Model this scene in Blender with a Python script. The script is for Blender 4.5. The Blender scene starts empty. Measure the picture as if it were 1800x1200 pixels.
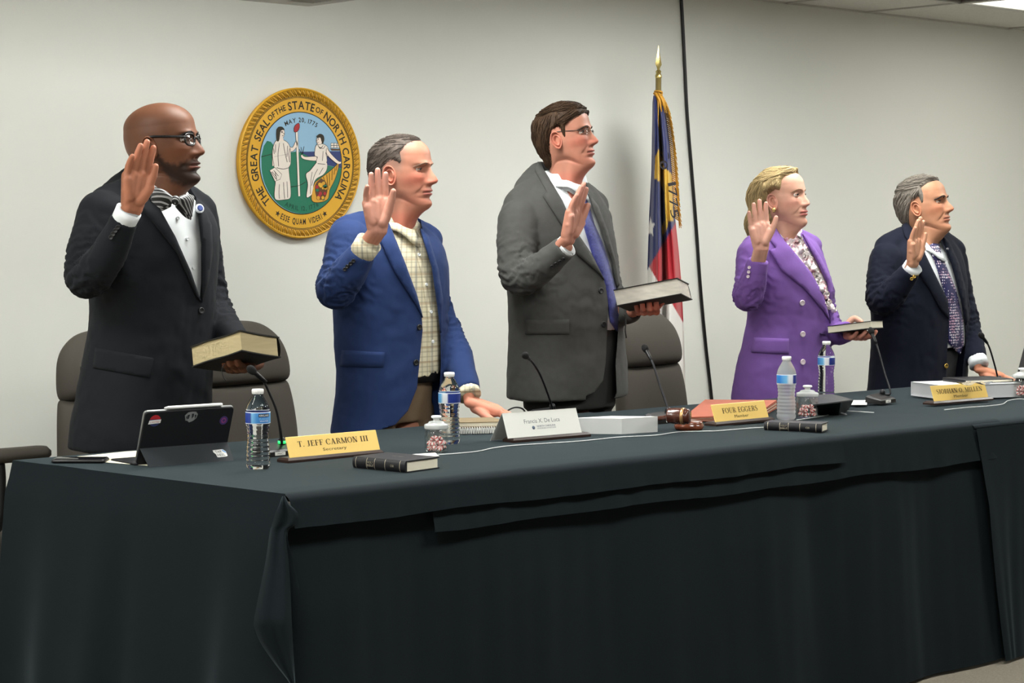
import bpy, bmesh, math, random
import numpy as np
from mathutils import Vector, Matrix, noise, geometry
from mathutils.bvhtree import BVHTree

random.seed(7)
rng = np.random.default_rng(7)
scene = bpy.context.scene
COL = scene.collection
PI = math.pi

# ------------------------------------------------------------------ camera, world, lamps, exposure
FOC = 3600.0                       # focal length in pixels of the 1800 x 1200 frame
CAM_H = 1.42
TABLE_Z = 0.80
PITCH = math.atan(194 / FOC)
RT = np.array([0.739, -0.674, 0.0]); RT /= np.linalg.norm(RT)
FH = np.array([-RT[1], RT[0], 0.0])            # level viewing direction
FW = FH * math.cos(PITCH) - np.array([0, 0, 1]) * math.sin(PITCH)
UPV = FH * math.sin(PITCH) + np.array([0, 0, 1]) * math.cos(PITCH)
EYE = np.array([0.0, 0.0, CAM_H])

cam_data = bpy.data.cameras.new('camera')
cam_data.sensor_width = 36.0
cam_data.lens = FOC / 1800 * 36.0
cam_data.clip_end = 60
cam = bpy.data.objects.new('camera', cam_data)
COL.objects.link(cam)
cam.matrix_world = Matrix(((RT[0], UPV[0], -FW[0], 0), (RT[1], UPV[1], -FW[1], 0), (RT[2], UPV[2], -FW[2], CAM_H), (0, 0, 0, 1)))
scene.camera = cam

world = bpy.data.worlds.new('world')
scene.world = world
world.use_nodes = True
world.node_tree.nodes['Background'].inputs[0].default_value = (0.9, 0.95, 1.0, 1)
world.node_tree.nodes['Background'].inputs[1].default_value = 0.05

LAMP = 28.0          # strength of the ceiling light diffusers
scene.view_settings.view_transform = 'Standard'
scene.view_settings.look = 'None'
scene.view_settings.exposure = 0.0
scene.view_settings.gamma = 1.0
scene.view_settings.use_curve_mapping = False

# ------------------------------------------------------------------ helpers: pixels of the photograph to points
def ray(px, py):
    return FW + (px - 900) / FOC * RT - (py - 600) / FOC * UPV

def at_depth(px, py, d):
    r = ray(px, py)
    return EYE + r * (d / np.dot(r, FH))

def at_z(px, py, z=TABLE_Z):
    r = ray(px, py)
    return EYE + r * ((z - CAM_H) / r[2])

def at_y(px, py, y):
    r = ray(px, py)
    return EYE + r * (y / r[1])

def depth_of(p):
    return float(np.dot(np.asarray(p) - EYE, FH))

def project(p):
    q = np.asarray(p, float) - EYE
    z = q @ FW
    return 900 + FOC * (q @ RT) / z, 600 - FOC * (q @ UPV) / z

# ------------------------------------------------------------------ helpers: materials
def lin(c):
    out = []
    for v in c[:3]:
        v = v / 255.0
        out.append(v / 12.92 if v <= 0.04045 else ((v + 0.055) / 1.055) ** 2.4)
    return (*out, 1.0)

def mat(name, col=(128, 128, 128), rough=0.6, metal=0.0, spec=0.5, bump=None, var=None, sheen=0.0,
        trans=0.0, ior=1.45, attr=None, emit=None, coat=0.0, sss=0.0, stretch=None, sheen_rough=.5, sheen_tint=(255, 255, 255)):
    m = bpy.data.materials.new(name)
    m.use_nodes = True
    nt = m.node_tree
    b = nt.nodes['Principled BSDF']
    b.inputs['Base Color'].default_value = lin(col)
    b.inputs['Roughness'].default_value = rough
    b.inputs['Metallic'].default_value = metal
    b.inputs['Specular IOR Level'].default_value = spec
    b.inputs['Sheen Weight'].default_value = sheen
    b.inputs['Sheen Roughness'].default_value = sheen_rough
    b.inputs['Sheen Tint'].default_value = lin(sheen_tint)
    b.inputs['Transmission Weight'].default_value = trans
    b.inputs['IOR'].default_value = ior
    b.inputs['Coat Weight'].default_value = coat
    if sss:
        b.inputs['Subsurface Weight'].default_value = sss
        b.inputs['Subsurface Radius'].default_value = (0.012, 0.005, 0.003)
        b.inputs['Subsurface Scale'].default_value = 0.4
    if emit:
        b.inputs['Emission Color'].default_value = lin(emit[0])
        b.inputs['Emission Strength'].default_value = emit[1]
    tc = nt.nodes.new('ShaderNodeTexCoord')
    vec = tc.outputs['Object']
    if stretch:
        mp = nt.nodes.new('ShaderNodeMapping')
        mp.inputs['Scale'].default_value = stretch
        nt.links.new(vec, mp.inputs['Vector'])
        vec = mp.outputs['Vector']
    base = None
    if attr:
        a = nt.nodes.new('ShaderNodeAttribute')
        a.attribute_name = attr
        base = a.outputs['Color']
    if var:
        n = nt.nodes.new('ShaderNodeTexNoise')
        n.inputs['Scale'].default_value = var[0]
        n.inputs['Detail'].default_value = 4
        nt.links.new(vec, n.inputs['Vector'])
        mx = nt.nodes.new('ShaderNodeMix')
        mx.data_type = 'RGBA'
        mx.blend_type = 'MULTIPLY'
        mx.inputs['Factor'].default_value = 1.0
        mr = nt.nodes.new('ShaderNodeMapRange')
        mr.inputs['From Min'].default_value = 0.25
        mr.inputs['From Max'].default_value = 0.75
        mr.inputs['To Min'].default_value = 1 - var[1]
        mr.inputs['To Max'].default_value = 1 + var[1]
        nt.links.new(n.outputs['Fac'], mr.inputs['Value'])
        if base is not None:
            nt.links.new(base, mx.inputs['A'])
        else:
            mx.inputs['A'].default_value = lin(col)
        nt.links.new(mr.outputs['Result'], mx.inputs['B'])
        base = mx.outputs['Result']
    if base is not None:
        nt.links.new(base, b.inputs['Base Color'])
    if bump:
        n = nt.nodes.new('ShaderNodeTexNoise')
        n.inputs['Scale'].default_value = bump[0]
        n.inputs['Detail'].default_value = 3
        nt.links.new(vec, n.inputs['Vector'])
        bp = nt.nodes.new('ShaderNodeBump')
        bp.inputs['Strength'].default_value = bump[1]
        bp.inputs['Distance'].default_value = bump[2] if len(bump) > 2 else 0.002
        nt.links.new(n.outputs['Fac'], bp.inputs['Height'])
        nt.links.new(bp.outputs['Normal'], b.inputs['Normal'])
    m.cycles.emission_sampling = 'AUTO'
    return m

# ------------------------------------------------------------------ helpers: geometry (lists of vertices and faces)
class Geo:
    def __init__(self):
        self.v = []; self.f = []; self.c = []; self.mi = []
        self.m = 0; self.col = None
    def add(self, verts, faces, cols=None):
        o = len(self.v)
        self.v += [tuple(float(x) for x in p) for p in verts]
        self.f += [tuple(i + o for i in f) for f in faces]
        self.mi += [self.m] * len(faces)
        if cols is None:
            cols = [self.col or (1, 1, 1)] * len(verts)
        self.c += [tuple(c[:3]) for c in cols]
        return self
    def loft(self, rings, closed=True, cap=True, cols=None):
        n = len(rings[0]); vs = [p for r in rings for p in r]; fs = []
        for i in range(len(rings) - 1):
            for j in range(n if closed else n - 1):
                k = (j + 1) % n
                fs.append((i * n + j, i * n + k, (i + 1) * n + k, (i + 1) * n + j))
        if cap and closed:
            fs.append(tuple(reversed(range(n))))
            fs.append(tuple(range((len(rings) - 1) * n, len(rings) * n)))
        return self.add(vs, fs, cols)
    def grid(self, rows):
        return self.loft(rows, closed=False, cap=False)
    def box(self, lo, hi, T=None):
        x0, y0, z0 = lo; x1, y1, z1 = hi
        v = [(x0, y0, z0), (x1, y0, z0), (x1, y1, z0), (x0, y1, z0), (x0, y0, z1), (x1, y0, z1), (x1, y1, z1), (x0, y1, z1)]
        if T is not None:
            v = [tuple(T @ Vector(p)) for p in v]
        return self.hexa(v)
    def hexa(self, v):
        return self.add(v, [(3, 2, 1, 0), (4, 5, 6, 7), (0, 1, 5, 4), (1, 2, 6, 5), (2, 3, 7, 6), (3, 0, 4, 7)])
    def rbox(self, lo, hi, r=0.01, n=3):
        """box with its upright edges and rims rounded"""
        x0, y0, z0 = lo; x1, y1, z1 = hi
        def ring(z, ins):
            pts = []
            rr = max(r - ins, 0.0005) if ins else r
            for cx, cy, a0 in ((x1 - r, y1 - r, 0), (x0 + r, y1 - r, 90), (x0 + r, y0 + r, 180), (x1 - r, y0 + r, 270)):
                for k in range(n + 1):
                    a = math.radians(a0 + 90 * k / n)
                    pts.append((cx + rr * math.cos(a), cy + rr * math.sin(a), z))
            return pts
        e = min(r * 0.6, (z1 - z0) / 3)
        return self.loft([ring(z0, e), ring(z0 + e, 0), ring(z1 - e, 0), ring(z1, e)])
    def lathe(self, prof, n=24, c=(0, 0, 0), cap=True):
        rings = [[(c[0] + r * math.cos(2 * PI * k / n), c[1] + r * math.sin(2 * PI * k / n), c[2] + z) for k in range(n)] for r, z in prof]
        return self.loft(rings, cap=cap)
    def tube(self, pts, rad, n=8, cap=True, flat=None, cols=None):
        pts = [np.asarray(p, float) for p in pts]
        if not hasattr(rad, '__len__'):
            rad = [rad] * len(pts)
        T = [(pts[min(i + 1, len(pts) - 1)] - pts[max(i - 1, 0)]) for i in range(len(pts))]
        T = [t / (np.linalg.norm(t) + 1e-12) for t in T]
        ref = np.array([0, 0, 1.0]) if abs(T[0][2]) < 0.9 else np.array([1.0, 0, 0])
        nrm = ref - T[0] * (ref @ T[0]); nrm /= np.linalg.norm(nrm)
        rings = []
        for i, p in enumerate(pts):
            nrm = nrm - T[i] * (nrm @ T[i]); nrm /= (np.linalg.norm(nrm) + 1e-12)
            b = np.cross(T[i], nrm)
            rings.append([p + rad[i] * (math.cos(2 * PI * k / n) * nrm + math.sin(2 * PI * k / n) * b * (flat or 1)) for k in range(n)])
        return self.loft(rings, cap=cap, cols=cols)
    def capsule(self, p0, p1, r0, r1, n=14, m=4):
        p0 = np.asarray(p0, float); p1 = np.asarray(p1, float)
        a = p1 - p0; L = np.linalg.norm(a); a = a / (L + 1e-12)
        pts, rad = [], []
        for k in range(m + 1):
            t = PI / 2 * (1 - k / m); pts.append(p0 - a * r0 * math.sin(t)); rad.append(max(r0 * math.cos(t), r0 * 0.03))
        for k in range(m + 1):
            t = PI / 2 * k / m; pts.append(p1 + a * r1 * math.sin(t)); rad.append(max(r1 * math.cos(t), r1 * 0.03))
        return self.tube(pts, rad, n)
    def ball(self, c, r, n=16, m=10, sc=(1, 1, 1)):
        rings = []
        for i in range(m + 1):
            t = PI * (0.02 + 0.96 * i / m)
            rings.append([(c[0] + r * sc[0] * math.sin(t) * math.cos(2 * PI * k / n), c[1] + r * sc[1] * math.sin(t) * math.sin(2 * PI * k / n), c[2] - r * sc[2] * math.cos(t)) for k in range(n)])
        return self.loft(rings)
    def prism(self, poly, z0, z1, T=None):
        n = len(poly)
        v = [(x, y, z0) for x, y in poly] + [(x, y, z1) for x, y in poly]
        if T is not None:
            v = [tuple(T @ Vector(p)) for p in v]
        return self.add(v, [tuple(reversed(range(n))), tuple(range(n, 2 * n))] + [(i, (i + 1) % n, n + (i + 1) % n, n + i) for i in range(n)])
    def moved(self, T):
        self.v = [tuple(T @ Vector(p)) for p in self.v]
        return self

def root_pos(o):
    p = Vector((0, 0, 0))
    while o is not None:
        p = p + o.location; o = o.parent
    return p

def build(name, g, m, parent=None, smooth=True, local=False, angle=None):
    """link geometry as ONE mesh object; world coordinates unless local"""
    me = bpy.data.meshes.new(name)
    vs = g.v
    if parent is not None and not local:
        q = root_pos(parent)
        vs = [(x - q.x, y - q.y, z - q.z) for x, y, z in vs]
    me.from_pydata(vs, [], g.f)
    ms = m if isinstance(m, (list, tuple)) else [m]
    for k in ms:
        me.materials.append(k)
    if len(ms) > 1:
        me.polygons.foreach_set('material_index', g.mi)
    if any(c != (1, 1, 1) for c in g.c[:1] + g.c[-1:]) or len(set(g.c[::37])) > 1:
        at = me.attributes.new('Col', 'FLOAT_COLOR', 'POINT')
        at.data.foreach_set('color', np.hstack([np.array(g.c), np.ones((len(g.c), 1))]).astype(np.float32).ravel())
    if smooth:
        me.polygons.foreach_set('use_smooth', [True] * len(me.polygons))
        if angle:
            bm = bmesh.new(); bm.from_mesh(me)
            for e in bm.edges:
                if len(e.link_faces) == 2 and e.calc_face_angle(0) > math.radians(angle):
                    e.smooth = False
            bm.to_mesh(me); bm.free()
    me.update()
    o = bpy.data.objects.new(name, me)
    COL.objects.link(o)
    if parent is not None:
        o.parent = parent
    return o

def tag(o, label=None, cat=None, group=None, kind=None):
    if label: o['label'] = label
    if cat: o['category'] = cat
    if group: o['group'] = group
    if kind: o['kind'] = kind
    return o

def thing(name, label, cat, loc=(0, 0, 0), rotz=0.0, group=None):
    o = bpy.data.objects.new(name, None)
    COL.objects.link(o)
    o.empty_display_size = 0.1
    o.location = loc; o.rotation_euler = (0, 0, rotz)
    return tag(o, label, cat, group)

def dup(root, loc, rotz=0.0, label=None, group=None):
    r = root.copy(); COL.objects.link(r); r.location = loc; r.rotation_euler = (0, 0, rotz)
    if label: r['label'] = label
    if group: r['group'] = group
    for ch in list(root.children):
        c = ch.copy(); COL.objects.link(c); c.parent = r
        for g in ch.children:
            d = g.copy(); COL.objects.link(d); d.parent = c
    return r

def pchip(x, y, q):
    """monotone cubic interpolation; x rising"""
    x = np.asarray(x, float); y = np.asarray(y, float); q = np.asarray(q, float)
    h = np.diff(x); dl = np.diff(y) / h
    d = np.zeros_like(y)
    for i in range(1, len(x) - 1):
        if dl[i - 1] * dl[i] > 0:
            w1 = 2 * h[i] + h[i - 1]; w2 = h[i] + 2 * h[i - 1]
            d[i] = (w1 + w2) / (w1 / dl[i - 1] + w2 / dl[i])
    d[0] = dl[0]; d[-1] = dl[-1]
    k = np.clip(np.searchsorted(x, q) - 1, 0, len(h) - 1)
    t = np.clip((q - x[k]) / h[k], 0, 1)
    return (y[k] * (1 + 2 * t) * (1 - t) ** 2 + h[k] * d[k] * t * (1 - t) ** 2 + y[k + 1] * t * t * (3 - 2 * t) + h[k] * d[k + 1] * t * t * (t - 1))

def spline(pts, n):
    """smooth path through points (any number of columns)"""
    p = np.asarray(pts, float); s = np.arange(len(p))
    q = np.linspace(0, len(p) - 1, n)
    out = np.empty((n, p.shape[1]))
    P = np.vstack([2 * p[0] - p[1], p, 2 * p[-1] - p[-2]])
    for i, u in enumerate(q):
        k = min(int(u), len(p) - 2); t = u - k
        a, b, c, d = P[k], P[k + 1], P[k + 2], P[k + 3]
        out[i] = 0.5 * (2 * b + (c - a) * t + (2 * a - 5 * b + 4 * c - d) * t * t + (3 * b - a - 3 * c + d) * t ** 3)
    return out

def text_geo(s, size, depth=0.0, align='CENTER', bold=0.0, shear=0.0, sx=1.0, base='CENTER'):
    cu = bpy.data.curves.new('lettering', 'FONT')
    cu.body = s; cu.size = size; cu.align_x = align; cu.align_y = base
    cu.extrude = depth; cu.offset = bold; cu.resolution_u = 3; cu.shear = shear
    o = bpy.data.objects.new('lettering', cu); COL.objects.link(o)
    dg = bpy.context.evaluated_depsgraph_get()
    me = bpy.data.meshes.new_from_object(o.evaluated_get(dg))
    g = Geo()
    g.add([(v.co.x * sx, v.co.y, v.co.z) for v in me.vertices], [tuple(p.vertices) for p in me.polygons])
    bpy.data.objects.remove(o); bpy.data.curves.remove(cu); bpy.data.meshes.remove(me)
    return g

def text_width(g):
    xs = [p[0] for p in g.v]
    return max(xs) - min(xs)
def fit_text(s, width, height, depth=0.0003, bold=0.0):
    g = text_geo(s, 1.0, 0.0, bold=bold)
    xs = [p[0] for p in g.v]; ys = [p[1] for p in g.v]
    w = max(xs) - min(xs); h = max(ys) - min(ys)
    cx = (max(xs) + min(xs)) / 2; cy = (max(ys) + min(ys)) / 2
    g.v = [((x - cx) * width / w, (y - cy) * height / h, 0) for x, y, z in g.v]
    return g

def frame(o, x, y, z):
    """matrix with the given axes and origin"""
    x = Vector(x).normalized(); y = Vector(y).normalized(); z = Vector(z).normalized()
    return Matrix(((x.x, y.x, z.x, o[0]), (x.y, y.y, z.y, o[1]), (x.z, y.z, z.z, o[2]), (0, 0, 0, 1)))
# ------------------------------------------------------------------ the room
WALL_Y = 6.38; CEIL = 2.5; X0, X1, Y0 = -3.2, 10.4, -4.2
m_wall = mat('wall_vinyl', (217, 218, 211), 0.75, bump=(260, 0.15, 0.001), var=(1.5, 0.02))
m_ceil = mat('ceiling_tile', (205, 203, 196), 0.9, bump=(180, 0.6, 0.002), var=(90, 0.08))
m_tbar = mat('ceiling_grid_metal', (188, 186, 180), 0.5)
m_carpet = mat('carpet', (150, 142, 128), 0.95, bump=(160, 0.8, 0.004), var=(60, 0.22), stretch=(1, 5, 1))
m_base = mat('rubber_baseboard', (60, 58, 55), 0.6)
m_lens = mat('light_diffuser', (255, 255, 255), 0.5, emit=((252, 253, 249), LAMP))
m_lens_dim = mat('light_diffuser_dimmed', (255, 255, 255), 0.5, emit=((255, 250, 240), 2.5))  # glow turned down so this visible fixture leaves no hot spot on the wall
m_whitemetal = mat('white_enamel', (225, 225, 220), 0.45)
m_dark = mat('dark_cavity', (60, 58, 54), 0.8)

def struct(name, g, m, parent=None, smooth=False):
    o = build(name, g, m, parent, smooth)
    if parent is None:
        o['kind'] = 'structure'
    return o

struct('wall_back', Geo().box((X0, WALL_Y, 0), (X1, WALL_Y + 0.12, CEIL + 0.2)), m_wall)
struct('wall_left', Geo().box((X0 - 0.12, Y0, 0), (X0, WALL_Y + 0.12, CEIL + 0.2)), m_wall)
struct('wall_right', Geo().box((X1, Y0, 0), (X1 + 0.12, WALL_Y + 0.12, CEIL + 0.2)), m_wall)
struct('wall_front', Geo().box((X0 - 0.12, Y0 - 0.12, 0), (X1 + 0.12, Y0, CEIL + 0.2)), m_wall)
struct('floor', Geo().box((X0, Y0, -0.1), (X1, WALL_Y, 0)), m_carpet)
struct('baseboard_back', Geo().box((X0, WALL_Y - 0.008, 0), (X1, WALL_Y, 0.1)), m_base)

# suspended ceiling: slab, tee bars, tiles laid between them, recessed lights
ceiling = struct('ceiling', Geo().box((X0 - 0.12, Y0 - 0.12, CEIL + 0.2), (X1 + 0.12, WALL_Y + 0.12, CEIL + 0.3)), m_dark)
xe = [8.19 + 1.22 * k for k in range(-10, 3)]
xe = [x for x in xe if X0 < x < X1]
xe = [X0] + xe + [X1]
xe = sorted(xe + [7.58])
ye = [WALL_Y] + [5.82 - 0.61 * k for k in range(0, 17)]
ye = [y for y in ye if y > Y0 + 0.1] + [Y0]
bars = Geo()
for x in xe[1:-1]:
    bars.box((x - 0.012, Y0, CEIL - 0.001), (x + 0.012, WALL_Y, CEIL + 0.006))
for y in ye[1:-1]:
    bars.box((X0, y - 0.012, CEIL - 0.001), (X1, y + 0.012, CEIL + 0.006))
bars.box((X0, WALL_Y - 0.02, CEIL - 0.001), (X1, WALL_Y, CEIL + 0.006))
build('ceiling_grid', bars, m_tbar, ceiling, smooth=False)
LIGHTS = {(8.19, 5.21): 1}
for lx, ly in ((-1.57, 4.60), (0.87, 4.60), (3.31, 4.60), (5.75, 4.60), (8.19, 3.99), (6.97, 3.38), (-1.57, 2.16), (0.87, 2.16), (3.31, 2.16), (5.75, 2.16)):  # unseen fixtures, several added only to brighten the wall and fill a shadow
    LIGHTS[(lx, ly)] = 1
def near(a, b): return abs(a - b) < 0.2
tiles = {}
light0 = None
for i in range(len(xe) - 1):
    for j in range(len(ye) - 1):
        x0, x1, y1, y0 = xe[i], xe[i + 1], ye[j], ye[j + 1]
        key = (round(x1 - x0, 3), round(y1 - y0, 3))
        if any(near(x0, a) and near(y0, b) and x1 - x0 > 1.1 for a, b in LIGHTS):
            cx, cy = (x0 + x1) / 2, (y0 + y1) / 2
            vis = near(x0, 8.19) and near(y0, 5.21)
            lab = ('recessed rectangular ceiling light glowing white near the back wall' if vis else 'unseen recessed ceiling light over the room, placed to brighten it')
            if light0 is None:
                cur = light0 = thing('ceiling_light', lab, 'light', (cx, cy, CEIL), 0)
                hx, hy = (x1 - x0) / 2 - 0.012, (y1 - y0) / 2 - 0.012
                fr = Geo()
                for lo, hi in (((-hx, -hy, 0.0), (hx, -hy + 0.03, 0.09)), ((-hx, hy - 0.03, 0.0), (hx, hy, 0.09)),
                               ((-hx, -hy + 0.03, 0.0), (-hx + 0.03, hy - 0.03, 0.09)), ((hx - 0.03, -hy + 0.03, 0.0), (hx, hy - 0.03, 0.09)),
                               ((-hx, -hy, 0.09), (hx, hy, 0.1))):
                    fr.box(lo, hi)
                build('housing', fr, m_whitemetal, light0, False, local=True)
                build('diffuser', Geo().box((-hx + 0.03, -hy + 0.03, 0.012), (hx - 0.03, hy - 0.03, 0.018)), m_lens_dim if vis else m_lens, light0, False, local=True)
            else:
                cur = dup(light0, (cx, cy, CEIL), 0, lab)
            if vis and cur is not light0:
                for ch in cur.children:
                    if ch.name.startswith('diffuser'):
                        ch.data = ch.data.copy(); ch.data.materials[0] = m_lens_dim
            cur['group'] = 'recessed ceiling lights'
            continue
        if near(x0, 7.58) and near(y0, 5.21):
            v = thing('ceiling_vent', 'dark square louvred air grille in the ceiling beside the lit panel', 'vent', ((x0 + x1) / 2, (y0 + y1) / 2, CEIL))
            h = 0.29
            fr = Geo().box((-h, -h, 0), (h, -h + 0.03, 0.02)).box((-h, h - 0.03, 0), (h, h, 0.02)).box((-h, -h, 0), (-h + 0.03, h, 0.02)).box((h - 0.03, -h, 0), (h, h, 0.02)).box((-h, -h, 0.06), (h, h, 0.07))
            m_grille = mat('grille_metal', (120, 117, 110), 0.6)
            build('frame', fr, m_grille, v, False, local=True)
            sl = None
            for k in range(12):
                if sl is None:
                    sl = build('slat', Geo().box((-h + 0.03, -0.02, -0.002), (h - 0.03, 0.02, 0.002), Matrix.Rotation(0.7, 4, 'X')), m_grille, v, False, local=True)
                    s = sl
                else:
                    s = sl.copy(); COL.objects.link(s)
                s.location = (0, -h + 0.05 + k * 0.044, 0.02)
            continue
        if key not in tiles:
            hx, hy = key[0] / 2 - 0.004, key[1] / 2 - 0.004
            t = build('tile', Geo().box((-hx, -hy, 0.006), (hx, hy, 0.02)), m_ceil, ceiling, False, local=True)
            tiles[key] = t
        else:
            t = tiles[key].copy(); COL.objects.link(t)
        t.location = ((x0 + x1) / 2, (y0 + y1) / 2, CEIL)

# ------------------------------------------------------------------ tables and black cloths
m_cloth = mat('black_tablecloth', (17, 24, 27), 0.9, spec=0.12, sheen=0.30, sheen_rough=.3, sheen_tint=(190, 215, 225), bump=(350, 0.25, 0.001), var=(5, 0.06))
m_laminate = mat('table_laminate', (120, 100, 80), 0.5)
m_steel = mat('grey_steel', (120, 122, 125), 0.4, metal=0.8)
TF, TB = 3.90, 4.97                 # front and back edge of the tables
LX_F, LX_B = 2.835, 2.71            # left end at the front and at the back
def table(x0, x1, label):
    t = thing('folding_table', label, 'table', ((x0 + x1) / 2, 4.43, 0))
    build('tabletop', Geo().rbox((x0, TF + 0.03, TABLE_Z - 0.03), (x1, TB - 0.02, TABLE_Z - 0.004), 0.012), m_laminate, t)
    for x in (x0 + 0.15, x1 - 0.15):
        for y in (TF + 0.12, TB - 0.12):
            build('leg', Geo().tube([(x, y, 0), (x, y, TABLE_Z - 0.03)], 0.015, 10), m_steel, t)
table(2.9, 4.6, 'folding table under the black cloths at the bald man\'s end')
table(4.62, 6.4, 'folding table under the black cloths in front of the tall man')
table(6.42, 8.2, 'folding table under the black cloths in front of the navy blazer man')

def nz(x, y=0.0, z=0.0): return noise.noise(Vector((x, y, z)))
X_A = at_y(1472, 785, TF)[0]        # right end of the upper cloth
X_B0 = at_y(752, 846, TF)[0]; X_B1 = at_y(1757, 740, TF)[0]

def over_edge(x, drop, out, ztop, n=14, y_in=0.25, wav=0.0):
    """points from on top of the table, over the front edge and down by drop"""
    pts = []
    r = 0.022
    for k in range(3):
        pts.append((x, TF + y_in * (1 - k / 3) + r, ztop))
    for k in range(5):
        a = PI / 2 * k / 4
        pts.append((x, TF + r - (r + out) * math.sin(a), ztop - r + r * math.cos(a)))
    for k in range(1, 7):
        t = k / 6
        pts.append((x, TF - out - wav * t, ztop - r - (drop - r) * t))
    return pts

def hung(name, x0, x1, drop, out, ztop, label, seed, amp=0.010, top=True, end_left=False, nx=160, pull=0.0):
    g = Geo(); rows = []
    for i in range(nx + 1):
        x = x0 + (x1 - x0) * i / nx
        w = amp * (nz(x * 7, seed) * 0.9 + 0.5 * nz(x * 19, seed + 3)) + 0.006
        dz = 0.008 * nz(x * 3.1, seed + 9) + pull * math.exp(-((x - x1) / 0.15) ** 2)
        pts = over_edge(x, drop + dz, out, ztop, wav=w + 0.012)
        if end_left:
            pts = [(px_ + (LX_B - LX_F) * max(0, py_ - TF) / (TB - TF) * max(0, 1 - (x - x0) / 0.8), py_, pz_) for px_, py_, pz_ in pts]
        rows.append(pts)
    g.grid(rows)
    if top:
        rows = []
        for i in range(nx + 1):
            x = x0 + (x1 - x0) * i / nx
            r = []
            for k in range(13):
                y = TB + (TF + 0.25 + 0.022 - TB) * k / 12
                lx = x + (LX_B - LX_F) * (y - TF) / (TB - TF) * max(0, 1 - (x - x0) / 0.8) if end_left else x
                r.append((lx, y, ztop + (0.0015 * nz(lx * 6, y * 6, seed) if 0 < k < 12 else 0)))
            rows.append(r)
        g.grid(rows)
        # a short fall at the back edge
        rows = []
        for i in range(nx + 1):
            x = x0 + (x1 - x0) * i / nx
            lx = x + (LX_B - LX_F) * max(0, 1 - (x - x0) / 0.8) if end_left else x
            rows.append([(lx, TB + 0.012 * min(k, 2) / 2, ztop - 0.03 * k) for k in range(6)])
        g.grid(rows)
    return g

# upper cloth: short fall in front, long fall over the left end, the corner gathered into a tail
g = hung('tablecloth', LX_F, X_A, 0.078, 0.020, TABLE_Z + 0.003, '', 1.0, end_left=True)
rows = []
NE = 90
for i in range(NE + 1):
    s = -0.08 + 1.08 * i / NE
    col = []
    for k in range(26):
        t = k / 25
        q_ = s if s > 0 else s * min(1, t * 4)
        bx, by = LX_F + (LX_B - LX_F) * q_, TF + (TB - TF) * q_
        fold = 0.022 * math.sin(s * 13 + 0.9 * math.sin(s * 5)) + 0.02 * nz(s * 7, 4.2) - 0.035 * math.exp(-((s - 0.52) / 0.06) ** 2)
        out = 0.02 * min(1, t * 12) + (0.03 + fold) * min(1, t * 1.6) + 0.05 * t
        zz = TABLE_Z + 0.003 - 0.02 * (1 - math.exp(-t * 40)) - (TABLE_Z - 0.03) * t
        col.append((bx - out, by - 0.12 * out, zz))
    rows.append(col)
g.grid(rows)
tail = [(872, 496, 501, 4.79, 4.79), (886, 491, 509, 4.775, 4.77), (902, 484, 524, 4.77, 4.76), (922, 478, 520, 4.775, 4.76), (935, 474, 506, 4.78, 4.765), (985, 467, 508, 4.78, 4.765), (1040, 456, 511, 4.77, 4.76),
        (1092, 446, 513, 4.76, 4.755), (1108, 449, 514, 4.76, 4.755), (1130, 458, 515, 4.76, 4.755), (1165, 482, 517, 4.76, 4.755), (1200, 509, 519, 4.75, 4.75), (1225, 517, 520, 4.75, 4.75)]
tl = spline(tail, 40)
rows = []
for py, pl, pr, dl, dr in tl:
    sh_t = 0.075 * min(1, max(0, (py - 930) / 160)); dl -= sh_t; dr -= sh_t
    rows.append([at_depth(pl + (pr - pl) * k / 10, py, dl + (dr - dl) * k / 10 - 0.022 * math.sin(PI * k / 10) * min(1, (py - 872) / 80) - 0.008 * math.sin(3 * PI * k / 10)) for k in range(11)])
g.grid(rows)
tag(build('tablecloth', g, m_cloth), 'black cloth on top, hanging far down over the table end beside the bald man', 'tablecloth')
g = hung('tablecloth', X_B0, X_B1, 0.127, 0.010, TABLE_Z, '', 5.0, amp=0.008, pull=0.0)
tag(build('tablecloth', g, m_cloth), 'black cloth overhanging in the middle, under the short fall of another', 'tablecloth')

def skirt(x0, x1, ytop, zt, zb, seed, flare=0.03, nx=200, nzs=30, edge=None):
    rows = []
    for i in range(nx + 1):
        x = x0 + (x1 - x0) * i / nx
        col = []
        for k in range(nzs + 1):
            t = k / nzs
            a = 0.011 * math.sin(x * 9 + 1.2 * math.sin(x * 3.3 + seed)) + 0.016 * nz(x * 4.3, seed + t * 0.4) + 0.006 * nz(x * 15, seed, t)
            y = ytop - 0.004 - (a + 0.015) * min(1, t * 3) - flare * t * t
            dx = (edge(t) if edge else 0) * math.exp(-((x - x0) / 0.12) ** 2)
            col.append((x + dx, y, zt - (zt - zb) * t))
        rows.append(col)
    return Geo().grid(rows)
X_S1 = at_y(1712, 812, TF)[0]
tag(build('tablecloth', skirt(LX_F - 0.005, X_S1 + 0.3, TF + 0.015, TABLE_Z - 0.03, 0.012, 2.0, 0.04, edge=lambda t: -0.10 * t), m_cloth),
    'long black cloth skirting the table front down to the carpet', 'tablecloth')
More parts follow.
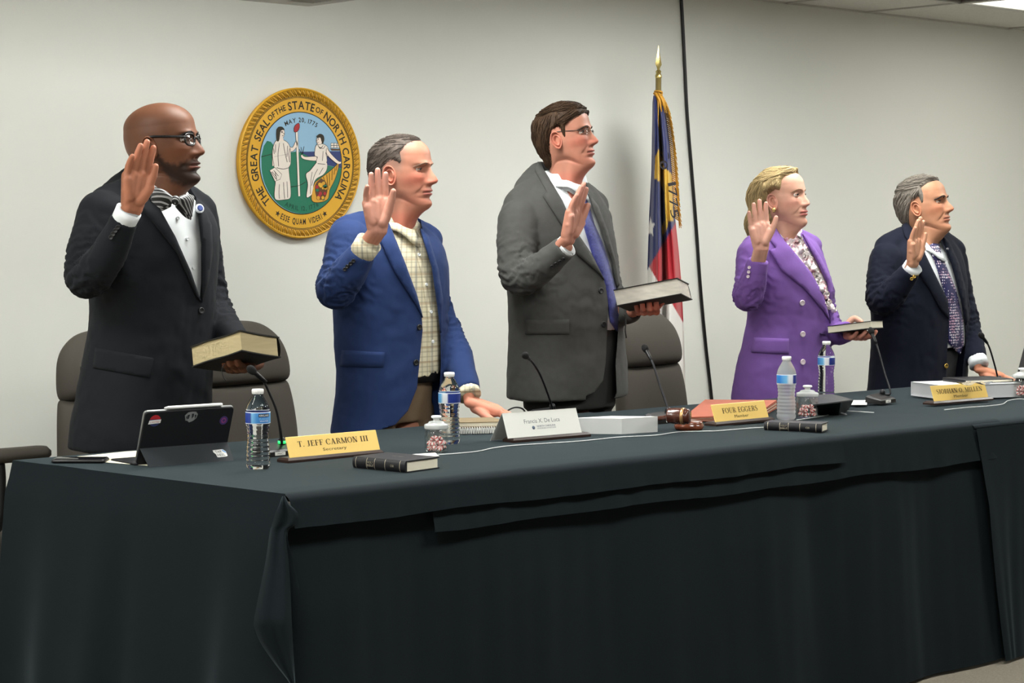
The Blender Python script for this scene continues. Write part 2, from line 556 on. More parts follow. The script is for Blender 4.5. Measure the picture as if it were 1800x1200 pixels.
# third cloth further along, its near corner hanging open
g = skirt(X_S1 - 0.02, 8.25, TF - 0.018, TABLE_Z - 0.02, 0.012, 8.0, 0.03, edge=lambda t: 0.0 + 0.10 * t)
rows = []
for i in range(101):
    x = X_S1 - 0.02 + (8.25 - X_S1 + 0.02) * i / 100
    rows.append([(x, TB - (TB - TF - 0.03) * k / 12, TABLE_Z - 0.003) for k in range(13)] + [(x, TF - 0.015 + 0.045 * (1 - math.sin(PI / 2 * k / 5)), TABLE_Z - 0.003 - 0.017 * (1 - math.cos(PI / 2 * k / 5))) for k in range(1, 6)])
g.grid(rows)
tag(build('tablecloth', g, m_cloth), 'black cloth over the farther table, below the navy blazer man', 'tablecloth')
# ------------------------------------------------------------------ people: shared builders
def smoothstep(a, b, x):
    t = np.clip((x - a) / (b - a), 0, 1)
    return t * t * (3 - 2 * t)

def voxel(g, size, smooth=2, fac=0.5):
    """union of overlapping closed shells as one smooth skin: vertices, faces"""
    me = bpy.data.meshes.new('work'); me.from_pydata(g.v, [], g.f); me.update()
    bm = bmesh.new(); bm.from_mesh(me); bmesh.ops.recalc_face_normals(bm, faces=bm.faces); bm.to_mesh(me); bm.free()
    o = bpy.data.objects.new('work', me); COL.objects.link(o)
    r = o.modifiers.new('r', 'REMESH'); r.mode = 'VOXEL'; r.voxel_size = size; r.adaptivity = 0
    if smooth:
        s = o.modifiers.new('s', 'SMOOTH'); s.factor = fac; s.iterations = smooth
    dg = bpy.context.evaluated_depsgraph_get()
    ev = bpy.data.meshes.new_from_object(o.evaluated_get(dg))
    n = len(ev.vertices); v = np.empty(n * 3); ev.vertices.foreach_get('co', v)
    nr = np.empty(n * 3); ev.vertices.foreach_get('normal', nr)
    f = [tuple(p.vertices) for p in ev.polygons]
    bpy.data.objects.remove(o); bpy.data.meshes.remove(me); bpy.data.meshes.remove(ev)
    return v.reshape(-1, 3), nr.reshape(-1, 3), f

def poly_sd(poly, x, y):
    """signed distance to a polygon, positive inside"""
    poly = np.asarray(poly, float); d = np.full(x.shape, 1e9); ins = np.zeros(x.shape, bool)
    for i in range(len(poly)):
        a = poly[i]; b = poly[(i + 1) % len(poly)]
        e = b - a; t = np.clip(((x - a[0]) * e[0] + (y - a[1]) * e[1]) / (e @ e + 1e-12), 0, 1)
        d = np.minimum(d, np.hypot(x - a[0] - t * e[0], y - a[1] - t * e[1]))
        c = ((a[1] > y) != (b[1] > y)) & (x < (b[0] - a[0]) * (y - a[1]) / (b[1] - a[1] + 1e-12) + a[0])
        ins ^= c
    return np.where(ins, d, -d)

def fbm(p, s, seed=0.0, o=3):
    out = np.empty(len(p))
    for i, q in enumerate(p):
        out[i] = noise.fractal(Vector((q[0] * s + seed, q[1] * s, q[2] * s)), 1.0, 2.0, o)
    return out

# ---- the head: rows over height z (chin 0, crown 1), x to the front, y to the figure's left
HZ = [-.62, -.35, -.2, -.10, -.05, -.01, .02, .06, .12, .18, .24, .30, .36, .42, .48, .55, .62, .72]
HF = [.05, .06, .10, .155, .20, .27, .318, .345, .352, .352, .358, .362, .362, .362, .355, .358, .382, .375]
HB = [.40, .335, .31, .30, .30, .30, .305, .315, .325, .335, .35, .375, .405, .43, .455, .47, .475, .465]
HW = [.29, .225, .21, .205, .205, .205, .21, .225, .25, .272, .29, .303, .315, .325, .33, .335, .335, .325]
HN = [2.0, 2.0, 2.0, 2.0, 2.0, 1.9, 1.85, 1.85, 1.85, 1.9, 2.0, 2.05, 2.1, 2.15, 2.2, 2.3, 2.35, 2.3]
NT, NZ = 132, 118
def head_rows(lo=-.62):
    a = np.linspace(lo, -.03, 12)[:-1]
    b = np.linspace(-.03, .74, NZ - 40)
    c = 1 - .26 * np.cos(np.linspace(0, PI / 2, 30))[1:] ** 1.0 if False else .74 + .26 * np.sin(np.linspace(0, PI / 2 * .985, 30))[1:]
    return np.concatenate([a, b, c])

def head_surface(par, add=None):
    """grid of points (rows, NT, 3) in head units"""
    z = head_rows()
    hw = np.array(HW) * par.get('width', 1.0); hb = np.array(HB) * par.get('back', 1.0); hf = np.array(HF)
    hw = hw.copy()
    zz = np.array(HZ)
    hw += par.get('jowl', 0) * np.exp(-((zz - .10) / .10) ** 2)
    hw += par.get('neck', 0) * (zz < .02)
    hf = hf + par.get('throat', 0) * np.exp(-((zz + .06) / .08) ** 2) + par.get('brow_x', 0) * np.exp(-((zz - .62) / .1) ** 2)
    hb = hb + par.get('neck', 0) * (zz < .1)
    q = np.minimum(z, .72)
    xf = pchip(HZ, hf, q); xb = pchip(HZ, hb, q); w = pchip(HZ, hw, q); n = pchip(HZ, HN, q)
    S = np.sqrt(np.clip(1 - (np.clip(z - .72, 0, None) / .2802) ** 2, 0, 1))
    ce = par.get('crown', -0.03)
    xf = ce + (xf - ce) * S; xb = -ce + (xb + ce) * S; w = w * S ** .95
    if add is not None:
        af, ab, aw = add(z)
        xf = xf + af; xb = xb + ab; w = w + aw
    t0 = np.linspace(0, 2 * PI, NT, endpoint=False)
    t = t0 - .42 * np.sin(t0)
    c, s = np.cos(t), np.sin(t)
    Z, _ = np.meshgrid(z, t, indexing='ij')
    N = n[:, None]
    xc = -.02
    cs = np.sign(c) * np.abs(c)
    e = np.where(c > 0, 2 / N, 1.0)
    X = xc + np.where(c > 0, (xf[:, None] - xc) * np.abs(c) ** e, -(xb[:, None] + xc) * np.abs(c))
    Y = w[:, None] * np.sign(s) * np.abs(s) ** np.where(c > 0, 2 / N, 1.0)
    return np.stack([X, Y, Z], -1), z, t

def G(x, m, s): return np.exp(-((x - m) / s) ** 2)

def face_detail(P, par):
    X, Y, Z = P[..., 0], P[..., 1], P[..., 2]
    fr = smoothstep(.0, .2, X)
    ay = np.abs(Y)
    nl = par.get('nose', 1.0)
    prof = pchip([.30, .325, .345, .375, .41, .46, .52, .57, .62], [0, .045, .098, .118, .104, .076, .048, .028, .0], np.clip(Z, .30, .62)) * nl
    wid = pchip([.30, .345, .38, .45, .55, .62], [.062, .064, .060, .050, .045, .06], np.clip(Z, .30, .62)) * par.get('nose_w', 1.0)
    d = prof * np.exp(-(ay / wid) ** 2.6)
    d += .032 * G(ay, .074 * par.get('nose_w', 1.0), .032) * G(Z, .355, .035)              # nostril wings
    d -= .020 * G(ay, .045, .02) * G(Z, .318, .014)              # nostrils
    d -= par.get('socket', .052) * G(ay, .145, .078) * G(Z, .53, .045)              # sockets
    d -= .030 * G(ay, .07, .03) * G(Z, .54, .05)                 # inner corners
    d += par.get('brow', .022) * G(ay, .13, .10) * G(Z, .605, .03)
    d += .016 * G(ay, .20, .08) * G(Z, .43, .06)                 # cheek bones
    d -= par.get('fold', .008) * G(ay - (.345 - Z) * .62, .105, .02) * G(Z, .27, .07)   # nasolabial folds
    d += par.get('bag', .008) * G(ay, .145, .06) * G(Z, .475, .018)
    lw = par.get('lips', 1.0)
    mouth = smoothstep(.135, .07, ay)
    d += .014 * G(ay, 0, .13) * G(Z, .235, .07)
    d += .026 * lw * mouth * G(Z, .250, .020)
    d -= .030 * smoothstep(.13, .10, ay) * G(Z, .2265, .0085)
    d += .028 * lw * mouth * G(Z, .203, .019)
    d -= .022 * G(ay, 0, .12) * G(Z, .155, .024)
    d -= .010 * G(ay, 0, .02) * G(Z, .285, .02)                  # philtrum
    d += par.get('chin', .030) * G(ay, 0, .11) * G(Z, .07, .055)
    d -= .015 * G(ay, .16, .03) * G(Z, .225, .03)                # mouth corners
    out = P.copy()
    out[..., 0] += d * fr
    jaw = smoothstep(.31, -.02, X) * np.exp(-((Z - .0) / .20) ** 2) * smoothstep(-.35, -.12, X)
    out[..., 2] += par.get('jaw', .15) * jaw
    # temples and cheeks
    out[..., 1] *= 1 - .05 * G(Z, .60, .07) * G(X, .2, .12) - par.get('hollow', .03) * G(Z, .28, .08) * G(X, .18, .1)
    return out

def ear_geo(side, size=1.0, flare=0.45):
    NR, NP = 15, 30
    rows = []
    for i in range(NR):
        r = i / (NR - 1) * 1.12
        row = []
        for k in range(NP):
            a = 2 * PI * k / NP
            lobe = 1.0 - .22 * max(0, -math.sin(a)) ** 1.5
            ex = .078 * math.cos(a) * lobe; ez = .135 * math.sin(a) * (1.0 if math.sin(a) > 0 else 1.08)
            fwd = max(0, math.cos(a))
            h = .030
            h += .030 * math.exp(-((r - .90) / .11) ** 2) * (1 - .65 * fwd)          # helix
            h -= .020 * math.exp(-((r - .72) / .07) ** 2) * (1 - fwd)
            h += .016 * math.exp(-((r - .55) / .10) ** 2) * (1 - .4 * fwd)
            h -= .042 * math.exp(-(r / .34) ** 2)
            h += .020 * math.exp(-((r - .6) / .2) ** 2) * max(0, math.cos(a)) ** 6  # tragus
            if r > 1.0:
                h -= (r - 1.0) / .12 * .075; rr = 1.0 - (r - 1) * .3
            else:
                rr = r
            x = ex * rr; z = ez * rr
            h = .030 + (h - .030) * 1.5
            h += -x * flare
            xr = x * math.cos(.16) - z * math.sin(.16); zr = x * math.sin(.16) + z * math.cos(.16)
            row.append((xr * size, side * h * size, zr * size))
        rows.append(row)
    return rows

class Head:
    def __init__(self, d, ear_px, ear_dw, size, yaw, pitch, roll, par, skin, person):
        """yaw: turn from the picture's right towards the camera; size: chin to crown in metres"""
        self.par = par; self.size = size
        f = RT * math.cos(yaw) - FH * math.sin(yaw)
        up = np.array([0, 0, 1.0])
        f2 = f * math.cos(pitch) + up * math.sin(pitch)
        l = np.cross(up, f); l /= np.linalg.norm(l)
        u2 = np.cross(f2, l)
        l2 = l * math.cos(roll) + u2 * math.sin(roll); u2 = np.cross(f2, l2)
        self.B = np.stack([f2, l2, u2]) * size
        e = at_depth(ear_px[0], ear_px[1], d + ear_dw)
        self.o = e - np.array([-.03, -.335 * par.get('width', 1.0), .47]) @ self.B
        for nm, q in (('nose', (.497, 0, .37)), ('crown', (-.03, 0, 1)), ('back', (-.475, 0, .62)), ('chin', (.37, 0, .07)), ('chinbase', (.28, 0, 0)), ('brow', (.40, 0, .62)), ('front', (.33, 0, .85))):
            print(person, nm, [round(float(x)) for x in project(self.w(np.array(q)))])
        S, self.z, self.t = head_surface(par)
        self.S = S
        self.P = face_detail(S, par)
        for _ in range(14):                       # soften the underside of the jaw
            Z = self.P[..., 2:3]; X = self.P[..., 0:1]
            k = np.exp(-((Z + .03) / .10) ** 2) * smoothstep(.33, .22, X) * .8
            av = (np.roll(self.P, 1, 1) + np.roll(self.P, -1, 1)) / 4
            up = np.vstack([self.P[1:], self.P[-1:]]); dn = np.vstack([self.P[:1], self.P[:-1]])
            self.P = self.P * (1 - k) + (av + (up + dn) / 4) * k
        self.skin = skin
    def w(self, p):
        return np.asarray(p) @ self.B + self.o
    def skin_colour(self, P):
        par = self.par
        X, Y, Z = P[..., 0], P[..., 1], P[..., 2]; ay = np.abs(Y)
        c = np.ones(P.shape[:-1] + (3,)) * np.array(lin(self.skin)[:3])
        red = np.array(lin(par.get('blush', self.skin))[:3])
        k = par.get('blush_k', .5) * (G(ay, .2, .12) * G(Z, .40, .09) + .9 * G(ay, 0, .07) * G(Z, .37, .06) + .35 * G(Z, .12, .1)) * smoothstep(0, .15, X)
        k = k + par.get('neck_red', 0) * smoothstep(.05, -.1, Z)
        k = np.clip(k, 0, 1)[..., None]
        c = c * (1 - k) + red * k
        lip = np.array(lin(par.get('lip', (170, 100, 95)))[:3])
        k = (smoothstep(.135, .10, ay) * np.maximum(G(Z, .247, .016), G(Z, .205, .017)) * smoothstep(.2, .3, X))[..., None] * .8
        c = c * (1 - k) + lip * k
        k = (smoothstep(.14, .12, ay) * G(Z, .2265, .007) * smoothstep(.2, .3, X))[..., None] * .75
        c = c * (1 - k * .7)
        if 'beard' in par:
            poly, colr, kk = par['beard']
            sd = poly_sd(poly, X, Z)
            nn = fbm(P.reshape(-1, 3), 30, 3.0, 2).reshape(X.shape)
            k = smoothstep(-.02, .05, sd + .025 * nn) * kk
            k *= 1 - .95 * smoothstep(.15, .11, ay) * G(Z, .212, .030) * (X > .2)
            k = k[..., None]
            c = c * (1 - k) + np.array(lin(colr)[:3]) * k
        if 'scalp' in par:
            poly, colr, kk = par['scalp']
            k = (smoothstep(-.03, .05, poly_sd(poly, X, Z)) * kk)[..., None]
            c = c * (1 - k) + np.array(lin(colr)[:3]) * k
        m = fbm(P.reshape(-1, 3), 9, 1.0, 3).reshape(X.shape)[..., None]
        return np.clip(c * (1 + .10 * m), 0, 1)
    def add_to(self, g):
        C = self.skin_colour(self.P)
        rows = [list(map(tuple, self.w(self.P[i]))) for i in range(len(self.P))]
        g.loft(rows, cols=[tuple(c) for c in C.reshape(-1, 3)])
        sk = np.array(lin(self.skin)[:3]); red = np.array(lin(self.par.get('blush', self.skin))[:3])
        g.col = tuple(sk * .55 + red * .45)
        for side in (-1, 1):
            y0 = .325 * self.par.get('width', 1.0) * side
            rows = [[tuple(self.w((-.045 + x, y0 + y, .47 + z))) for x, y, z in r] for r in ear_geo(side, self.par.get('ear', 1.0))]
            g.loft(rows, cap=True)
        # eyeballs with their lids
        self.eyes = []
        for side in (-1, 1):
            yy = .148 * side
            sel = (np.abs(self.P[..., 1] - yy) < .02) & (np.abs(self.P[..., 2] - .53) < .02) & (self.P[..., 0] > 0)
            xs = self.P[..., 0][sel].mean()
            c = np.array([xs - .018, yy, .53])
            self.eyes.append(c)
            r = .0535
            rows, cols = [], []
            for i in range(15):
                a = PI * i / 14
                row = []
                for k in range(24):
                    b = 2 * PI * k / 24
                    v = np.array([math.cos(a), math.sin(a) * math.cos(b), math.sin(a) * math.sin(b)])
                    gz = self.par.get('gaze', 0.0)
                    v = np.array([v[0] * math.cos(gz) - v[1] * math.sin(gz), v[0] * math.sin(gz) + v[1] * math.cos(gz), v[2]])
                    row.append(tuple(self.w(c + r * v)))
                    cols.append(lin(self.par.get('iris', (60, 42, 30)))[:3] if a < .5 else lin((196, 186, 178))[:3])
                    if a < .24: cols[-1] = (.004, .004, .004)
                rows.append(row)
            g.m = 1; g.loft(rows, cols=cols); g.m = 0
            op = self.par.get('eye_open', .30) * 1.45
            for lo, hi in ((op, 1.5), (-1.45, -op * .75)):
                rows = []
                for i in range(9):
                    el = lo + (hi - lo) * i / 8
                    row = []
                    for k in range(15):
                        az = -1.15 + 2.3 * k / 14
                        elc = el * (1 - .75 * (abs(az) / 1.15) ** 2.2) if (i == 0) else el * (1 - .6 * (abs(az) / 1.15) ** 2.2 * (1 - i / 8))
                        row.append((math.cos(elc) * math.cos(az), math.cos(elc) * math.sin(az), math.sin(elc)))
                    rows.append(row)
                inner = [[tuple(self.w(c + r * 1.005 * np.array(q))) for q in rows[0]]]
                outer = [[tuple(self.w(c + r * (1.09 + .02 * (i == 0)) * np.array(q))) for q in rw] for i, rw in enumerate(rows)]
                g.col = tuple(sk * (.80 if lo > 0 else .92))
                g.grid(inner + outer)
                if lo > 0:
                    g.col = tuple(np.array(lin((58, 40, 32))[:3]))
                    g.tube([np.array(q) + (self.w(np.array([.006, 0, 0])) - self.w(np.zeros(3))) for q in outer[0]], [.0035 * self.size + .003 * self.size * math.sin(PI * k / 14) for k in range(15)], 5)
        g.col = None
    def surf_x(self, y, z):
        d = (self.P[..., 1] - y) ** 2 + (self.P[..., 2] - z) ** 2 + (self.P[..., 0] < 0) * 9
        i = np.unravel_index(np.argmin(d), d.shape)
        return self.P[i][0]
    def brows(self, parent, colr, thick=.016, raise_=0.0):
        m = mat('eyebrow_hair', colr, 0.7)
        for side in (-1, 1):
            g = Geo()
            for j in range(24):
                u = j / 23
                y = side * (.060 + .155 * u); z = .588 + .026 * math.sin(PI * min(1, u * 1.1)) - .012 * u + raise_
                for q in (-.5, .5):
                    z2 = z + q * thick * (1 - .6 * u)
                    a = np.array([self.surf_x(y, z2) + .004, y, z2])
                    b = a + np.array([.006 - .012 * u, side * .035, .010 - .02 * u])
                    b[0] = self.surf_x(b[1], b[2]) + .005
                    g.tube([self.w(a - np.array([.004, 0, 0])), self.w((a + b) / 2), self.w(b)], [thick * .30 * self.size, thick * .36 * self.size, thick * .12 * self.size], 5)
            tag(build('eyebrow', g, m, parent), kind='stuff')
    def hair(self, parent, poly, thick, colr, add=None, strands=500, fade=.05, length=.5, tint=.25, name='hair', flow=None, lift=.012, srad=.006, seed=3, wave=0.0, ywarp=None, rough=.62):
        """a fitted mass of hair, as thick as the region's depth allows, with locks lying over it"""
        r = np.random.default_rng(seed)
        S, z, t = head_surface(self.par, add)
        base = face_detail(S, self.par) if add is None else S
        X, Y, Z = self.P[..., 0], self.P[..., 1], self.P[..., 2]
        sd = poly_sd(poly, X, Z)
        if ywarp is not None:
            sd = ywarp(sd, X, Y, Z)
        k = smoothstep(-.004, fade, sd)
        du = np.roll(base, -1, 1) - np.roll(base, 1, 1); dv = np.gradient(base, axis=0)
        nrm = np.cross(du, dv); nrm /= np.linalg.norm(nrm, axis=-1, keepdims=True) + 1e-9
        flat = base.reshape(-1, 3)
        lump = fbm(flat, 7, seed, 2).reshape(X.shape); fine = fbm(flat * np.array([1, 1, .35]), 45, seed + 2, 2).reshape(X.shape)
        h = thick * (1 + .35 * lump + .18 * fine)
        H = self.P * (1 - k[..., None]) + (base + nrm * h[..., None]) * k[..., None] - nrm * .02 * (1 - k[..., None])
        use = sd > -.03
        g = Geo()
        vals = [tuple(self.w(p)) for p in H.reshape(-1, 3)]
        c0 = np.array(lin(colr)[:3])
        cc = np.clip(c0 * (1 + tint * 1.2 * fine.reshape(-1, 1) + tint * .6 * lump.reshape(-1, 1)), 0, 1)
        nz_, nt_ = X.shape
        fs = []
        for i in range(nz_ - 1):
            for j in range(nt_):
                j2 = (j + 1) % nt_
                if use[i, j] or use[i + 1, j2]:
                    fs.append((i * nt_ + j, i * nt_ + j2, (i + 1) * nt_ + j2, (i + 1) * nt_ + j))
        g.add(vals, fs, cc)
        idx = np.argwhere(sd > .012)
        for s in range(strands):
            i, j = idx[r.integers(len(idx))]
            pts = []; q = np.array([float(i), float(j)])
            L = length * (.6 + .8 * r.random())
            ph = r.random() * 6
            for n in range(9):
                a, b = int(round(q[0])), int(round(q[1])) % nt_
                if a < 0 or a >= nz_ or sd[a, b] < -.012:
                    break
                u = n / 8
                pts.append(self.w(H[a, b] + nrm[a, b] * (lift * math.sin(PI * min(.75, u)) + .002)))
                f = flow(X[a, b], Y[a, b], Z[a, b]) if flow else (-.6, -.8)
                # f: (towards the back, upwards) on the surface
                da = np.linalg.norm(dv[a, b]) + 1e-6; db = np.linalg.norm(du[a, b]) / 2 + 1e-6
                tsign = 1 if (t[b] < PI) else -1
                q = q + np.array([f[1] * L / 8 / da, tsign * f[0] * L / 8 / db]) + np.array([0, wave * math.sin(n * 1.7 + ph)])
            if len(pts) > 2:
                col = np.clip(c0 * (1 + tint * 2.2 * (r.random() - .45)), 0, 1)
                rr = srad * self.size * (.6 + .8 * r.random())
                rad = [rr * (1 - .75 * (n / (len(pts) - 1)) ** 2) for n in range(len(pts))]
                g.tube(pts, rad, 4, cols=[tuple(col)] * (4 * len(pts)))
        m = mat(name + '_strands', colr, rough, attr='Col', spec=.16)
        return build(name, g, m, parent)

# ---- hands: right hand, palm to -y, fingers to +z, thumb to +x, wrist at the origin
def hand_geo(curl=(.12, .12, .14, .18), spread=(4, 0, -4, -9), thumb=(.55, .15), size=1.0, fist=0.0, tcurl=0.2, arm=(0, 0, -.09)):
    g = Geo()
    root = [(.030, .094), (.0095, .098), (-.0115, .093), (-.031, .082)]
    lens = [.073, .081, .075, .058]; rads = [.0112, .0115, .0110, .0098]
    for (x, z), rd in zip(root, (.0155, .0155, .015, .0145)):
        g.capsule((x * .55, .001, .006), (x, .0015, z - .004), .017, rd - .001)
        g.capsule((x * .7, -.004, .03), (x * .97, -.004, z - .012), .0135, rd - .002)
    g.capsule((.025, .001, .086), (-.026, .001, .077), .0128, .0118)
    g.capsule((.026, -.001, .066), (-.026, -.001, .060), .0140, .0130)
    g.capsule((.024, -.004, .045), (-.026, -.004, .040), .0150, .0140)
    g.capsule((.000, -.0035, .030), (.002, -.0025, .074), .0195, .0165)
    g.capsule((-.014, -.0035, .034), (-.014, -.0025, .070), .0180, .0155)
    g.capsule((.014, -.0035, .040), (.016, -.0025, .076), .0180, .0160)
    g.capsule((-.018, -.008, .02), (-.031, -.008, .066), .014, .0125)         # heel of the hand
    g.capsule((.012, -.010, .018), (.034, -.014, .056), .0185, .0145)         # ball of the thumb
    for i in range(4):
        x, z = root[i]; L = lens[i]; r0 = rads[i]
        sp = math.radians(spread[i])
        c = curl[i] if not hasattr(curl[i], '__len__') else 0
        cs = curl[i] if hasattr(curl[i], '__len__') else (c * .6, c, c * .8)
        p = np.array([x, .0, z - .006]); a = 0.0
        for s, (fr, rr) in enumerate(((.46, (1.0, .93)), (.31, (.93, .86)), (.27, (.86, .74)))):
            a += cs[s]
            dr = np.array([math.sin(sp) * math.cos(a), -math.sin(a), math.cos(sp) * math.cos(a)])
            q = p + dr * L * fr
            g.capsule(p, q, r0 * rr[0], r0 * rr[1], 12, 4)
            p = q
    # thumb
    ta, tf = thumb
    p = np.array([.022, -.010, .028]); seg = [(.034, .0160, .0135), (.031, .0130, .0118), (.024, .0116, .0092)]
    for k, (L, ra, rb) in enumerate(seg):
        an = ta - k * tcurl
        dr = np.array([math.sin(an) * math.cos(tf), -math.sin(tf), math.cos(an) * math.cos(tf)]); dr /= np.linalg.norm(dr)
        q = p + dr * L
        g.capsule(p, q, ra, rb, 12, 4); p = q
    A = np.array(arm, float); A = A / (np.linalg.norm(A) + 1e-9) * min(np.linalg.norm(A), .14)
    for x in (-.012, .0, .012):
        g.capsule((x * 1.0, 0, .012), (x * 1.1, 0, -.006), .0165, .017)
        g.capsule((x * 1.1, 0, -.004), (A[0] + x, A[1], A[2]), .017, .019)
    if size != 1.0:
        g.v = [(a * size, b * size, c * size) for a, b, c in g.v]
    return g

def place_hand(body, kw, wrist, fdir, palm, arm, left=False, skin=(200, 150, 130), tip=(215, 150, 135), vox=.0021):
    """fdir: where the fingers point, palm: where the palm looks"""
    fd = np.asarray(fdir, float); fd /= np.linalg.norm(fd)
    pn = np.asarray(palm, float); pn = pn - fd * (fd @ pn); pn /= np.linalg.norm(pn)
    xx = np.cross(-pn, fd)
    la = (np.stack([xx, -pn, fd]) @ (np.asarray(arm) - np.asarray(wrist))) / kw.get('size', 1.0)
    if left:
        la = la * np.array([-1, 1, 1])
    v, n, f = voxel(hand_geo(arm=la, **kw), vox, 7, .5)
    if left:
        v = v * np.array([-1, 1, 1]); f = [tuple(reversed(q)) for q in f]
    W = v @ np.stack([xx, -pn, fd]) + np.asarray(wrist)
    c0 = np.array(lin(skin)[:3]); c1 = np.array(lin(tip)[:3])
    k = smoothstep(.10, .18, v[:, 2])[:, None] * .55 + (smoothstep(.0, -.012, v[:, 1]) * .45)[:, None]
    m = fbm(v, 30, 2.0, 2)[:, None]
    c = np.clip((c0 * (1 - k) + c1 * k) * (1 + .10 * m), 0, 1)
    body.add(W, f, c)

# ---- clothes
class Figure:
    def __init__(self, name, label, d, px, yaw, rows, asp=1.45):
        self.d = d; self.yaw = yaw; self.rows = rows; self.asp = asp; self.name = name
        foot = at_depth(px, 1000, d); foot[2] = 0
        self.foot = foot
        self.root = thing('person', label, 'person', tuple(foot))
        self.body = Geo()
    def pt(self, px, py, dw=0.0):
        return at_depth(px, py, self.d + dw)
    def ring(self, py, L, R, asp=None, inset=0.0, n=48, expo=2.35):
        asp = asp or self.asp
        t = np.linspace(0, 2 * PI, n, endpoint=False)
        e = 2 / expo
        c = np.sign(np.cos(t)) * np.abs(np.cos(t)) ** e; s = np.sign(np.sin(t)) * np.abs(np.sin(t)) ** e
        sy, cy = math.sin(self.yaw), math.cos(self.yaw)
        u = asp * c * (-sy) + s * cy; w = asp * c * (-cy) + s * (-sy)
        p = FOC / self.d
        half = (R - L) / 2 / p - inset
        k = half / np.abs(u).max()
        u, w = u * k, w * k
        cx = (L + R) / 2
        z = at_depth(cx, py, self.d)[2]
        out = [at_depth(cx + uu * p, py, self.d + ww) for uu, ww in zip(u, w)]
        for q in out:
            q[2] = z
        return out
    def torso(self, inset=0.0, rows=None, sub=4, **kw):
        rows = rows or self.rows
        r = spline([x[:3] for x in rows], (len(rows) - 1) * sub + 1)
        return [self.ring(a, b, c, inset=inset, **kw) for a, b, c in r]
    def arm(self, pts, n=40):
        q = spline(pts, n)
        return [self.pt(a, b, c) for a, b, c, r in q], [r for a, b, c, r in q]

def patch(tree, poly, off, th, step=7.0, bulge=0.0, soft=True):
    """a piece of cloth cut to the outline and laid on the surface seen there, th thick"""
    pts = []
    for i in range(len(poly)):
        a, b = np.array(poly[i], float), np.array(poly[(i + 1) % len(poly)], float)
        n = max(1, int(np.linalg.norm(b - a) / step))
        pts += [tuple(a + (b - a) * k / n) for k in range(n)]
    nb = len(pts)
    P = np.array(poly, float); x0, y0 = P.min(0); x1, y1 = P.max(0)
    gx, gy = np.meshgrid(np.arange(x0 + step / 2, x1, step), np.arange(y0 + step / 2, y1, step))
    gx = gx.ravel(); gy = gy.ravel()
    sd = poly_sd(pts, gx, gy)
    ok = sd > step * .55
    allp = [Vector(p) for p in pts] + [Vector((a, b)) for a, b in zip(gx[ok], gy[ok])]
    edges = [(i, (i + 1) % nb) for i in range(nb)]
    vo, eo, fo, ov, oe, of = geometry.delaunay_2d_cdt(allp, edges, [], 1, 1e-4)
    pos = []; miss = []
    dist = poly_sd(pts, np.array([v.x for v in vo]), np.array([v.y for v in vo]))
    for i, v in enumerate(vo):
        r = ray(v.x, v.y); rn = Vector(r).normalized()
        hit, nr, _, ds = tree.ray_cast(Vector(EYE), rn)
        if hit is None:
            miss.append(i); pos.append(None)
        else:
            pos.append((np.array(hit), np.array(nr), np.array(rn)))
    good = [i for i in range(len(vo)) if pos[i] is not None]
    for i in miss:
        j = min(good, key=lambda k: (vo[k] - vo[i]).length_squared)
        d = depth_of(pos[j][0])
        pos[i] = (at_depth(vo[i].x, vo[i].y, d + .004), pos[j][1], pos[j][2])
    F, Bk = [], []
    for i in range(len(vo)):
        h, nr, rn = pos[i]
        nd = nr * .5 - rn * .5; nd /= np.linalg.norm(nd)
        o = off + bulge * min(1.0, max(0.0, dist[i]) / 12.0)
        F.append(h + nd * o); Bk.append(h + nd * (off - th))
    if soft:
        nbrs = {}
        for f in fo:
            for a in f:
                nbrs.setdefault(a, set()).update(f)
        for _ in range(2):
            F = [F[i] * .5 + .5 * np.mean([F[k] for k in nbrs.get(i, {i})], 0) if i not in () else F[i] for i in range(len(F))] if False else F
    n = len(vo)
    g = Geo()
    faces = [tuple(f) for f in fo]
    # wind so that the front looks at the camera
    if faces:
        a, b, c = [F[k] for k in faces[0][:3]]
        if np.cross(b - a, c - a) @ (EYE - a) < 0:
            faces = [tuple(reversed(f)) for f in faces]
    cnt = {}
    for f in faces:
        for i in range(len(f)):
            e = (f[i], f[(i + 1) % len(f)])
            cnt[e] = cnt.get(e, 0) + 1
    rim = [(a, b) for (a, b) in cnt if (b, a) not in cnt]
    g.add(F + Bk, faces + [tuple(k + n for k in reversed(f)) for f in faces] + [(b, a, a + n, b + n) for a, b in rim])
    return g

def tree_of(v, f):
    return BVHTree.FromPolygons([Vector(p) for p in v], [tuple(q) for q in f])

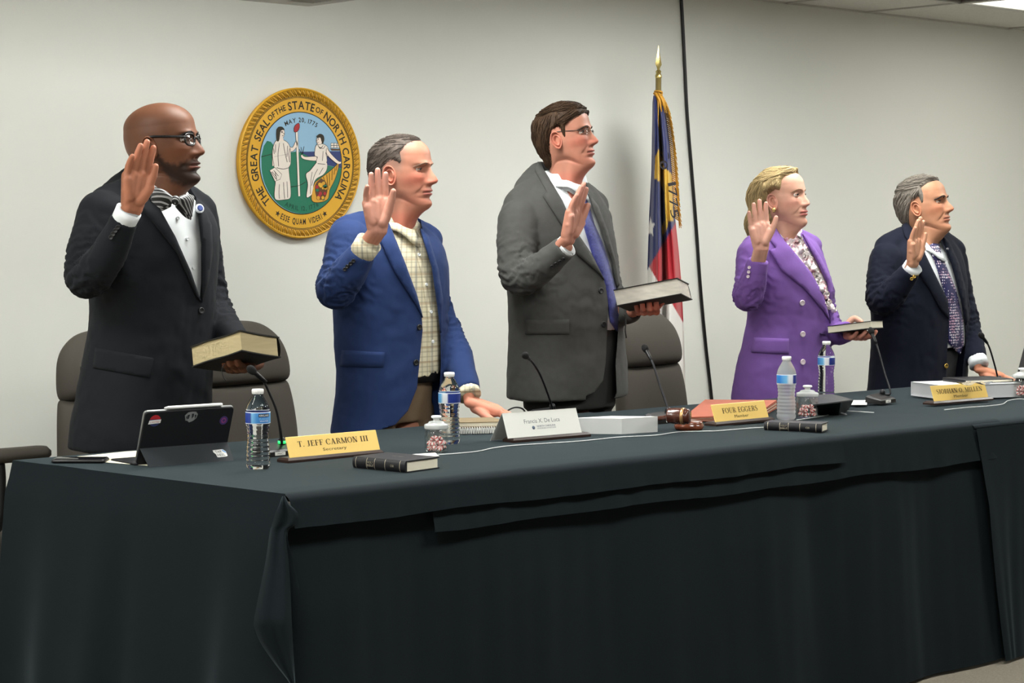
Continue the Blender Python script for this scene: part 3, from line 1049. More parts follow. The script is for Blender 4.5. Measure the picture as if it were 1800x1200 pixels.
def carve(obj, poly, d_near, d_far, solver='MANIFOLD'):
    """cut an opening of that outline into the front of a garment"""
    n = len(poly)
    v = [at_depth(x, y, d_near) for x, y in poly] + [at_depth(x, y, d_far) for x, y in poly]
    tri = [tuple(t) for t in geometry.tessellate_polygon([[Vector((x, y, 0)) for x, y in poly]])]
    g = Geo().add(v, [tuple(t) for t in tri] + [tuple(n + k for k in reversed(t)) for t in tri] + [(i, (i + 1) % n, n + (i + 1) % n, n + i) for i in range(n)])
    me = bpy.data.meshes.new('cut'); me.from_pydata([tuple(Vector(p) - root_pos(obj)) for p in g.v], [], g.f)
    bm = bmesh.new(); bm.from_mesh(me); bmesh.ops.recalc_face_normals(bm, faces=bm.faces); bm.to_mesh(me); bm.free()
    c = bpy.data.objects.new('cut', me); COL.objects.link(c)
    c.location = root_pos(obj)
    m = obj.modifiers.new('open', 'BOOLEAN'); m.operation = 'DIFFERENCE'; m.object = c; m.solver = solver
    dg = bpy.context.evaluated_depsgraph_get()
    ev = bpy.data.meshes.new_from_object(obj.evaluated_get(dg))
    obj.modifiers.remove(m)
    if len(ev.polygons) > 100:
        old = obj.data; obj.data = ev; ev.name = old.name; bpy.data.meshes.remove(old)
    else:
        print('carve failed', obj.name)
    bpy.data.objects.remove(c); bpy.data.meshes.remove(me)

def wrinkle(v, n, joints, amp=.0035, seed=1.0):
    """folds gather where the sleeve bends; the rest ripples a little"""
    d = amp * .55 * fbm(v, 9, seed, 3) + amp * .25 * fbm(v, 24, seed + 4, 2)
    for c, ax, rad, wl, a in joints:
        q = v - np.asarray(c); ax = np.asarray(ax, float) / np.linalg.norm(ax)
        s = q @ ax; r = np.linalg.norm(q, axis=1)
        ph = 1.3 * fbm(v[r < rad * 2], 10, seed + 7, 2) if False else 0
        d = d + a * np.sin(s * 2 * PI / wl + 14 * d / amp) * np.exp(-(r / rad) ** 2)
    return v + n * d[:, None]

def disc(g, c, nrm, r, h, n=16, dome=0.4):
    """a button facing nrm"""
    z = Vector(nrm).normalized(); x = z.orthogonal().normalized(); y = z.cross(x)
    T = frame(c, x, y, z)
    gg = Geo().lathe([(r * .9, -h), (r, -h * .3), (r, h * .5), (r * .82, h), (r * .62, h * (1 - dome)), (r * .1, h * (1 - dome))], n)
    g.add(gg.moved(T).v, gg.f)
# ------------------------------------------------------------------ the five people behind the table
m_eye = mat('eye', (255, 255, 255), 0.25, attr='Col', spec=0.6)
m_white = mat('white_shirt_cotton', (222, 226, 228), 0.8, bump=(500, 0.1, 0.001))
m_button = mat('dark_button', (26, 26, 28), 0.35)
m_lensglass = bpy.data.materials.new('clear_lens'); m_lensglass.use_nodes = True
nt = m_lensglass.node_tree; nt.nodes.clear()
_o = nt.nodes.new('ShaderNodeOutputMaterial'); _m = nt.nodes.new('ShaderNodeMixShader'); _t = nt.nodes.new('ShaderNodeBsdfTransparent'); _g = nt.nodes.new('ShaderNodeBsdfGlossy')
_g.inputs['Roughness'].default_value = .18; _m.inputs[0].default_value = .05
nt.links.new(_t.outputs[0], _m.inputs[1]); nt.links.new(_g.outputs[0], _m.inputs[2]); nt.links.new(_m.outputs[0], _o.inputs[0])
m_shoe = mat('black_leather_shoe', (18, 17, 17), 0.35)

def skin_mat(name):
    return mat(name, (255, 255, 255), 0.5, attr='Col', spec=0.3, bump=(900, 0.12, 0.0008), sss=0.06)

def make_jacket(F, m, near, far, voxsize=0.0065, traps=None, extra=None, amp=.0058, seed=1.0, joints=None, na=44):
    g = Geo()
    g.loft(F.torso())
    for path in (near, far):
        p, r = F.arm(path, na)
        g.tube(p, r, 18)
    for path in (near, far):
        q = path[0]
        g.ball(tuple(F.pt(*q[:3])), q[3] * 1.0, 20, 14)
    for a, ra, b, rb in traps or []:
        g.capsule(F.pt(*a), F.pt(*b), ra, rb)
    v, n, f = voxel(g, voxsize, 8, .5)
    J = []
    for path in (near, far):
        k = 2
        e = F.pt(*path[k][:3]); up = F.pt(*path[k - 1][:3]); lo = F.pt(*path[k + 1][:3])
        J.append((e, up - e, .095, .032, .0055))
        J.append(((e + lo) / 2, lo - e, .08, .036, .0040))
        sh = F.pt(*path[0][:3])
        J.append((sh + (e - sh) * .35, (e - sh) + np.array([0, 0, .1]), .07, .045, .0025))
    v = wrinkle(v, n, J + (joints or []), amp, seed)
    o = build('jacket', Geo().add(v, f), m, F.root)
    return o, tree_of(v, f)

def make_shirt(F, m, rows, traps, inset=.013, name='shirt', sub=5, amp=.003):
    g = Geo(); g.loft(F.torso(inset=inset, rows=rows, sub=sub))
    for a, ra, b, rb in traps or []:
        g.capsule(F.pt(*a), F.pt(*b), ra - .012, rb - .012)
    v, n, f = voxel(g, .0075, 4, .5)
    v = v + n * (amp * fbm(v, 12, 3.3, 2))[:, None]
    return build(name, Geo().add(v, f), m, F.root), (v, f)

def collar_band(H, grow=.035, front=-.20, back=-.03, height=.16, gap=.10, leaf=.13, flare=.07):
    """stand and turned-down leaf of a shirt collar, open at the front"""
    g = Geo()
    rows = []
    ts = np.linspace(gap, 2 * PI - gap, 72)
    zz = H.z
    for t in ts:
        q = (1 - math.cos(t)) / 2
        k = int(np.argmin(np.abs(H.t - t)))
        zt = front + (back - front) * q
        dn = min(t, 2 * PI - t) - gap
        low = .10 + leaf * math.exp(-(dn / .55) ** 2)
        fl = flare * (1 + .6 * math.exp(-(dn / .5) ** 2))
        col = []
        for dz, gr in ((-height, grow - .012), (-.5 * height, grow - .012), (0, grow - .008), (.008, grow + .006), (0, grow + .022), (-low * .5, grow + .022 + fl * .6), (-low, grow + .022 + fl), (-low, grow + .006 + fl), (-low * .5, grow + .004 + fl * .5), (-.02, grow + .004), (-height, grow + .004)):
            z = zt + dz
            p = (np.interp(z, zz, H.S[:, k, 0]), np.interp(z, zz, H.S[:, k, 1]))
            rad = math.hypot(p[0] + .08, p[1]); s = (rad + gr) / rad
            col.append(tuple(H.w((-.08 + (p[0] + .08) * s, p[1] * s, z))))
        rows.append(col)
    n = len(rows[0])
    g.loft(rows, cap=True)
    return g

def cuff(F, g, path_end, frac_r, ext, n=20, base=.03):
    """shirt cuff beyond the sleeve's end"""
    a = F.pt(*path_end[0][:3]); b = F.pt(*path_end[1][:3]); r = path_end[1][3]
    d = (b - a) / np.linalg.norm(b - a)
    g.tube([b - d * base, b + d * ext * .4, b + d * ext, b + d * ext, b + d * (ext - .012)], [r * frac_r * .97, r * frac_r, r * frac_r * 1.02, r * frac_r * .9, r * frac_r * .85], n)
    return b, d

def legs(F, m, top_py, bot_w=(.088, .08, .065), spread=.085, hip=None):
    """trousers below the jacket down to the shoes"""
    g = Geo()
    sy, cy = math.sin(F.yaw), math.cos(F.yaw)
    lat = -RT * sy - FH * cy
    fac = RT * cy - FH * sy
    c = F.foot.copy()
    r = F.rows[-1]
    top = F.ring(top_py, r[1] + 9, r[2] - 7, inset=.02)
    mid = [p * np.array([1, 1, 0]) + np.array([0, 0, .80]) for p in F.ring(r[0], r[1] + 14, r[2] - 7, inset=.03)]
    g.loft([top, mid])
    ctr = np.mean(mid, 0)
    for s in (-1, 1):
        h = ctr + lat * spread * s; h[2] = .84
        f = ctr + lat * (spread + .03) * s; f[2] = .08
        kn = (h + f) / 2 + fac * .02
        g.tube([h, h * .7 + kn * .3, kn, (kn + f) / 2, f], [bot_w[0], bot_w[0] * .95, bot_w[1], bot_w[1] * .9, bot_w[2] + .015], 20)
    v, n, fs = voxel(g, .011, 3)
    v = v + n * (.004 * fbm(v, 8, 2.0, 2))[:, None]
    tr = build('trousers', Geo().add(v, fs), m, F.root)
    for s in (-1, 1):
        f = ctr + lat * (spread + .03) * s; f[2] = 0
        g = Geo()
        rings = []
        for u, w, hh in ((-.10, .02, .045), (-.085, .036, .075), (-.03, .04, .095), (.03, .042, .085), (.09, .047, .055), (.14, .045, .042), (.175, .03, .03), (.185, .01, .015)):
            rings.append([tuple(f + fac * u + lat * w * math.cos(a) + np.array([0, 0, hh / 2 + hh / 2 * math.sin(a)])) for a in np.linspace(0, 2 * PI, 16, endpoint=False)])
        g.loft(rings)
        build('shoe', g, m_shoe, F.root)
    return tr, (v, fs)

def finish_body(F, skin_m, parts):
    """trunk and limbs inside the clothes, joined to head and hands in one mesh"""
    for a, b, r0, r1 in parts:
        F.body.capsule(a, b, r0, r1)
    return build('body', F.body, [skin_m, m_eye], F.root)

def inner(F, H, near, far, topc, hipc, skin):
    F.body.col = lin(skin)[:3]
    neck = H.w((-.1, 0, -.5)); ch = F.pt(*topc); hp = F.pt(*hipc)
    P = [(neck, ch, .05, .08), (ch, hp, .08, .08)]
    for path in (near, far):
        q = [F.pt(*p[:3]) for p in path]
        q[0] = q[0] - np.array([0, 0, .045])
        P.append((ch, q[0], .045, .03))
        for i in range(len(q) - 1):
            P.append((q[i], q[i + 1], .030, .024))
    for s in (-1, 1):
        a = hp + RT * .05 * s; b = F.foot + RT * .06 * s + np.array([0, 0, .1])
        P.append((a, b, .06, .04))
    F.body.m = 0
    return P

def lay(F, parent, tree, name, poly, m, off=.004, th=.006, step=6.0, bulge=0.0):
    return build(name, patch(tree, poly, off, th, step, bulge), m, parent)

def put_buttons(F, parent, tree, pts, r, m, name='button', h=.0035):
    for x, y in pts:
        rn = Vector(ray(x, y)).normalized()
        hit, nr, _, _ = tree.ray_cast(Vector(EYE), rn)
        if hit is None: continue
        g = Geo(); disc(g, np.array(hit) + np.array(nr) * .004, np.array(nr) - np.array(rn) * .4, r, h)
        build(name, g, m, parent)

def glasses(H, parent, m_frame, w=.17, h=.105, rim=.010, half=False, zc=.52, lensx=.03):
    o = None
    g = Geo()
    lens = []
    for s in (-1, 1):
        yc = .155 * s
        x0 = H.surf_x(.0, .55) - .035
        loop = []
        for k in range(28):
            a = 2 * PI * k / 28
            cx, sx = math.cos(a), math.sin(a)
            yy = yc + w / 2 * 1.55 * np.sign(cx) * abs(cx) ** .7 * .62; zz = zc + h / 2 * np.sign(sx) * abs(sx) ** .75
            xx = x0 + .035 - .55 * (abs(yy) - .02) ** 2 * 1.6
            loop.append(np.array([xx, yy, zz]))
        lens.append((s, loop))
        if half:
            top = [p for p in loop if p[2] >= zc - .012]
            top.sort(key=lambda p: p[1])
            g.tube([H.w(p) for p in top], rim * H.size * .8, 6)
            g.tube([H.w(p) for p in loop] + [H.w(loop[0])], rim * H.size * .35, 5)
        else:
            g.tube([H.w(p) for p in loop] + [H.w(loop[0]), H.w(loop[1])], rim * H.size, 6)
        outer = max(loop, key=lambda p: abs(p[1]))
        hx = outer + np.array([-.01, .012 * s, .030])
        ear = np.array([-.05, (.345 * H.par.get('width', 1.0) + .008) * s, .585])
        mid = (hx + ear) / 2 + np.array([0, .012 * s, .008])
        tip = ear + np.array([-.10, -.01 * s, -.10])
        g.tube([H.w(q) for q in spline([outer + np.array([0, 0, .03]), hx, mid, ear, tip], 24)], rim * H.size * 1.15, 6)
    b = [np.array([H.surf_x(0, .55) + .012, y, zc + .028 - abs(y) * .15]) for y in (-.055, -.02, .02, .055)]
    g.tube([H.w(q) for q in b], rim * H.size * .9, 6)
    o = build('glasses', g, m_frame, parent)
    for s, loop in lens:
        c = np.mean(loop, 0)
        gg = Geo()
        n = len(loop)
        fr = [tuple(H.w(p + np.array([.004, 0, 0]))) for p in loop]; bk = [tuple(H.w(p - np.array([.004, 0, 0]))) for p in loop]
        gg.loft([bk, fr], cap=True)
        build('lens', gg, m_lensglass, o)
    return o

def U(u, w, z):
    """direction: picture right, away from the camera, up"""
    return RT * u + FH * w + np.array([0, 0, z])

# ================================================================ 1: bald man, black suit
F = Figure('p1', 'bald bearded person in black suit and striped bow tie holding a thick worn bible', 6.06, 262, math.radians(42),
           [(330, 205, 318), (348, 160, 348), (380, 137, 378), (430, 135, 386), (480, 148, 384), (530, 157, 380), (580, 153, 376), (640, 143, 374), (700, 131, 373), (750, 121, 372), (785, 118, 371)])
near = [(182, 382, -.16, .078), (160, 437, -.21, .066), (153, 488, -.25, .060), (186, 452, -.33, .052), (219, 385, -.37, .040)]
far = [(345, 392, .16, .070), (357, 450, .19, .060), (372, 530, .18, .056), (396, 574, .08, .048), (420, 606, .0, .040)]
traps = [((262, 330, 0.0), .062, (190, 362, -.11), .060), ((290, 330, 0.02), .055, (350, 372, .14), .055), ((238, 318, .05), .05, (205, 350, -.04), .06)]
m_suit1 = mat('black_suit_wool', (27, 29, 33), 0.8, spec=0.12, sheen=0.02, bump=(420, 0.2, 0.001))
jk, tr = make_jacket(F, m_suit1, near, far, traps=traps, seed=1.0)
carve(jk, [(255, 300), (263, 335), (284, 372), (306, 412), (334, 474), (351, 526), (355, 480), (355, 430), (350, 385), (345, 355), (345, 310)], 5.2, 6.10)
sh, _ = make_shirt(F, m_white, [(318, 225, 318), (340, 200, 338), (370, 160, 366), (430, 145, 382), (480, 155, 381), (535, 160, 378), (600, 155, 374)], traps[:2])
par = dict(width=1.0, jowl=.012, neck=.03, throat=.02, nose=1.0, nose_w=1.22, lips=1.25, lip=(128, 78, 70), blush=(120, 66, 42), blush_k=.35, eye_open=.25, iris=(40, 26, 18), chin=.04,
           beard=([(.02, .42), (.10, .30), (.20, .26), (.30, .29), (.42, .31), (.5, .28), (.5, .0), (.25, -.03), (.12, .02), (.02, .18), (-.02, .36)], (30, 21, 17), .88), brow=.024)
SK1 = (100, 64, 45)
H = Head(F.d, (267, 259), -.10, .2525, math.radians(11), math.radians(6.5), 0, par, SK1, 'p1')
H.add_to(F.body)
place_hand(F.body, dict(curl=((.02, .10, .08), (.02, .10, .08), (.08, .22, .12), (.16, .3, .2)), spread=(1, 0, -1, -3), thumb=(.30, .12), tcurl=.12, size=1.03), F.pt(233, 362, -.38), U(.16, .02, 1), U(.62, -.78, .08), F.pt(*near[-2][:3]), skin=(140, 88, 62), tip=(196, 130, 104))
place_hand(F.body, dict(curl=((.5, .75, .5), (.5, .8, .5), (.5, .8, .5), (.55, .85, .5)), spread=(4, 0, -4, -8), thumb=(.6, .3)), F.pt(446, 640, -.12), U(-.45, -.85, -.08), U(-.05, .1, 1), F.pt(*far[-2][:3]), left=True, skin=SK1, tip=(150, 96, 70))
body = finish_body(F, skin_mat('deep_brown_skin'), inner(F, H, near, far, (262, 420, 0), (245, 740, 0), SK1))
H.brows(F.root, (22, 15, 12), .018)
bd = build('collar', collar_band(H, .03, -.24, -.05, .15, leaf=.06, flare=.04), m_white, sh)
ctree = BVHTree.FromPolygons([v.co + root_pos(bd) for v in bd.data.vertices], [tuple(p.vertices) for p in bd.data.polygons])
stree = tree_of(*_)
0 and lay(F, sh, stree, 'collar_wing', [(262, 318), (272, 322), (288, 336), (298, 348), (289, 362), (276, 346), (263, 328)], m_white, .012, .012, 4)
c = Geo(); cuff(F, c, near[-2:], .90, .030); build('cuff', c, m_white, sh)
lay(F, jk, tr, 'lapel', [(219, 306), (236, 312), (254, 324), (264, 338), (284, 375), (306, 414), (334, 477), (352, 530), (345, 522), (311, 445), (267, 388), (246, 364), (232, 338)], m_suit1, .008, .010, 5, .003)
lay(F, jk, tr, 'lapel', [(348, 358), (358, 366), (370, 396), (372, 440), (366, 490), (354, 532), (354, 480), (354, 430), (350, 390)], m_suit1, .008, .010, 5, .003)
lay(F, jk, tr, 'pocket_flap', [(168, 611), (270, 629), (264, 664), (164, 646)], m_suit1, .005, .007, 6, .002)
put_buttons(F, jk, tr, [(352, 546)], .010, m_button)
put_buttons(F, jk, tr, [(196, 417), (200, 411), (204, 405), (208, 399)], .007, m_button, 'sleeve_button')
put_buttons(F, sh, stree, [(311, 384), (328, 420), (339, 470)], .0055, m_white)
# striped bow tie
m_bow = bpy.data.materials.new('striped_silk'); m_bow.use_nodes = True
nt = m_bow.node_tree; bb = nt.nodes['Principled BSDF']; bb.inputs['Roughness'].default_value = .4
tc = nt.nodes.new('ShaderNodeTexCoord'); wv = nt.nodes.new('ShaderNodeTexWave'); wv.inputs['Scale'].default_value = 46; wv.inputs['Distortion'].default_value = .6
wv.bands_direction = 'DIAGONAL'
rp = nt.nodes.new('ShaderNodeValToRGB'); rp.color_ramp.interpolation = 'CONSTANT'
rp.color_ramp.elements[0].color = lin((14, 14, 16)); rp.color_ramp.elements[1].color = lin((150, 150, 150)); rp.color_ramp.elements[1].position = .72
nt.links.new(tc.outputs['Object'], wv.inputs['Vector']); nt.links.new(wv.outputs['Fac'], rp.inputs[0]); nt.links.new(rp.outputs[0], bb.inputs['Base Color'])
g = Geo()
kc = F.pt(307, 352, -.155)
ax = U(.80, .42, -.10); ax /= np.linalg.norm(ax); fc = U(.5, -.85, 0); upv = np.cross(fc, ax); upv /= np.linalg.norm(upv)
if upv[2] < 0: upv = -upv
for s in (-1, 1):
    for lay_ in (0, 1):
        rings = []
        for k in range(12):
            u = k / 11
            half = .011 + .020 * math.sin(min(1, u * 1.15) * PI * .55) + .003 * lay_
            th = .011 * (1 - .5 * u)
            cpt = kc + ax * s * (.008 + .056 * u) - upv * (.006 * lay_ + .010 * u * (s > 0)) - fc * (.006 * lay_ + .02 * u * u)
            rings.append([tuple(cpt + upv * half * math.sin(a) + fc * th * math.cos(a) * (1 + .35 * math.sin(3 * a))) for a in np.linspace(0, 2 * PI, 20, endpoint=False)])
        g.loft(rings)
g.ball(tuple(kc + fc * .007), .0125, sc=(1, 1, 1.15))
build('bow_tie', g, m_bow, F.root)
# lapel pin
g = Geo(); hit = tr.ray_cast(Vector(EYE), Vector(ray(345, 371)).normalized())
if hit[0] is not None:
    disc(g, np.array(hit[0]) + np.array(hit[1]) * .014, np.array(hit[1]) * .6 + U(.3, -.8, 0), .014, .004, 20, .2)
    pin = build('lapel_pin', g, mat('white_enamel_pin', (215, 220, 228), .3), jk)
    g = Geo(); disc(g, np.array(hit[0]) + np.array(hit[1]) * .0172, np.array(hit[1]) * .6 + U(.3, -.8, 0), .009, .003, 16, .1)
    build('emblem', g, mat('blue_enamel', (52, 72, 140), .3), pin)
glasses(H, F.root, mat('dark_acetate', (20, 19, 20), .25), w=.20, h=.135, rim=.012)
legs(F, mat('black_trouser_wool', (20, 21, 24), .85, spec=.2), 640)

# ================================================================ 2: grey cropped hair, blue blazer
F = Figure('p2', 'grey cropped person in blue blazer and plaid shirt, one hand on a notebook', 6.68, 690, math.radians(45),
           [(390, 632, 735), (402, 606, 752), (425, 582, 776), (460, 578, 788), (500, 582, 790), (550, 585, 788), (600, 588, 786), (650, 590, 784), (700, 588, 782), (735, 584, 781), (760, 580, 780)])
near = [(612, 427, -.16, .074), (601, 476, -.21, .067), (591, 507, -.25, .063), (614, 478, -.31, .055), (638, 442, -.35, .044)]
far = [(742, 442, .15, .068), (757, 510, .17, .060), (779, 575, .14, .056), (803, 625, .05, .050), (822, 688, -.04, .044)]
traps = [((672, 395, 0.0), .062, (612, 412, -.12), .062), ((705, 400, 0.02), .055, (752, 422, .13), .052)]
m_blue = mat('blue_blazer_wool', (41, 58, 100), 0.8, spec=0.12, sheen=0.04, bump=(420, 0.2, 0.001))
jk, tr = make_jacket(F, m_blue, near, far, traps=traps, seed=2.0)
carve(jk, [(672, 372), (685, 400), (710, 459), (732, 519), (741, 555), (743, 580), (738, 630), (733, 682), (717, 722), (695, 746), (660, 758), (600, 764), (600, 800), (771, 800), (772, 700), (775, 640), (774, 590), (770, 540), (760, 470), (746, 425), (738, 380)], 5.7, 6.74)
# plaid shirt
m_plaid = bpy.data.materials.new('plaid_cotton'); m_plaid.use_nodes = True
nt = m_plaid.node_tree; bb = nt.nodes['Principled BSDF']; bb.inputs['Roughness'].default_value = .85
tc = nt.nodes.new('ShaderNodeTexCoord'); sp = nt.nodes.new('ShaderNodeSeparateXYZ'); nt.links.new(tc.outputs['Object'], sp.inputs[0])
def wave(src, freq, lo):
    m1 = nt.nodes.new('ShaderNodeMath'); m1.operation = 'MULTIPLY'; m1.inputs[1].default_value = freq; nt.links.new(src, m1.inputs[0])
    m2 = nt.nodes.new('ShaderNodeMath'); m2.operation = 'FRACT'; nt.links.new(m1.outputs[0], m2.inputs[0])
    m3 = nt.nodes.new('ShaderNodeMath'); m3.operation = 'GREATER_THAN'; m3.inputs[1].default_value = lo; nt.links.new(m2.outputs[0], m3.inputs[0])
    return m3.outputs[0]
prev = None
dg_ = nt.nodes.new('ShaderNodeMath'); dg_.operation = 'SUBTRACT'; nt.links.new(sp.outputs['X'], dg_.inputs[0]); nt.links.new(sp.outputs['Y'], dg_.inputs[1])
for src, fr, lo, cc, k in ((sp.outputs['Z'], 62, .72, (138, 126, 98), .36), (dg_.outputs[0], 46, .72, (130, 126, 106), .36), (sp.outputs['Z'], 21, .84, (168, 136, 92), .42), (dg_.outputs[0], 15.5, .86, (104, 112, 120), .34)):
    mx = nt.nodes.new('ShaderNodeMix'); mx.data_type = 'RGBA'
    mm = nt.nodes.new('ShaderNodeMath'); mm.operation = 'MULTIPLY'; mm.inputs[1].default_value = k
    nt.links.new(wave(src, fr, lo), mm.inputs[0]); nt.links.new(mm.outputs[0], mx.inputs['Factor'])
    if prev is None: mx.inputs['A'].default_value = lin((222, 214, 186))
    else: nt.links.new(prev, mx.inputs['A'])
    mx.inputs['B'].default_value = lin(cc); prev = mx.outputs['Result']
nt.links.new(prev, bb.inputs['Base Color'])
sh, _ = make_shirt(F, m_plaid, [(378, 655, 738), (400, 630, 745), (430, 600, 768), (480, 590, 781), (550, 590, 785), (600, 592, 784), (640, 596, 782), (664, 600, 780)], traps, inset=.012)
stree = tree_of(*_)
par = dict(width=.98, jowl=.012, neck=.02, throat=.02, nose=1.05, nose_w=1.0, lips=.75, lip=(176, 100, 96), blush=(190, 104, 86), blush_k=.75, neck_red=.55, eye_open=.17, iris=(70, 80, 86), chin=.03, fold=.009, bag=.012)
SK2 = (180, 124, 102)
par['scalp'] = ([(-0.4, 0.3), (-0.1, 0.55), (0.1, 0.5), (0.16, 0.72), (0.2, 0.84), (0.3, 0.9), (0.4, 1.1), (-0.6, 1.1)], (128, 108, 98), .55)
H = Head(F.d, (688.5, 308), -.10, .2435, math.radians(20), math.radians(3.5), 0, par, SK2, 'p2')
H.add_to(F.body)
place_hand(F.body, dict(curl=((.04, .12, .1), (.0, .08, .08), (.05, .14, .1), (.22, .42, .2)), spread=(2, 0, -2, -4), thumb=(.34, .35), tcurl=.10, size=1.02), F.pt(664, 402, -.37), U(-.06, .02, 1), U(.38, -.92, .05), F.pt(*near[-2][:3]), skin=SK2, tip=(206, 150, 134))
place_hand(F.body, dict(curl=((.06, .14, .12), (.04, .12, .1), (.06, .12, .1), (.1, .16, .12)), spread=(6, 1, -5, -12), thumb=(.72, .2), size=1.04), F.pt(829, 707, -.055), U(.94, -.10, -.30), U(.0, .05, -1), F.pt(*far[-2][:3]), left=True, skin=(206, 136, 112), tip=(206, 142, 124))
body = finish_body(F, skin_mat('ruddy_skin'), inner(F, H, near, far, (690, 470, 0), (680, 730, 0), SK2))
H.brows(F.root, (150, 122, 104), .014)
H.hair(F.root, [(-.6, .30), (-.34, .22), (-.20, .30), (-.155, .45), (-.12, .58), (-.02, .635), (.055, .60), (.06, .48), (.09, .44), (.13, .50), (.15, .68), (.14, .76), (.20, .84), (.28, .885), (.33, .905), (.4, 1.1), (-.6, 1.1)],
       .020, (84, 75, 69), strands=800, fade=.09, length=.17, tint=.30, lift=.004, srad=.0042, flow=lambda x, y, z: ((.75, -.5) if z < .85 else (-.8, 0)))
build('collar', collar_band(H, .035, -.26, -.08, .14), m_plaid, sh)
0 and lay(F, sh, stree, 'collar_wing', [(681, 374), (692, 378), (708, 392), (722, 404), (713, 424), (704, 421), (694, 404), (684, 388)], m_plaid, .012, .010, 4, .003)
0 and lay(F, sh, stree, 'collar_wing', [(727, 398), (733, 392), (738, 402), (740, 418), (734, 426), (727, 414)], m_plaid, .012, .010, 4, .003)
lay(F, sh, stree, 'placket', [(722, 414), (730, 414), (748, 480), (760, 560), (763, 655), (755, 655), (752, 560), (740, 480)], m_plaid, .003, .006, 5)
put_buttons(F, sh, stree, [(735, 448), (748, 500), (756, 548), (759, 600)], .0055, m_white)
c = Geo(); b0, d0 = cuff(F, c, near[-2:], .93, .040); build('cuff', c, m_plaid, sh)
c = Geo(); cuff(F, c, far[-2:], .93, .018); build('cuff', c, m_plaid, sh)
lay(F, jk, tr, 'lapel', [(660, 378), (674, 372), (685, 398), (710, 459), (732, 519), (742, 558), (735, 543), (716, 513), (695, 481), (678, 446), (667, 420), (660, 398)], m_blue, .008, .010, 5, .003)
lay(F, jk, tr, 'lapel', [(738, 402), (752, 416), (768, 470), (777, 525), (774, 585), (769, 540), (759, 470), (746, 428)], m_blue, .008, .010, 5, .003)
lay(F, jk, tr, 'pocket_flap', [(602, 615), (676, 619), (674, 645), (598, 644)], m_blue, .005, .007, 6, .002)
put_buttons(F, jk, tr, [(736, 575), (730, 637)], .010, m_button)
put_buttons(F, jk, tr, [(607, 473), (612, 468), (617, 463), (622, 458)], .0065, m_button, 'sleeve_button')
m_tan = mat('tan_twill', (118, 98, 76), .85, bump=(300, .2, .001), var=(6, .06))
trs, tv = legs(F, m_tan, 655)
ttree = tree_of(*tv)
gb = Geo()
r0 = F.ring(652, 600, 779, inset=.009); r1 = F.ring(670, 600, 779, inset=.009); r2 = F.ring(670, 600, 779, inset=.016); r3 = F.ring(652, 600, 779, inset=.016)
gb.loft([r0, r1, r2, r3, r0], cap=False)
bl = build('belt', gb, mat('black_leather', (22, 20, 20), .4), trs)

# ================================================================ 3: tall man, grey suit
F = Figure('p3', 'tall brown-haired person in charcoal suit and glasses holding a silver-edged book', 7.19, 985, math.radians(45),
           [(318, 938, 1030), (335, 905, 1050), (360, 884, 1066), (395, 875, 1076), (440, 880, 1084), (490, 888, 1090), (540, 892, 1094), (590, 893, 1098), (640, 891, 1103), (680, 890, 1104), (698, 890, 1104)])
near = [(912, 388, -.16, .074), (909, 441, -.21, .068), (913, 486, -.25, .063), (953, 468, -.31, .054), (994, 434, -.36, .042)]
far = [(1042, 385, .16, .068), (1056, 450, .18, .060), (1070, 520, .14, .056), (1088, 545, .05, .050), (1112, 546, -.05, .042)]
traps = [((965, 325, 0.0), .066, (915, 362, -.11), .064), ((1000, 330, 0.02), .055, (1044, 362, .13), .055), ((950, 308, .05), .05, (930, 335, -.04), .055)]
m_grey = mat('charcoal_suit_wool', (72, 72, 70), 0.8, spec=0.12, sheen=0.04, bump=(420, 0.25, 0.001), var=(60, .05))
jk, tr = make_jacket(F, m_grey, near, far, traps=traps, seed=3.0, joints=[(F.pt(980, 540, -.12), U(.3, 0, 1), .12, .05, .001)])
carve(jk, [(947, 275), (956, 298), (988, 354), (1010, 404), (1039, 445), (1059, 486), (1067, 508), (1069, 540), (1067, 590), (1065, 635), (1060, 669), (1045, 689), (1030, 696), (1030, 720), (1072, 720), (1084, 690), (1082, 640), (1086, 590), (1088, 540), (1084, 500), (1076, 460), (1058, 405), (1040, 362), (1030, 320)], 6.3, 7.24)
sh, _ = make_shirt(F, m_white, [(305, 950, 1035), (330, 930, 1042), (360, 900, 1060), (400, 885, 1075), (450, 886, 1084), (500, 892, 1090), (550, 896, 1094), (580, 898, 1096)], traps[:2], inset=.012)
stree = tree_of(*_)
par = dict(width=1.0, jowl=.02, neck=.03, throat=.035, nose=1.0, nose_w=1.05, lips=.8, lip=(178, 104, 98), blush=(184, 100, 84), blush_k=.65, neck_red=.5, eye_open=.24, iris=(70, 74, 70), chin=.03)
SK3 = (174, 120, 100)
H = Head(F.d, (981, 246), -.10, .2325, math.radians(20), math.radians(10), 0, par, SK3, 'p3')
H.add_to(F.body)
place_hand(F.body, dict(curl=((.02, .06, .05), (.0, .06, .05), (.04, .10, .08), (.08, .16, .1)), spread=(1, 0, -1, -2), thumb=(.22, .12), tcurl=.05, size=1.05), F.pt(999, 418, -.38), U(.24, .02, 1), U(.86, -.50, -.10), F.pt(*near[-2][:3]), skin=SK3, tip=(206, 148, 132))
place_hand(F.body, dict(curl=((.35, .6, .4), (.35, .65, .4), (.35, .65, .4), (.35, .6, .4)), spread=(4, 0, -4, -8), thumb=(.6, .3)), F.pt(1140, 543, -.09), U(-.10, -.95, -.05), U(-.05, .12, 1), F.pt(*far[-2][:3]), left=True, skin=(196, 126, 106), tip=(214, 142, 122))
body = finish_body(F, skin_mat('ruddy_skin_fair'), inner(F, H, near, far, (985, 420, 0), (985, 660, 0), SK3))
H.brows(F.root, (60, 44, 32), .018)
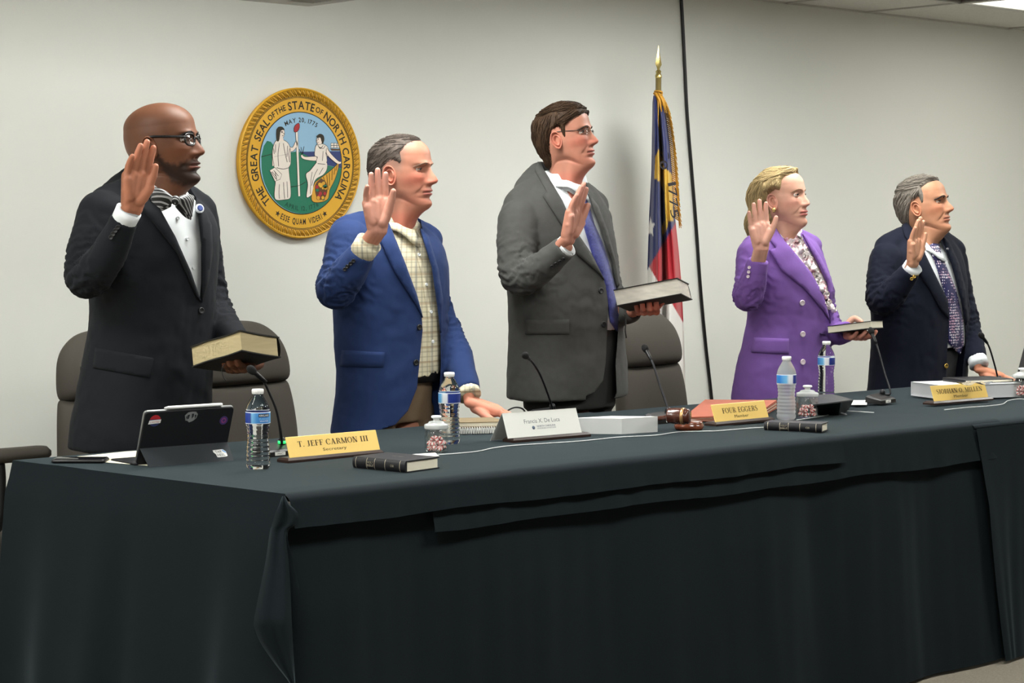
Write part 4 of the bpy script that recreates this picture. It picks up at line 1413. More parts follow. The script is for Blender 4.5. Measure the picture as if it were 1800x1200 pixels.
def add3(z):
    return .035 * smoothstep(.72, .95, z), .06 * smoothstep(.25, .55, z), .035 * smoothstep(.5, .7, z)
H.hair(F.root, [(-.7, .22), (-.40, .08), (-.24, .10), (-.20, .36), (-.15, .52), (-.09, .63), (.02, .66), (.035, .55), (.06, .47), (.10, .49), (.12, .66), (.20, .72), (.31, .775), (.42, .84), (.5, 1.2), (-.7, 1.2)],
       .042, (58, 43, 31), add=None, strands=900, fade=.045, length=.42, tint=.42, lift=.016, srad=.0062, seed=5,
       flow=lambda x, y, z: ((-.9, .05) if z > .86 else ((.30, -1.0) if x < .05 else (.85, -.45))))
build('collar', collar_band(H, .035, -.24, -.05, .16), m_white, sh)
0 and lay(F, sh, stree, 'collar_wing', [(952, 292), (962, 300), (980, 318), (1003, 338), (998, 352), (985, 346), (968, 322), (955, 302)], m_white, .013, .010, 4, .003)
0 and lay(F, sh, stree, 'collar_wing', [(1018, 336), (1026, 326), (1036, 352), (1030, 366)], m_white, .010, .010, 4)
c = Geo(); cuff(F, c, near[-2:], .90, .008); build('cuff', c, m_white, sh)
lay(F, jk, tr, 'lapel', [(940, 300), (946, 286), (955, 298), (988, 354), (1010, 404), (1039, 447), (1061, 492), (1054, 482), (1014, 447), (987, 396), (954, 345), (962, 339)], m_grey, .009, .011, 5, .003)
lay(F, jk, tr, 'lapel', [(1036, 345), (1050, 362), (1066, 404), (1080, 455), (1088, 500), (1084, 505), (1076, 462), (1058, 407), (1042, 366)], m_grey, .008, .010, 5, .003)
lay(F, jk, tr, 'pocket_flap', [(924, 562), (1000, 561), (1000, 587), (924, 587)], m_grey, .006, .008, 6, .002)
put_buttons(F, jk, tr, [(1055, 511), (1060, 570)], .0105, m_button)
put_buttons(F, jk, tr, [(970, 468), (977, 463), (984, 459), (990, 454)], .0068, m_button, 'sleeve_button')
m_tie3 = mat('blue_silk_tie', (62, 66, 132), .4, var=(140, .35), sheen=.2)
lay(F, F.root, stree, 'tie', [(1016, 346), (1026, 344), (1034, 362), (1043, 394), (1057, 425), (1069, 465), (1083, 516), (1089, 560), (1088, 577), (1083, 582), (1072, 566), (1064, 510), (1041, 450), (1024, 392), (1017, 362)], m_tie3, .010, .012, 5, .004)
legs(F, mat('charcoal_trouser_wool', (50, 50, 49), .85, spec=.2), 560)
glasses(H, F.root, mat('thin_metal_frame', (70, 62, 58), .3, metal=.7), w=.155, h=.095, rim=.0055, half=True)

# ================================================================ 4: woman, purple blazer
F = Figure('p4', 'blonde person in purple blazer and pink floral blouse holding a thin book', 8.02, 1385, math.radians(44),
           [(405, 1345, 1408), (418, 1322, 1424), (438, 1303, 1442), (480, 1302, 1458), (520, 1312, 1466), (560, 1313, 1464), (600, 1304, 1461), (650, 1292, 1460), (690, 1286, 1459), (702, 1285, 1459)])
near = [(1322, 447, -.15, .062), (1318, 492, -.19, .058), (1315, 521, -.23, .056), (1324, 495, -.28, .050), (1334, 456, -.31, .040)]
far = [(1424, 450, .13, .054), (1441, 510, .15, .052), (1452, 560, .12, .050), (1470, 585, .04, .046), (1490, 582, -.05, .040)]
traps = [((1368, 415, 0.0), .050, (1325, 435, -.11), .052), ((1392, 415, 0.02), .045, (1426, 432, .11), .044)]
m_purple = mat('purple_blazer_wool', (114, 82, 148), 0.85, spec=0.12, sheen=0.04, bump=(420, 0.2, 0.001))
jk, tr = make_jacket(F, m_purple, near, far, traps=traps, seed=4.0, voxsize=.0068)
carve(jk, [(1362, 385), (1364, 404), (1394, 442), (1425, 480), (1447, 521), (1456, 550), (1458, 528), (1454, 498), (1433, 455), (1408, 415), (1404, 390)], 7.2, 8.05)
m_floral = bpy.data.materials.new('floral_blouse'); m_floral.use_nodes = True
nt = m_floral.node_tree; bb = nt.nodes['Principled BSDF']; bb.inputs['Roughness'].default_value = .8
tc = nt.nodes.new('ShaderNodeTexCoord'); nn = nt.nodes.new('ShaderNodeTexNoise'); nn.inputs['Scale'].default_value = 46; nn.inputs['Detail'].default_value = 2
rp = nt.nodes.new('ShaderNodeValToRGB'); e = rp.color_ramp.elements
e[0].position = .50; e[0].color = lin((246, 238, 235)); e[1].position = .74; e[1].color = lin((160, 86, 104))
k = e.new(.58); k.color = lin((242, 218, 218)); k = e.new(.65); k.color = lin((222, 156, 168))
nt.links.new(tc.outputs['Object'], nn.inputs['Vector']); nt.links.new(nn.outputs['Fac'], rp.inputs[0]); nt.links.new(rp.outputs[0], bb.inputs['Base Color'])
sh, _ = make_shirt(F, m_floral, [(398, 1352, 1412), (418, 1335, 1424), (440, 1312, 1443), (480, 1306, 1459), (520, 1314, 1466), (560, 1316, 1464), (600, 1310, 1461)], traps, inset=.010, name='blouse')
stree = tree_of(*_)
par = dict(width=.96, jowl=.008, neck=-.015, throat=.02, nose=.82, nose_w=.88, lips=1.0, socket=.030, hollow=.0, lip=(186, 92, 94), blush=(200, 132, 118), blush_k=.45, eye_open=.20, iris=(52, 50, 46), chin=.022, brow=.002, fold=.012, bag=.008)
SK4 = (190, 144, 124)
H = Head(F.d, (1360.5, 354), -.10, .234, math.radians(31), math.radians(8), 0, par, SK4, 'p4')
H.add_to(F.body)
place_hand(F.body, dict(curl=((.02, .08, .06), (.0, .06, .06), (.03, .08, .06), (.06, .12, .1)), spread=(3, 0, -3, -7), thumb=(.62, .15), tcurl=.15, size=.98), F.pt(1338, 434, -.34), U(-.10, .04, 1), U(.22, -.97, .05), F.pt(*near[-2][:3]), skin=SK4, tip=(214, 158, 142))
place_hand(F.body, dict(curl=((.15, .35, .25), (.15, .35, .25), (.15, .35, .25), (.2, .35, .25)), spread=(4, 0, -4, -8), thumb=(.2, .1), size=.95), F.pt(1488, 588, -.02), U(.40, -.85, -.06), U(-.05, .12, 1), F.pt(*far[-2][:3]), left=True, skin=(206, 140, 118), tip=(214, 148, 128))
# thumb over the book
F.body.col = lin(SK4)[:3]
tp = spline([F.pt(1488, 572, -.02), F.pt(1500, 560, -.02), F.pt(1510, 563, -.03), F.pt(1517, 567, -.05)], 14)
F.body.tube(tp, [.012, .013, .0135, .013, .0125, .0125, .0125, .012, .0115, .011, .0105, .0095, .007, .003], 12)
body = finish_body(F, skin_mat('fair_skin'), inner(F, H, near, far, (1385, 480, 0), (1375, 680, 0), SK4))
H.brows(F.root, (146, 112, 84), .010, .01)
def add4(z):
    return .03 * smoothstep(.75, .98, z), .10 * smoothstep(.9, .55, z) + .24 * smoothstep(.48, .12, z), .075 * smoothstep(.92, .7, z) + .13 * smoothstep(.42, .2, z)
H.hair(F.root, [(-.8, -.06), (-.40, -.07), (-.20, .0), (-.13, .22), (-.14, .45), (-.10, .60), (.02, .66), (.09, .62), (.13, .70), (.15, .80), (.21, .87), (.31, .90), (.42, .97), (.5, 1.2), (-.8, 1.2)],
       0.045, (156, 136, 98), add=add4, strands=1000, fade=.06, length=.55, tint=.35, lift=.020, srad=.0075, seed=8, wave=.5,
       flow=lambda x, y, z: ((.9, -.25) if z > .80 else (.25, -1.0)))
g = Geo(); eo = H.w((-.025, -.375, .335)); g.ball(tuple(eo), .0085); g.ball(tuple(eo + np.array([0, 0, -.007])), .006)
build('earring', g, mat('gold_earring', (222, 190, 120), .25, metal=.8), F.root)
# ruffled collar and front
g = Geo()
for layer, (zf, gr, hh) in enumerate(((-.20, .05, .11), (-.29, .09, .11))):
    rows = [[], [], []]
    for k in range(NT):
        t = H.t[k]; q = (1 - math.cos(t)) / 2
        wav = math.sin(k * .9 + layer) * .030 + math.sin(k * 1.9) * .012
        for r, (dz, gg) in enumerate(((-hh, gr - .03), (-hh * .3, gr + .01 + wav * .5), (0.0, gr + .03 + wav))):
            z = zf + .14 * q + dz + (.012 * math.sin(k * .9 + 1.4) if r == 2 else 0)
            i = int(np.argmin(np.abs(H.z - z))); p = H.P[i, k]
            rad = math.hypot(p[0] + .08, p[1]); s = (rad + gg) / rad
            rows[r].append(tuple(H.w((-.08 + (p[0] + .08) * s, p[1] * s, z))))
    g.loft(rows, cap=False)
build('ruffled_collar', g, m_floral, sh)
g = Geo()
rf = np.random.default_rng(4)
for k in range(22):
    u = k / 21
    x = 1398 + (1455 - 1398) * u ** .9 + rf.uniform(-4, 3); y = 424 + 118 * u
    hit = stree.ray_cast(Vector(EYE), Vector(ray(x, y)).normalized())
    if hit[0] is None: continue
    c0 = np.array(hit[0]) + np.array(hit[1]) * .005
    a, b = U(.75, .4, -.3), U(.2, .1, 1)
    rows = []
    for i in range(5):
        rr = .004 + .013 * i / 4
        rows.append([tuple(c0 + a * rr * 1.2 * math.cos(t) + b * rr * math.sin(t) + np.array(hit[1]) * (.007 * (i / 4) * (1 + .7 * math.sin(3 * t + k)))) for t in np.linspace(0, 2 * PI, 24, endpoint=False)])
    g.loft(rows)
build('ruffle', g, m_floral, sh)
lay(F, jk, tr, 'lapel', [(1348, 402), (1362, 400), (1378, 424), (1394, 442), (1425, 480), (1447, 521), (1457, 562), (1446, 545), (1412, 506), (1374, 476), (1352, 440), (1364, 436), (1350, 418)], m_purple, .008, .010, 4, .003)
lay(F, jk, tr, 'lapel', [(1410, 412), (1422, 423), (1441, 452), (1456, 482), (1466, 511), (1464, 540), (1458, 568), (1458, 528), (1454, 498), (1434, 456)], m_purple, .008, .010, 4, .003)
lay(F, jk, tr, 'pocket_flap', [(1326, 593), (1386, 595), (1386, 622), (1321, 619)], m_purple, .006, .008, 5, .002)
m_pearl = mat('pearly_button', (205, 190, 196), .25, spec=.7)
put_buttons(F, jk, tr, [(1409, 532), (1410, 587), (1410, 636)], .0115, m_pearl)
put_buttons(F, jk, tr, [(1318, 470), (1317, 478), (1316, 486)], .0065, m_pearl, 'sleeve_button')
lay(F, jk, tr, 'buttonhole', [(1441, 585), (1451, 587), (1451, 589), (1441, 587.5)], mat('dark_purple_stitch', (60, 40, 86), .8), .002, .003, 3)
legs(F, mat('dark_skirt_wool', (36, 30, 40), .85, spec=.2), 610, spread=.08)

# ================================================================ 5: navy blazer, dotted tie
F = Figure('p5', 'person with swept grey hair in navy blazer and dotted tie, hand raised', 8.58, 1612, math.radians(44),
           [(408, 1592, 1662), (422, 1562, 1676), (445, 1534, 1690), (480, 1526, 1699), (520, 1527, 1703), (560, 1531, 1704), (600, 1531, 1703), (650, 1527, 1702), (685, 1523, 1701), (702, 1521, 1700)])
near = [(1558, 457, -.15, .072), (1551, 505, -.20, .067), (1553, 528, -.24, .063), (1578, 504, -.30, .054), (1601, 474, -.35, .041)]
far = [(1674, 458, .15, .066), (1687, 520, .16, .060), (1697, 560, .13, .056), (1708, 600, .06, .050), (1718, 632, .0, .043)]
traps = [((1612, 412, 0.0), .060, (1562, 436, -.11), .062), ((1642, 415, 0.02), .052, (1676, 440, .12), .052)]
m_navy = mat('navy_blazer_wool', (22, 25, 38), 0.8, spec=0.12, sheen=0.02, bump=(420, 0.2, 0.001))
jk, tr = make_jacket(F, m_navy, near, far, traps=traps, seed=5.0, voxsize=.007)
carve(jk, [(1594, 388), (1602, 400), (1617, 415), (1625, 446), (1646, 489), (1665, 527), (1668, 560), (1666, 600), (1664, 640), (1660, 720), (1688, 720), (1692, 650), (1698, 600), (1697, 571), (1689, 525), (1672, 464), (1652, 420), (1645, 392)], 7.7, 8.62)
sh, _ = make_shirt(F, m_white, [(398, 1600, 1650), (420, 1575, 1666), (450, 1540, 1688), (500, 1530, 1700), (560, 1534, 1703), (610, 1536, 1702)], traps, inset=.011)
stree = tree_of(*_)
par = dict(width=1.0, jowl=.028, neck=.03, throat=.05, nose=1.05, nose_w=1.05, lips=.7, lip=(182, 110, 94), blush=(184, 112, 84), blush_k=.6, eye_open=.20, iris=(50, 38, 30), chin=.03, fold=.012, bag=.014, brow=.030)
SK5 = (172, 124, 96)
H = Head(F.d, (1613, 366.5), -.10, .243, math.radians(30), math.radians(11), 0, par, SK5, 'p5')
H.add_to(F.body)
place_hand(F.body, dict(curl=((.03, .08, .06), (.02, .08, .06), (.06, .12, .08), (.12, .18, .1)), spread=(2, 0, -1, -3), thumb=(.20, .12), tcurl=.05, size=1.0), F.pt(1605, 460, -.37), U(.10, .02, 1), U(.72, -.68, .0), F.pt(*near[-2][:3]), skin=SK5, tip=(204, 150, 122))
place_hand(F.body, dict(curl=((.06, .14, .12), (.04, .12, .1), (.06, .12, .1), (.1, .16, .12)), spread=(6, 1, -5, -12), thumb=(.75, .25), size=1.02), F.pt(1721, 649, -.01), U(.95, -.08, -.28), U(.0, .05, -1), F.pt(*far[-2][:3]), left=True, skin=(196, 130, 100), tip=(216, 150, 124))
body = finish_body(F, skin_mat('olive_skin'), inner(F, H, near, far, (1612, 480, 0), (1612, 680, 0), SK5))
H.brows(F.root, (48, 40, 36), .020)
H.hair(F.root, [(-.7, .22), (-.42, .12), (-.27, .16), (-.21, .38), (-.155, .52), (-.10, .62), (.01, .655), (.035, .55), (.06, .50), (.10, .56), (.12, .70), (.10, .80), (.20, .86), (.30, .885), (.40, .93), (.5, 1.2), (-.7, 1.2)],
       .042, (112, 106, 98), strands=900, fade=.05, length=.45, tint=.55, lift=.020, srad=.0068, seed=9, wave=.3,
       flow=lambda x, y, z: ((.95, .0) if z > .80 else (.6, -.8)))
build('collar', collar_band(H, .035, -.26, -.06, .15), m_white, sh)
0 and lay(F, sh, stree, 'collar_wing', [(1596, 394), (1606, 402), (1622, 412), (1637, 425), (1632, 442), (1624, 440), (1612, 420), (1598, 402)], m_white, .013, .010, 3.5, .003)
0 and lay(F, sh, stree, 'collar_wing', [(1646, 420), (1650, 414), (1658, 434), (1652, 442)], m_white, .010, .010, 3.5)
c = Geo(); cuff(F, c, near[-2:], .93, .022); build('cuff', c, m_white, sh)
c = Geo(); cuff(F, c, far[-2:], .95, .030); build('cuff', c, m_white, sh)
lay(F, jk, tr, 'lapel', [(1585, 398), (1594, 392), (1603, 402), (1618, 418), (1626, 448), (1646, 489), (1665, 528), (1667, 560), (1652, 543), (1633, 508), (1614, 480), (1598, 446), (1602, 432), (1590, 416)], m_navy, .008, .010, 4, .003)
lay(F, jk, tr, 'lapel', [(1656, 414), (1668, 426), (1684, 462), (1696, 508), (1702, 560), (1697, 571), (1689, 525), (1673, 464)], m_navy, .008, .010, 4, .003)
m_gold = mat('gold_button', (214, 178, 96), .25, metal=.9)
put_buttons(F, jk, tr, [(1662, 643)], .0105, m_gold)
put_buttons(F, jk, tr, [(1602, 489), (1606, 486), (1610, 483)], .0075, m_gold, 'sleeve_button')
put_buttons(F, jk, tr, [(1664, 438)], .005, mat('silver_pin', (190, 190, 190), .3, metal=.8), 'lapel_pin')
# dotted tie
m_dots = bpy.data.materials.new('dotted_silk'); m_dots.use_nodes = True
nt = m_dots.node_tree; bb = nt.nodes['Principled BSDF']; bb.inputs['Roughness'].default_value = .45
tc = nt.nodes.new('ShaderNodeTexCoord'); vo = nt.nodes.new('ShaderNodeTexVoronoi'); vo.inputs['Scale'].default_value = 88; vo.inputs['Randomness'].default_value = .25
rp = nt.nodes.new('ShaderNodeValToRGB'); rp.color_ramp.interpolation = 'CONSTANT'; e = rp.color_ramp.elements
e[0].color = lin((226, 220, 226)); e[1].color = lin((36, 36, 84)); e[1].position = .34
nt.links.new(tc.outputs['Object'], vo.inputs['Vector']); nt.links.new(vo.outputs['Distance'], rp.inputs[0])
mx = nt.nodes.new('ShaderNodeMix'); mx.data_type = 'RGBA'; mx.blend_type = 'MULTIPLY'; mx.inputs['Factor'].default_value = .6
n2 = nt.nodes.new('ShaderNodeTexNoise'); n2.inputs['Scale'].default_value = 30; r2 = nt.nodes.new('ShaderNodeValToRGB'); r2.color_ramp.elements[0].position = .45; r2.color_ramp.elements[0].color = (1, 1, 1, 1); r2.color_ramp.elements[1].position = .6; r2.color_ramp.elements[1].color = lin((236, 160, 190))
nt.links.new(tc.outputs['Object'], n2.inputs['Vector']); nt.links.new(n2.outputs['Fac'], r2.inputs[0])
nt.links.new(rp.outputs[0], mx.inputs['A']); nt.links.new(r2.outputs[0], mx.inputs['B']); nt.links.new(mx.outputs['Result'], bb.inputs['Base Color'])
lay(F, F.root, stree, 'tie', [(1633, 431), (1640, 428), (1650, 430), (1653, 446), (1660, 464), (1679, 510), (1691, 564), (1692, 604), (1687, 621), (1676, 612), (1666, 602), (1666, 556), (1658, 510), (1643, 460), (1636, 446)], m_dots, .010, .012, 4, .004)
legs(F, mat('grey_trouser_wool', (58, 58, 60), .85, spec=.2), 615)
# ------------------------------------------------------------------ things on the tables
ZT = TABLE_Z + 0.0035
def thin_clear(name, tint, blend, rough):
    m = bpy.data.materials.new(name); m.use_nodes = True
    nt = m.node_tree; nt.nodes.clear()
    o = nt.nodes.new('ShaderNodeOutputMaterial'); mx = nt.nodes.new('ShaderNodeMixShader'); t = nt.nodes.new('ShaderNodeBsdfTransparent'); g = nt.nodes.new('ShaderNodeBsdfGlossy'); l = nt.nodes.new('ShaderNodeLayerWeight')
    t.inputs[0].default_value = tint; g.inputs['Roughness'].default_value = rough; l.inputs[0].default_value = blend
    p1_ = nt.nodes.new('ShaderNodeMath'); p1_.operation = 'POWER'; p1_.inputs[1].default_value = 3.0; p2_ = nt.nodes.new('ShaderNodeMath'); p2_.operation = 'MULTIPLY_ADD'; p2_.inputs[1].default_value = .5; p2_.inputs[2].default_value = .05
    nt.links.new(l.outputs['Facing'], p1_.inputs[0]); nt.links.new(p1_.outputs[0], p2_.inputs[0]); nt.links.new(p2_.outputs[0], mx.inputs[0]); nt.links.new(t.outputs[0], mx.inputs[1]); nt.links.new(g.outputs[0], mx.inputs[2]); nt.links.new(mx.outputs[0], o.inputs[0])
    return m
m_clear = mat('clear_plastic', (252, 253, 254), 0.04, trans=1.0, ior=1.24)
m_glass = mat('clear_glass', (250, 252, 250), 0.02, trans=1.0, ior=1.45)
m_cap = mat('white_plastic_cap', (236, 236, 234), .4)
m_paper = mat('white_paper', (228, 228, 222), .85)
m_cream = mat('cream_paper', (226, 219, 196), .85)
m_black = mat('black_plastic', (18, 18, 19), .4)
m_blackmat = mat('black_rubbery_case', (24, 25, 28), .6, spec=.3)
m_walnut = mat('dark_walnut', (46, 30, 24), .4, var=(30, .3), stretch=(1, 12, 12))
m_gold_plate = mat('brushed_gold_plate', (236, 200, 112), .45, metal=.15, spec=.5)
m_print = mat('dark_print', (74, 52, 22), .7)
m_bluew = mat('navy_print', (34, 48, 110), .6)
m_green = mat('green_led', (60, 255, 120), .4, emit=((40, 255, 110), 1.6))
m_cable = mat('white_cable', (200, 204, 204), .5)

def tab(px, py, z=ZT):
    return at_z(px, py, z)

# ---- water bottles
m_label = bpy.data.materials.new('bottle_label'); m_label.use_nodes = True
nt = m_label.node_tree; bb = nt.nodes['Principled BSDF']; bb.inputs['Roughness'].default_value = .4
tc = nt.nodes.new('ShaderNodeTexCoord'); sp = nt.nodes.new('ShaderNodeSeparateXYZ'); nt.links.new(tc.outputs['Object'], sp.inputs[0])
at2 = nt.nodes.new('ShaderNodeMath'); at2.operation = 'ARCTAN2'; nt.links.new(sp.outputs['Y'], at2.inputs[0]); nt.links.new(sp.outputs['X'], at2.inputs[1])
mr = nt.nodes.new('ShaderNodeMapRange'); mr.inputs['From Min'].default_value = -PI; mr.inputs['From Max'].default_value = PI; nt.links.new(at2.outputs[0], mr.inputs['Value'])
rp = nt.nodes.new('ShaderNodeValToRGB'); rp.color_ramp.interpolation = 'LINEAR'
els = rp.color_ramp.elements
stops = [(0, (30, 52, 130)), (.10, (32, 60, 150)), (.12, (226, 230, 234)), (.20, (226, 230, 234)), (.22, (40, 70, 160)), (.36, (36, 64, 150)), (.38, (120, 180, 220)), (.44, (70, 140, 205)), (.58, (40, 120, 200)), (.70, (110, 180, 225)), (.74, (225, 230, 235)), (.80, (225, 230, 235)), (.82, (32, 52, 135)), (1, (30, 50, 130))]
els[0].position, els[0].color = stops[0][0], lin(stops[0][1]); els[1].position, els[1].color = 1, lin(stops[-1][1])
for p_, c_ in stops[1:-1]:
    e_ = els.new(p_); e_.color = lin(c_)
nt.links.new(mr.outputs['Result'], rp.inputs[0])
zz_ = nt.nodes.new('ShaderNodeMath'); zz_.operation = 'COMPARE'; zz_.inputs[1].default_value = .1335; zz_.inputs[2].default_value = .0135; nt.links.new(sp.outputs['Z'], zz_.inputs[0])
mx = nt.nodes.new('ShaderNodeMix'); mx.data_type = 'RGBA'; mx.inputs['A'].default_value = lin((226, 230, 234)); nt.links.new(zz_.outputs[0], mx.inputs['Factor']); nt.links.new(rp.outputs[0], mx.inputs['B'])
nt.links.new(mx.outputs['Result'], bb.inputs['Base Color'])

def bottle_geo(full=True):
    prof = [(.004, .006), (.018, .003), (.026, .0), (.0305, .006), (.0315, .014)]
    z = .018
    while z < .112:
        waist = -.0030 * math.exp(-((z - .085) / .022) ** 2)
        prof.append((.0312 + waist - .0019 * (0.5 + 0.5 * math.cos((z - .02) / .0115 * 2 * PI)), z)); z += .0029
    prof += [(.0312, .114), (.0318, .118), (.0318, .149), (.0312, .152), (.0305, .156), (.0285, .163), (.025, .171), (.0205, .179), (.0165, .186), (.0138, .191), (.0128, .194), (.0128, .196)]
    return prof
def make_bottle(label, loc, rz=0.0, frosty=False):
    t = thing('water_bottle', label, 'bottle', loc, rz, 'water bottles on the tables')
    prof = bottle_geo()
    inner = [(max(r - .0011, .001), z + (.0012 if z < .01 else 0)) for r, z in prof]
    build('bottle_shell', Geo().lathe(prof, 36), m_frost if frosty else m_clear, t, local=True)
    g = Geo().lathe([(.0322, .1185), (.0324, .1195), (.0324, .1475), (.0322, .1485), (.0319, .1485), (.0319, .1185), (.0322, .1185)], 40, cap=False)
    lb = build('label', g, m_label, t, local=True)
    g = Geo(); g.lathe([(.0138, .1945), (.0150, .1955), (.0152, .1965), (.0152, .2055), (.0142, .2072), (.004, .2075)], 30)
    for k in range(30):
        a = 2 * PI * k / 30
        g.box((-.0005, .0148, .1975), (.0005, .0156, .205), Matrix.Rotation(a, 4, 'Z'))
    build('cap', g, m_cap, t, local=True)
    return t, lb
m_frost = mat('condensation_plastic', (226, 230, 232), 0.32, trans=.75, ior=1.2)
def wrap_text(s, width, hgt, zc, a0, r=.0327, bold=0.0):
    g = fit_text(s, width, hgt, bold=bold)
    g.v = [(r * math.sin(x / r + a0), -r * math.cos(x / r + a0), zc + y) for x, y, z in g.v]
    return g
p = tab(454, 823); b1, lb = make_bottle('clear water bottle standing between the black tablet and the first gold nameplate', tuple(p), -1.95)
# print on the label turned to the camera
ca = math.atan2(-p[0], p[1]) * 0 + math.atan2(p[0], p[1])
a0 = 1.88
g = Geo(); r = .0326
q = [(x, y) for x in np.linspace(-.013, .013, 12) for y in (0, 1)]
rows = [[(r * math.sin(x / r + a0), -r * math.cos(x / r + a0), z) for x in np.linspace(-.0165, .0165, 14)] for z in (.1362, .1445)]
g.grid(rows)
build('brand_box', g, mat('label_black', (24, 30, 44), .5), lb, local=True)
build('lettering', wrap_text('KIRKLAND', .029, .0048, .1403, a0, bold=.006), m_cap, lb, local=True)
build('lettering', wrap_text('PURIFIED', .028, .0044, .1312, a0), mat('pale_blue_print', (150, 205, 235), .5), lb, local=True)
build('lettering', wrap_text('WATER', .026, .0040, .1256, a0), m_cap, lb, local=True)
p = tab(790, 779); make_bottle('clear water bottle behind the candy jar, beside the blue blazer', tuple(p), 1.9)
p = tab(1382, 737); make_bottle('frosted full water bottle beside the brown folder and a candy jar', tuple(p), 2.6, True)
p = tab(1452, 697); make_bottle('clear water bottle behind the candy jar, in front of the purple blazer', tuple(p), 2.2)

# ---- candy jars with their sweets
m_candy = bpy.data.materials.new('peppermint_candy'); m_candy.use_nodes = True
nt = m_candy.node_tree; bb = nt.nodes['Principled BSDF']; bb.inputs['Roughness'].default_value = .25
tc = nt.nodes.new('ShaderNodeTexCoord'); sp = nt.nodes.new('ShaderNodeSeparateXYZ'); nt.links.new(tc.outputs['Object'], sp.inputs[0])
at2 = nt.nodes.new('ShaderNodeMath'); at2.operation = 'ARCTAN2'; nt.links.new(sp.outputs['Y'], at2.inputs[0]); nt.links.new(sp.outputs['X'], at2.inputs[1])
sn = nt.nodes.new('ShaderNodeMath'); sn.operation = 'MULTIPLY'; sn.inputs[1].default_value = 5; nt.links.new(at2.outputs[0], sn.inputs[0])
s2 = nt.nodes.new('ShaderNodeMath'); s2.operation = 'SINE'; nt.links.new(sn.outputs[0], s2.inputs[0])
rp = nt.nodes.new('ShaderNodeValToRGB'); rp.color_ramp.elements[0].color = lin((240, 222, 220)); rp.color_ramp.elements[1].color = lin((206, 60, 66)); rp.color_ramp.elements[0].position = .35; rp.color_ramp.elements[1].position = .6
nt.links.new(s2.outputs[0], rp.inputs[0]); nt.links.new(rp.outputs[0], bb.inputs['Base Color'])
m_jar = thin_clear('thin_clear_glass', (.96, .97, .96, 1), .5, .05)
m_lidglass = mat('pressed_glass', (240, 244, 242), .12, trans=.6, ior=1.3)

def jar(label, px, py, scale, clabel, cgroup, n=16, seed=1):
    p = tab(px, py)
    t = thing('candy_jar', label, 'jar', tuple(p), 0, 'lidded candy jars')
    R = .036 * scale
    g = Geo().lathe([(R * .80, 0), (R * .95, .001), (R, .006), (R, .014), (R * .97, .018), (R * .99, .030), (R, .050), (R * .97, .062 * scale), (R * .93, .066 * scale), (R * .93, .070 * scale),
                     (R * .86, .070 * scale), (R * .88, .062 * scale), (R * .92, .050), (R * .90, .012), (R * .7, .006)], 36)
    build('glass_bowl', g, m_jar, t, local=True)
    z0 = .0705 * scale
    g = Geo().lathe([(R * .90, z0), (R * 1.02, z0 + .001), (R * 1.03, z0 + .004), (R * 1.03, z0 + .010), (R * .98, z0 + .013), (R * .72, z0 + .016), (R * .66, z0 + .019), (R * .60, z0 + .021), (R * .34, z0 + .023)], 36)
    lid = build('lid', g, m_lidglass, t, local=True)
    g = Geo().lathe([(R * .28, z0 + .022), (R * .24, z0 + .026), (R * .30, z0 + .029), (R * .42, z0 + .031), (R * .44, z0 + .034), (R * .38, z0 + .037), (R * .1, z0 + .038)], 26)
    build('knob', g, m_cap, lid, local=True)
    rr = np.random.default_rng(seed)
    proto = None
    lays = [(7, .62, .018), (7, .60, .031), (4, .35, .043)]
    for cnt, rad, zz in lays:
        for k in range(cnt):
            a = 2 * PI * k / cnt + zz * 60 + rr.uniform(-.2, .2)
            x, y = p[0] + R * rad * math.cos(a), p[1] + R * rad * math.sin(a)
            if proto is None:
                g = Geo().lathe([(.001, -.0042), (.005, -.0042), (.0075, -.003), (.0086, 0), (.0075, .003), (.005, .0042), (.001, .0042)], 20)
                proto = CANDY.get('me')
                if proto is None:
                    c = build('peppermint_candy', g, m_candy, None)
                    CANDY['me'] = c
                else:
                    c = proto.copy(); COL.objects.link(c)
                proto = c
            else:
                c = proto.copy(); COL.objects.link(c)
            c.location = (x, y, p[2] + zz - .006)
            c.rotation_euler = (rr.uniform(-1.2, 1.2), rr.uniform(-1.2, 1.2), rr.uniform(0, 6))
            tag(c, clabel, 'candy', cgroup)
    return t
CANDY = {}
jar('glass candy jar with white-knobbed lid beside the first gold nameplate', 767, 794, .92, 'red and white peppermint in the candy jar beside the white name card', 'peppermints in the jar by the white name card', seed=1)
jar('glass candy jar with a lid next to the frosted bottle', 1419, 734, 1.0, 'red and white peppermint in the jar next to the frosted bottle', 'peppermints in the jar by the frosted bottle', seed=2)
jar('glass candy jar half out of view past the thick white book', 1797, 697, 1.0, 'red and white peppermint in the jar past the thick white book', 'peppermints in the jar at the far end', seed=3)

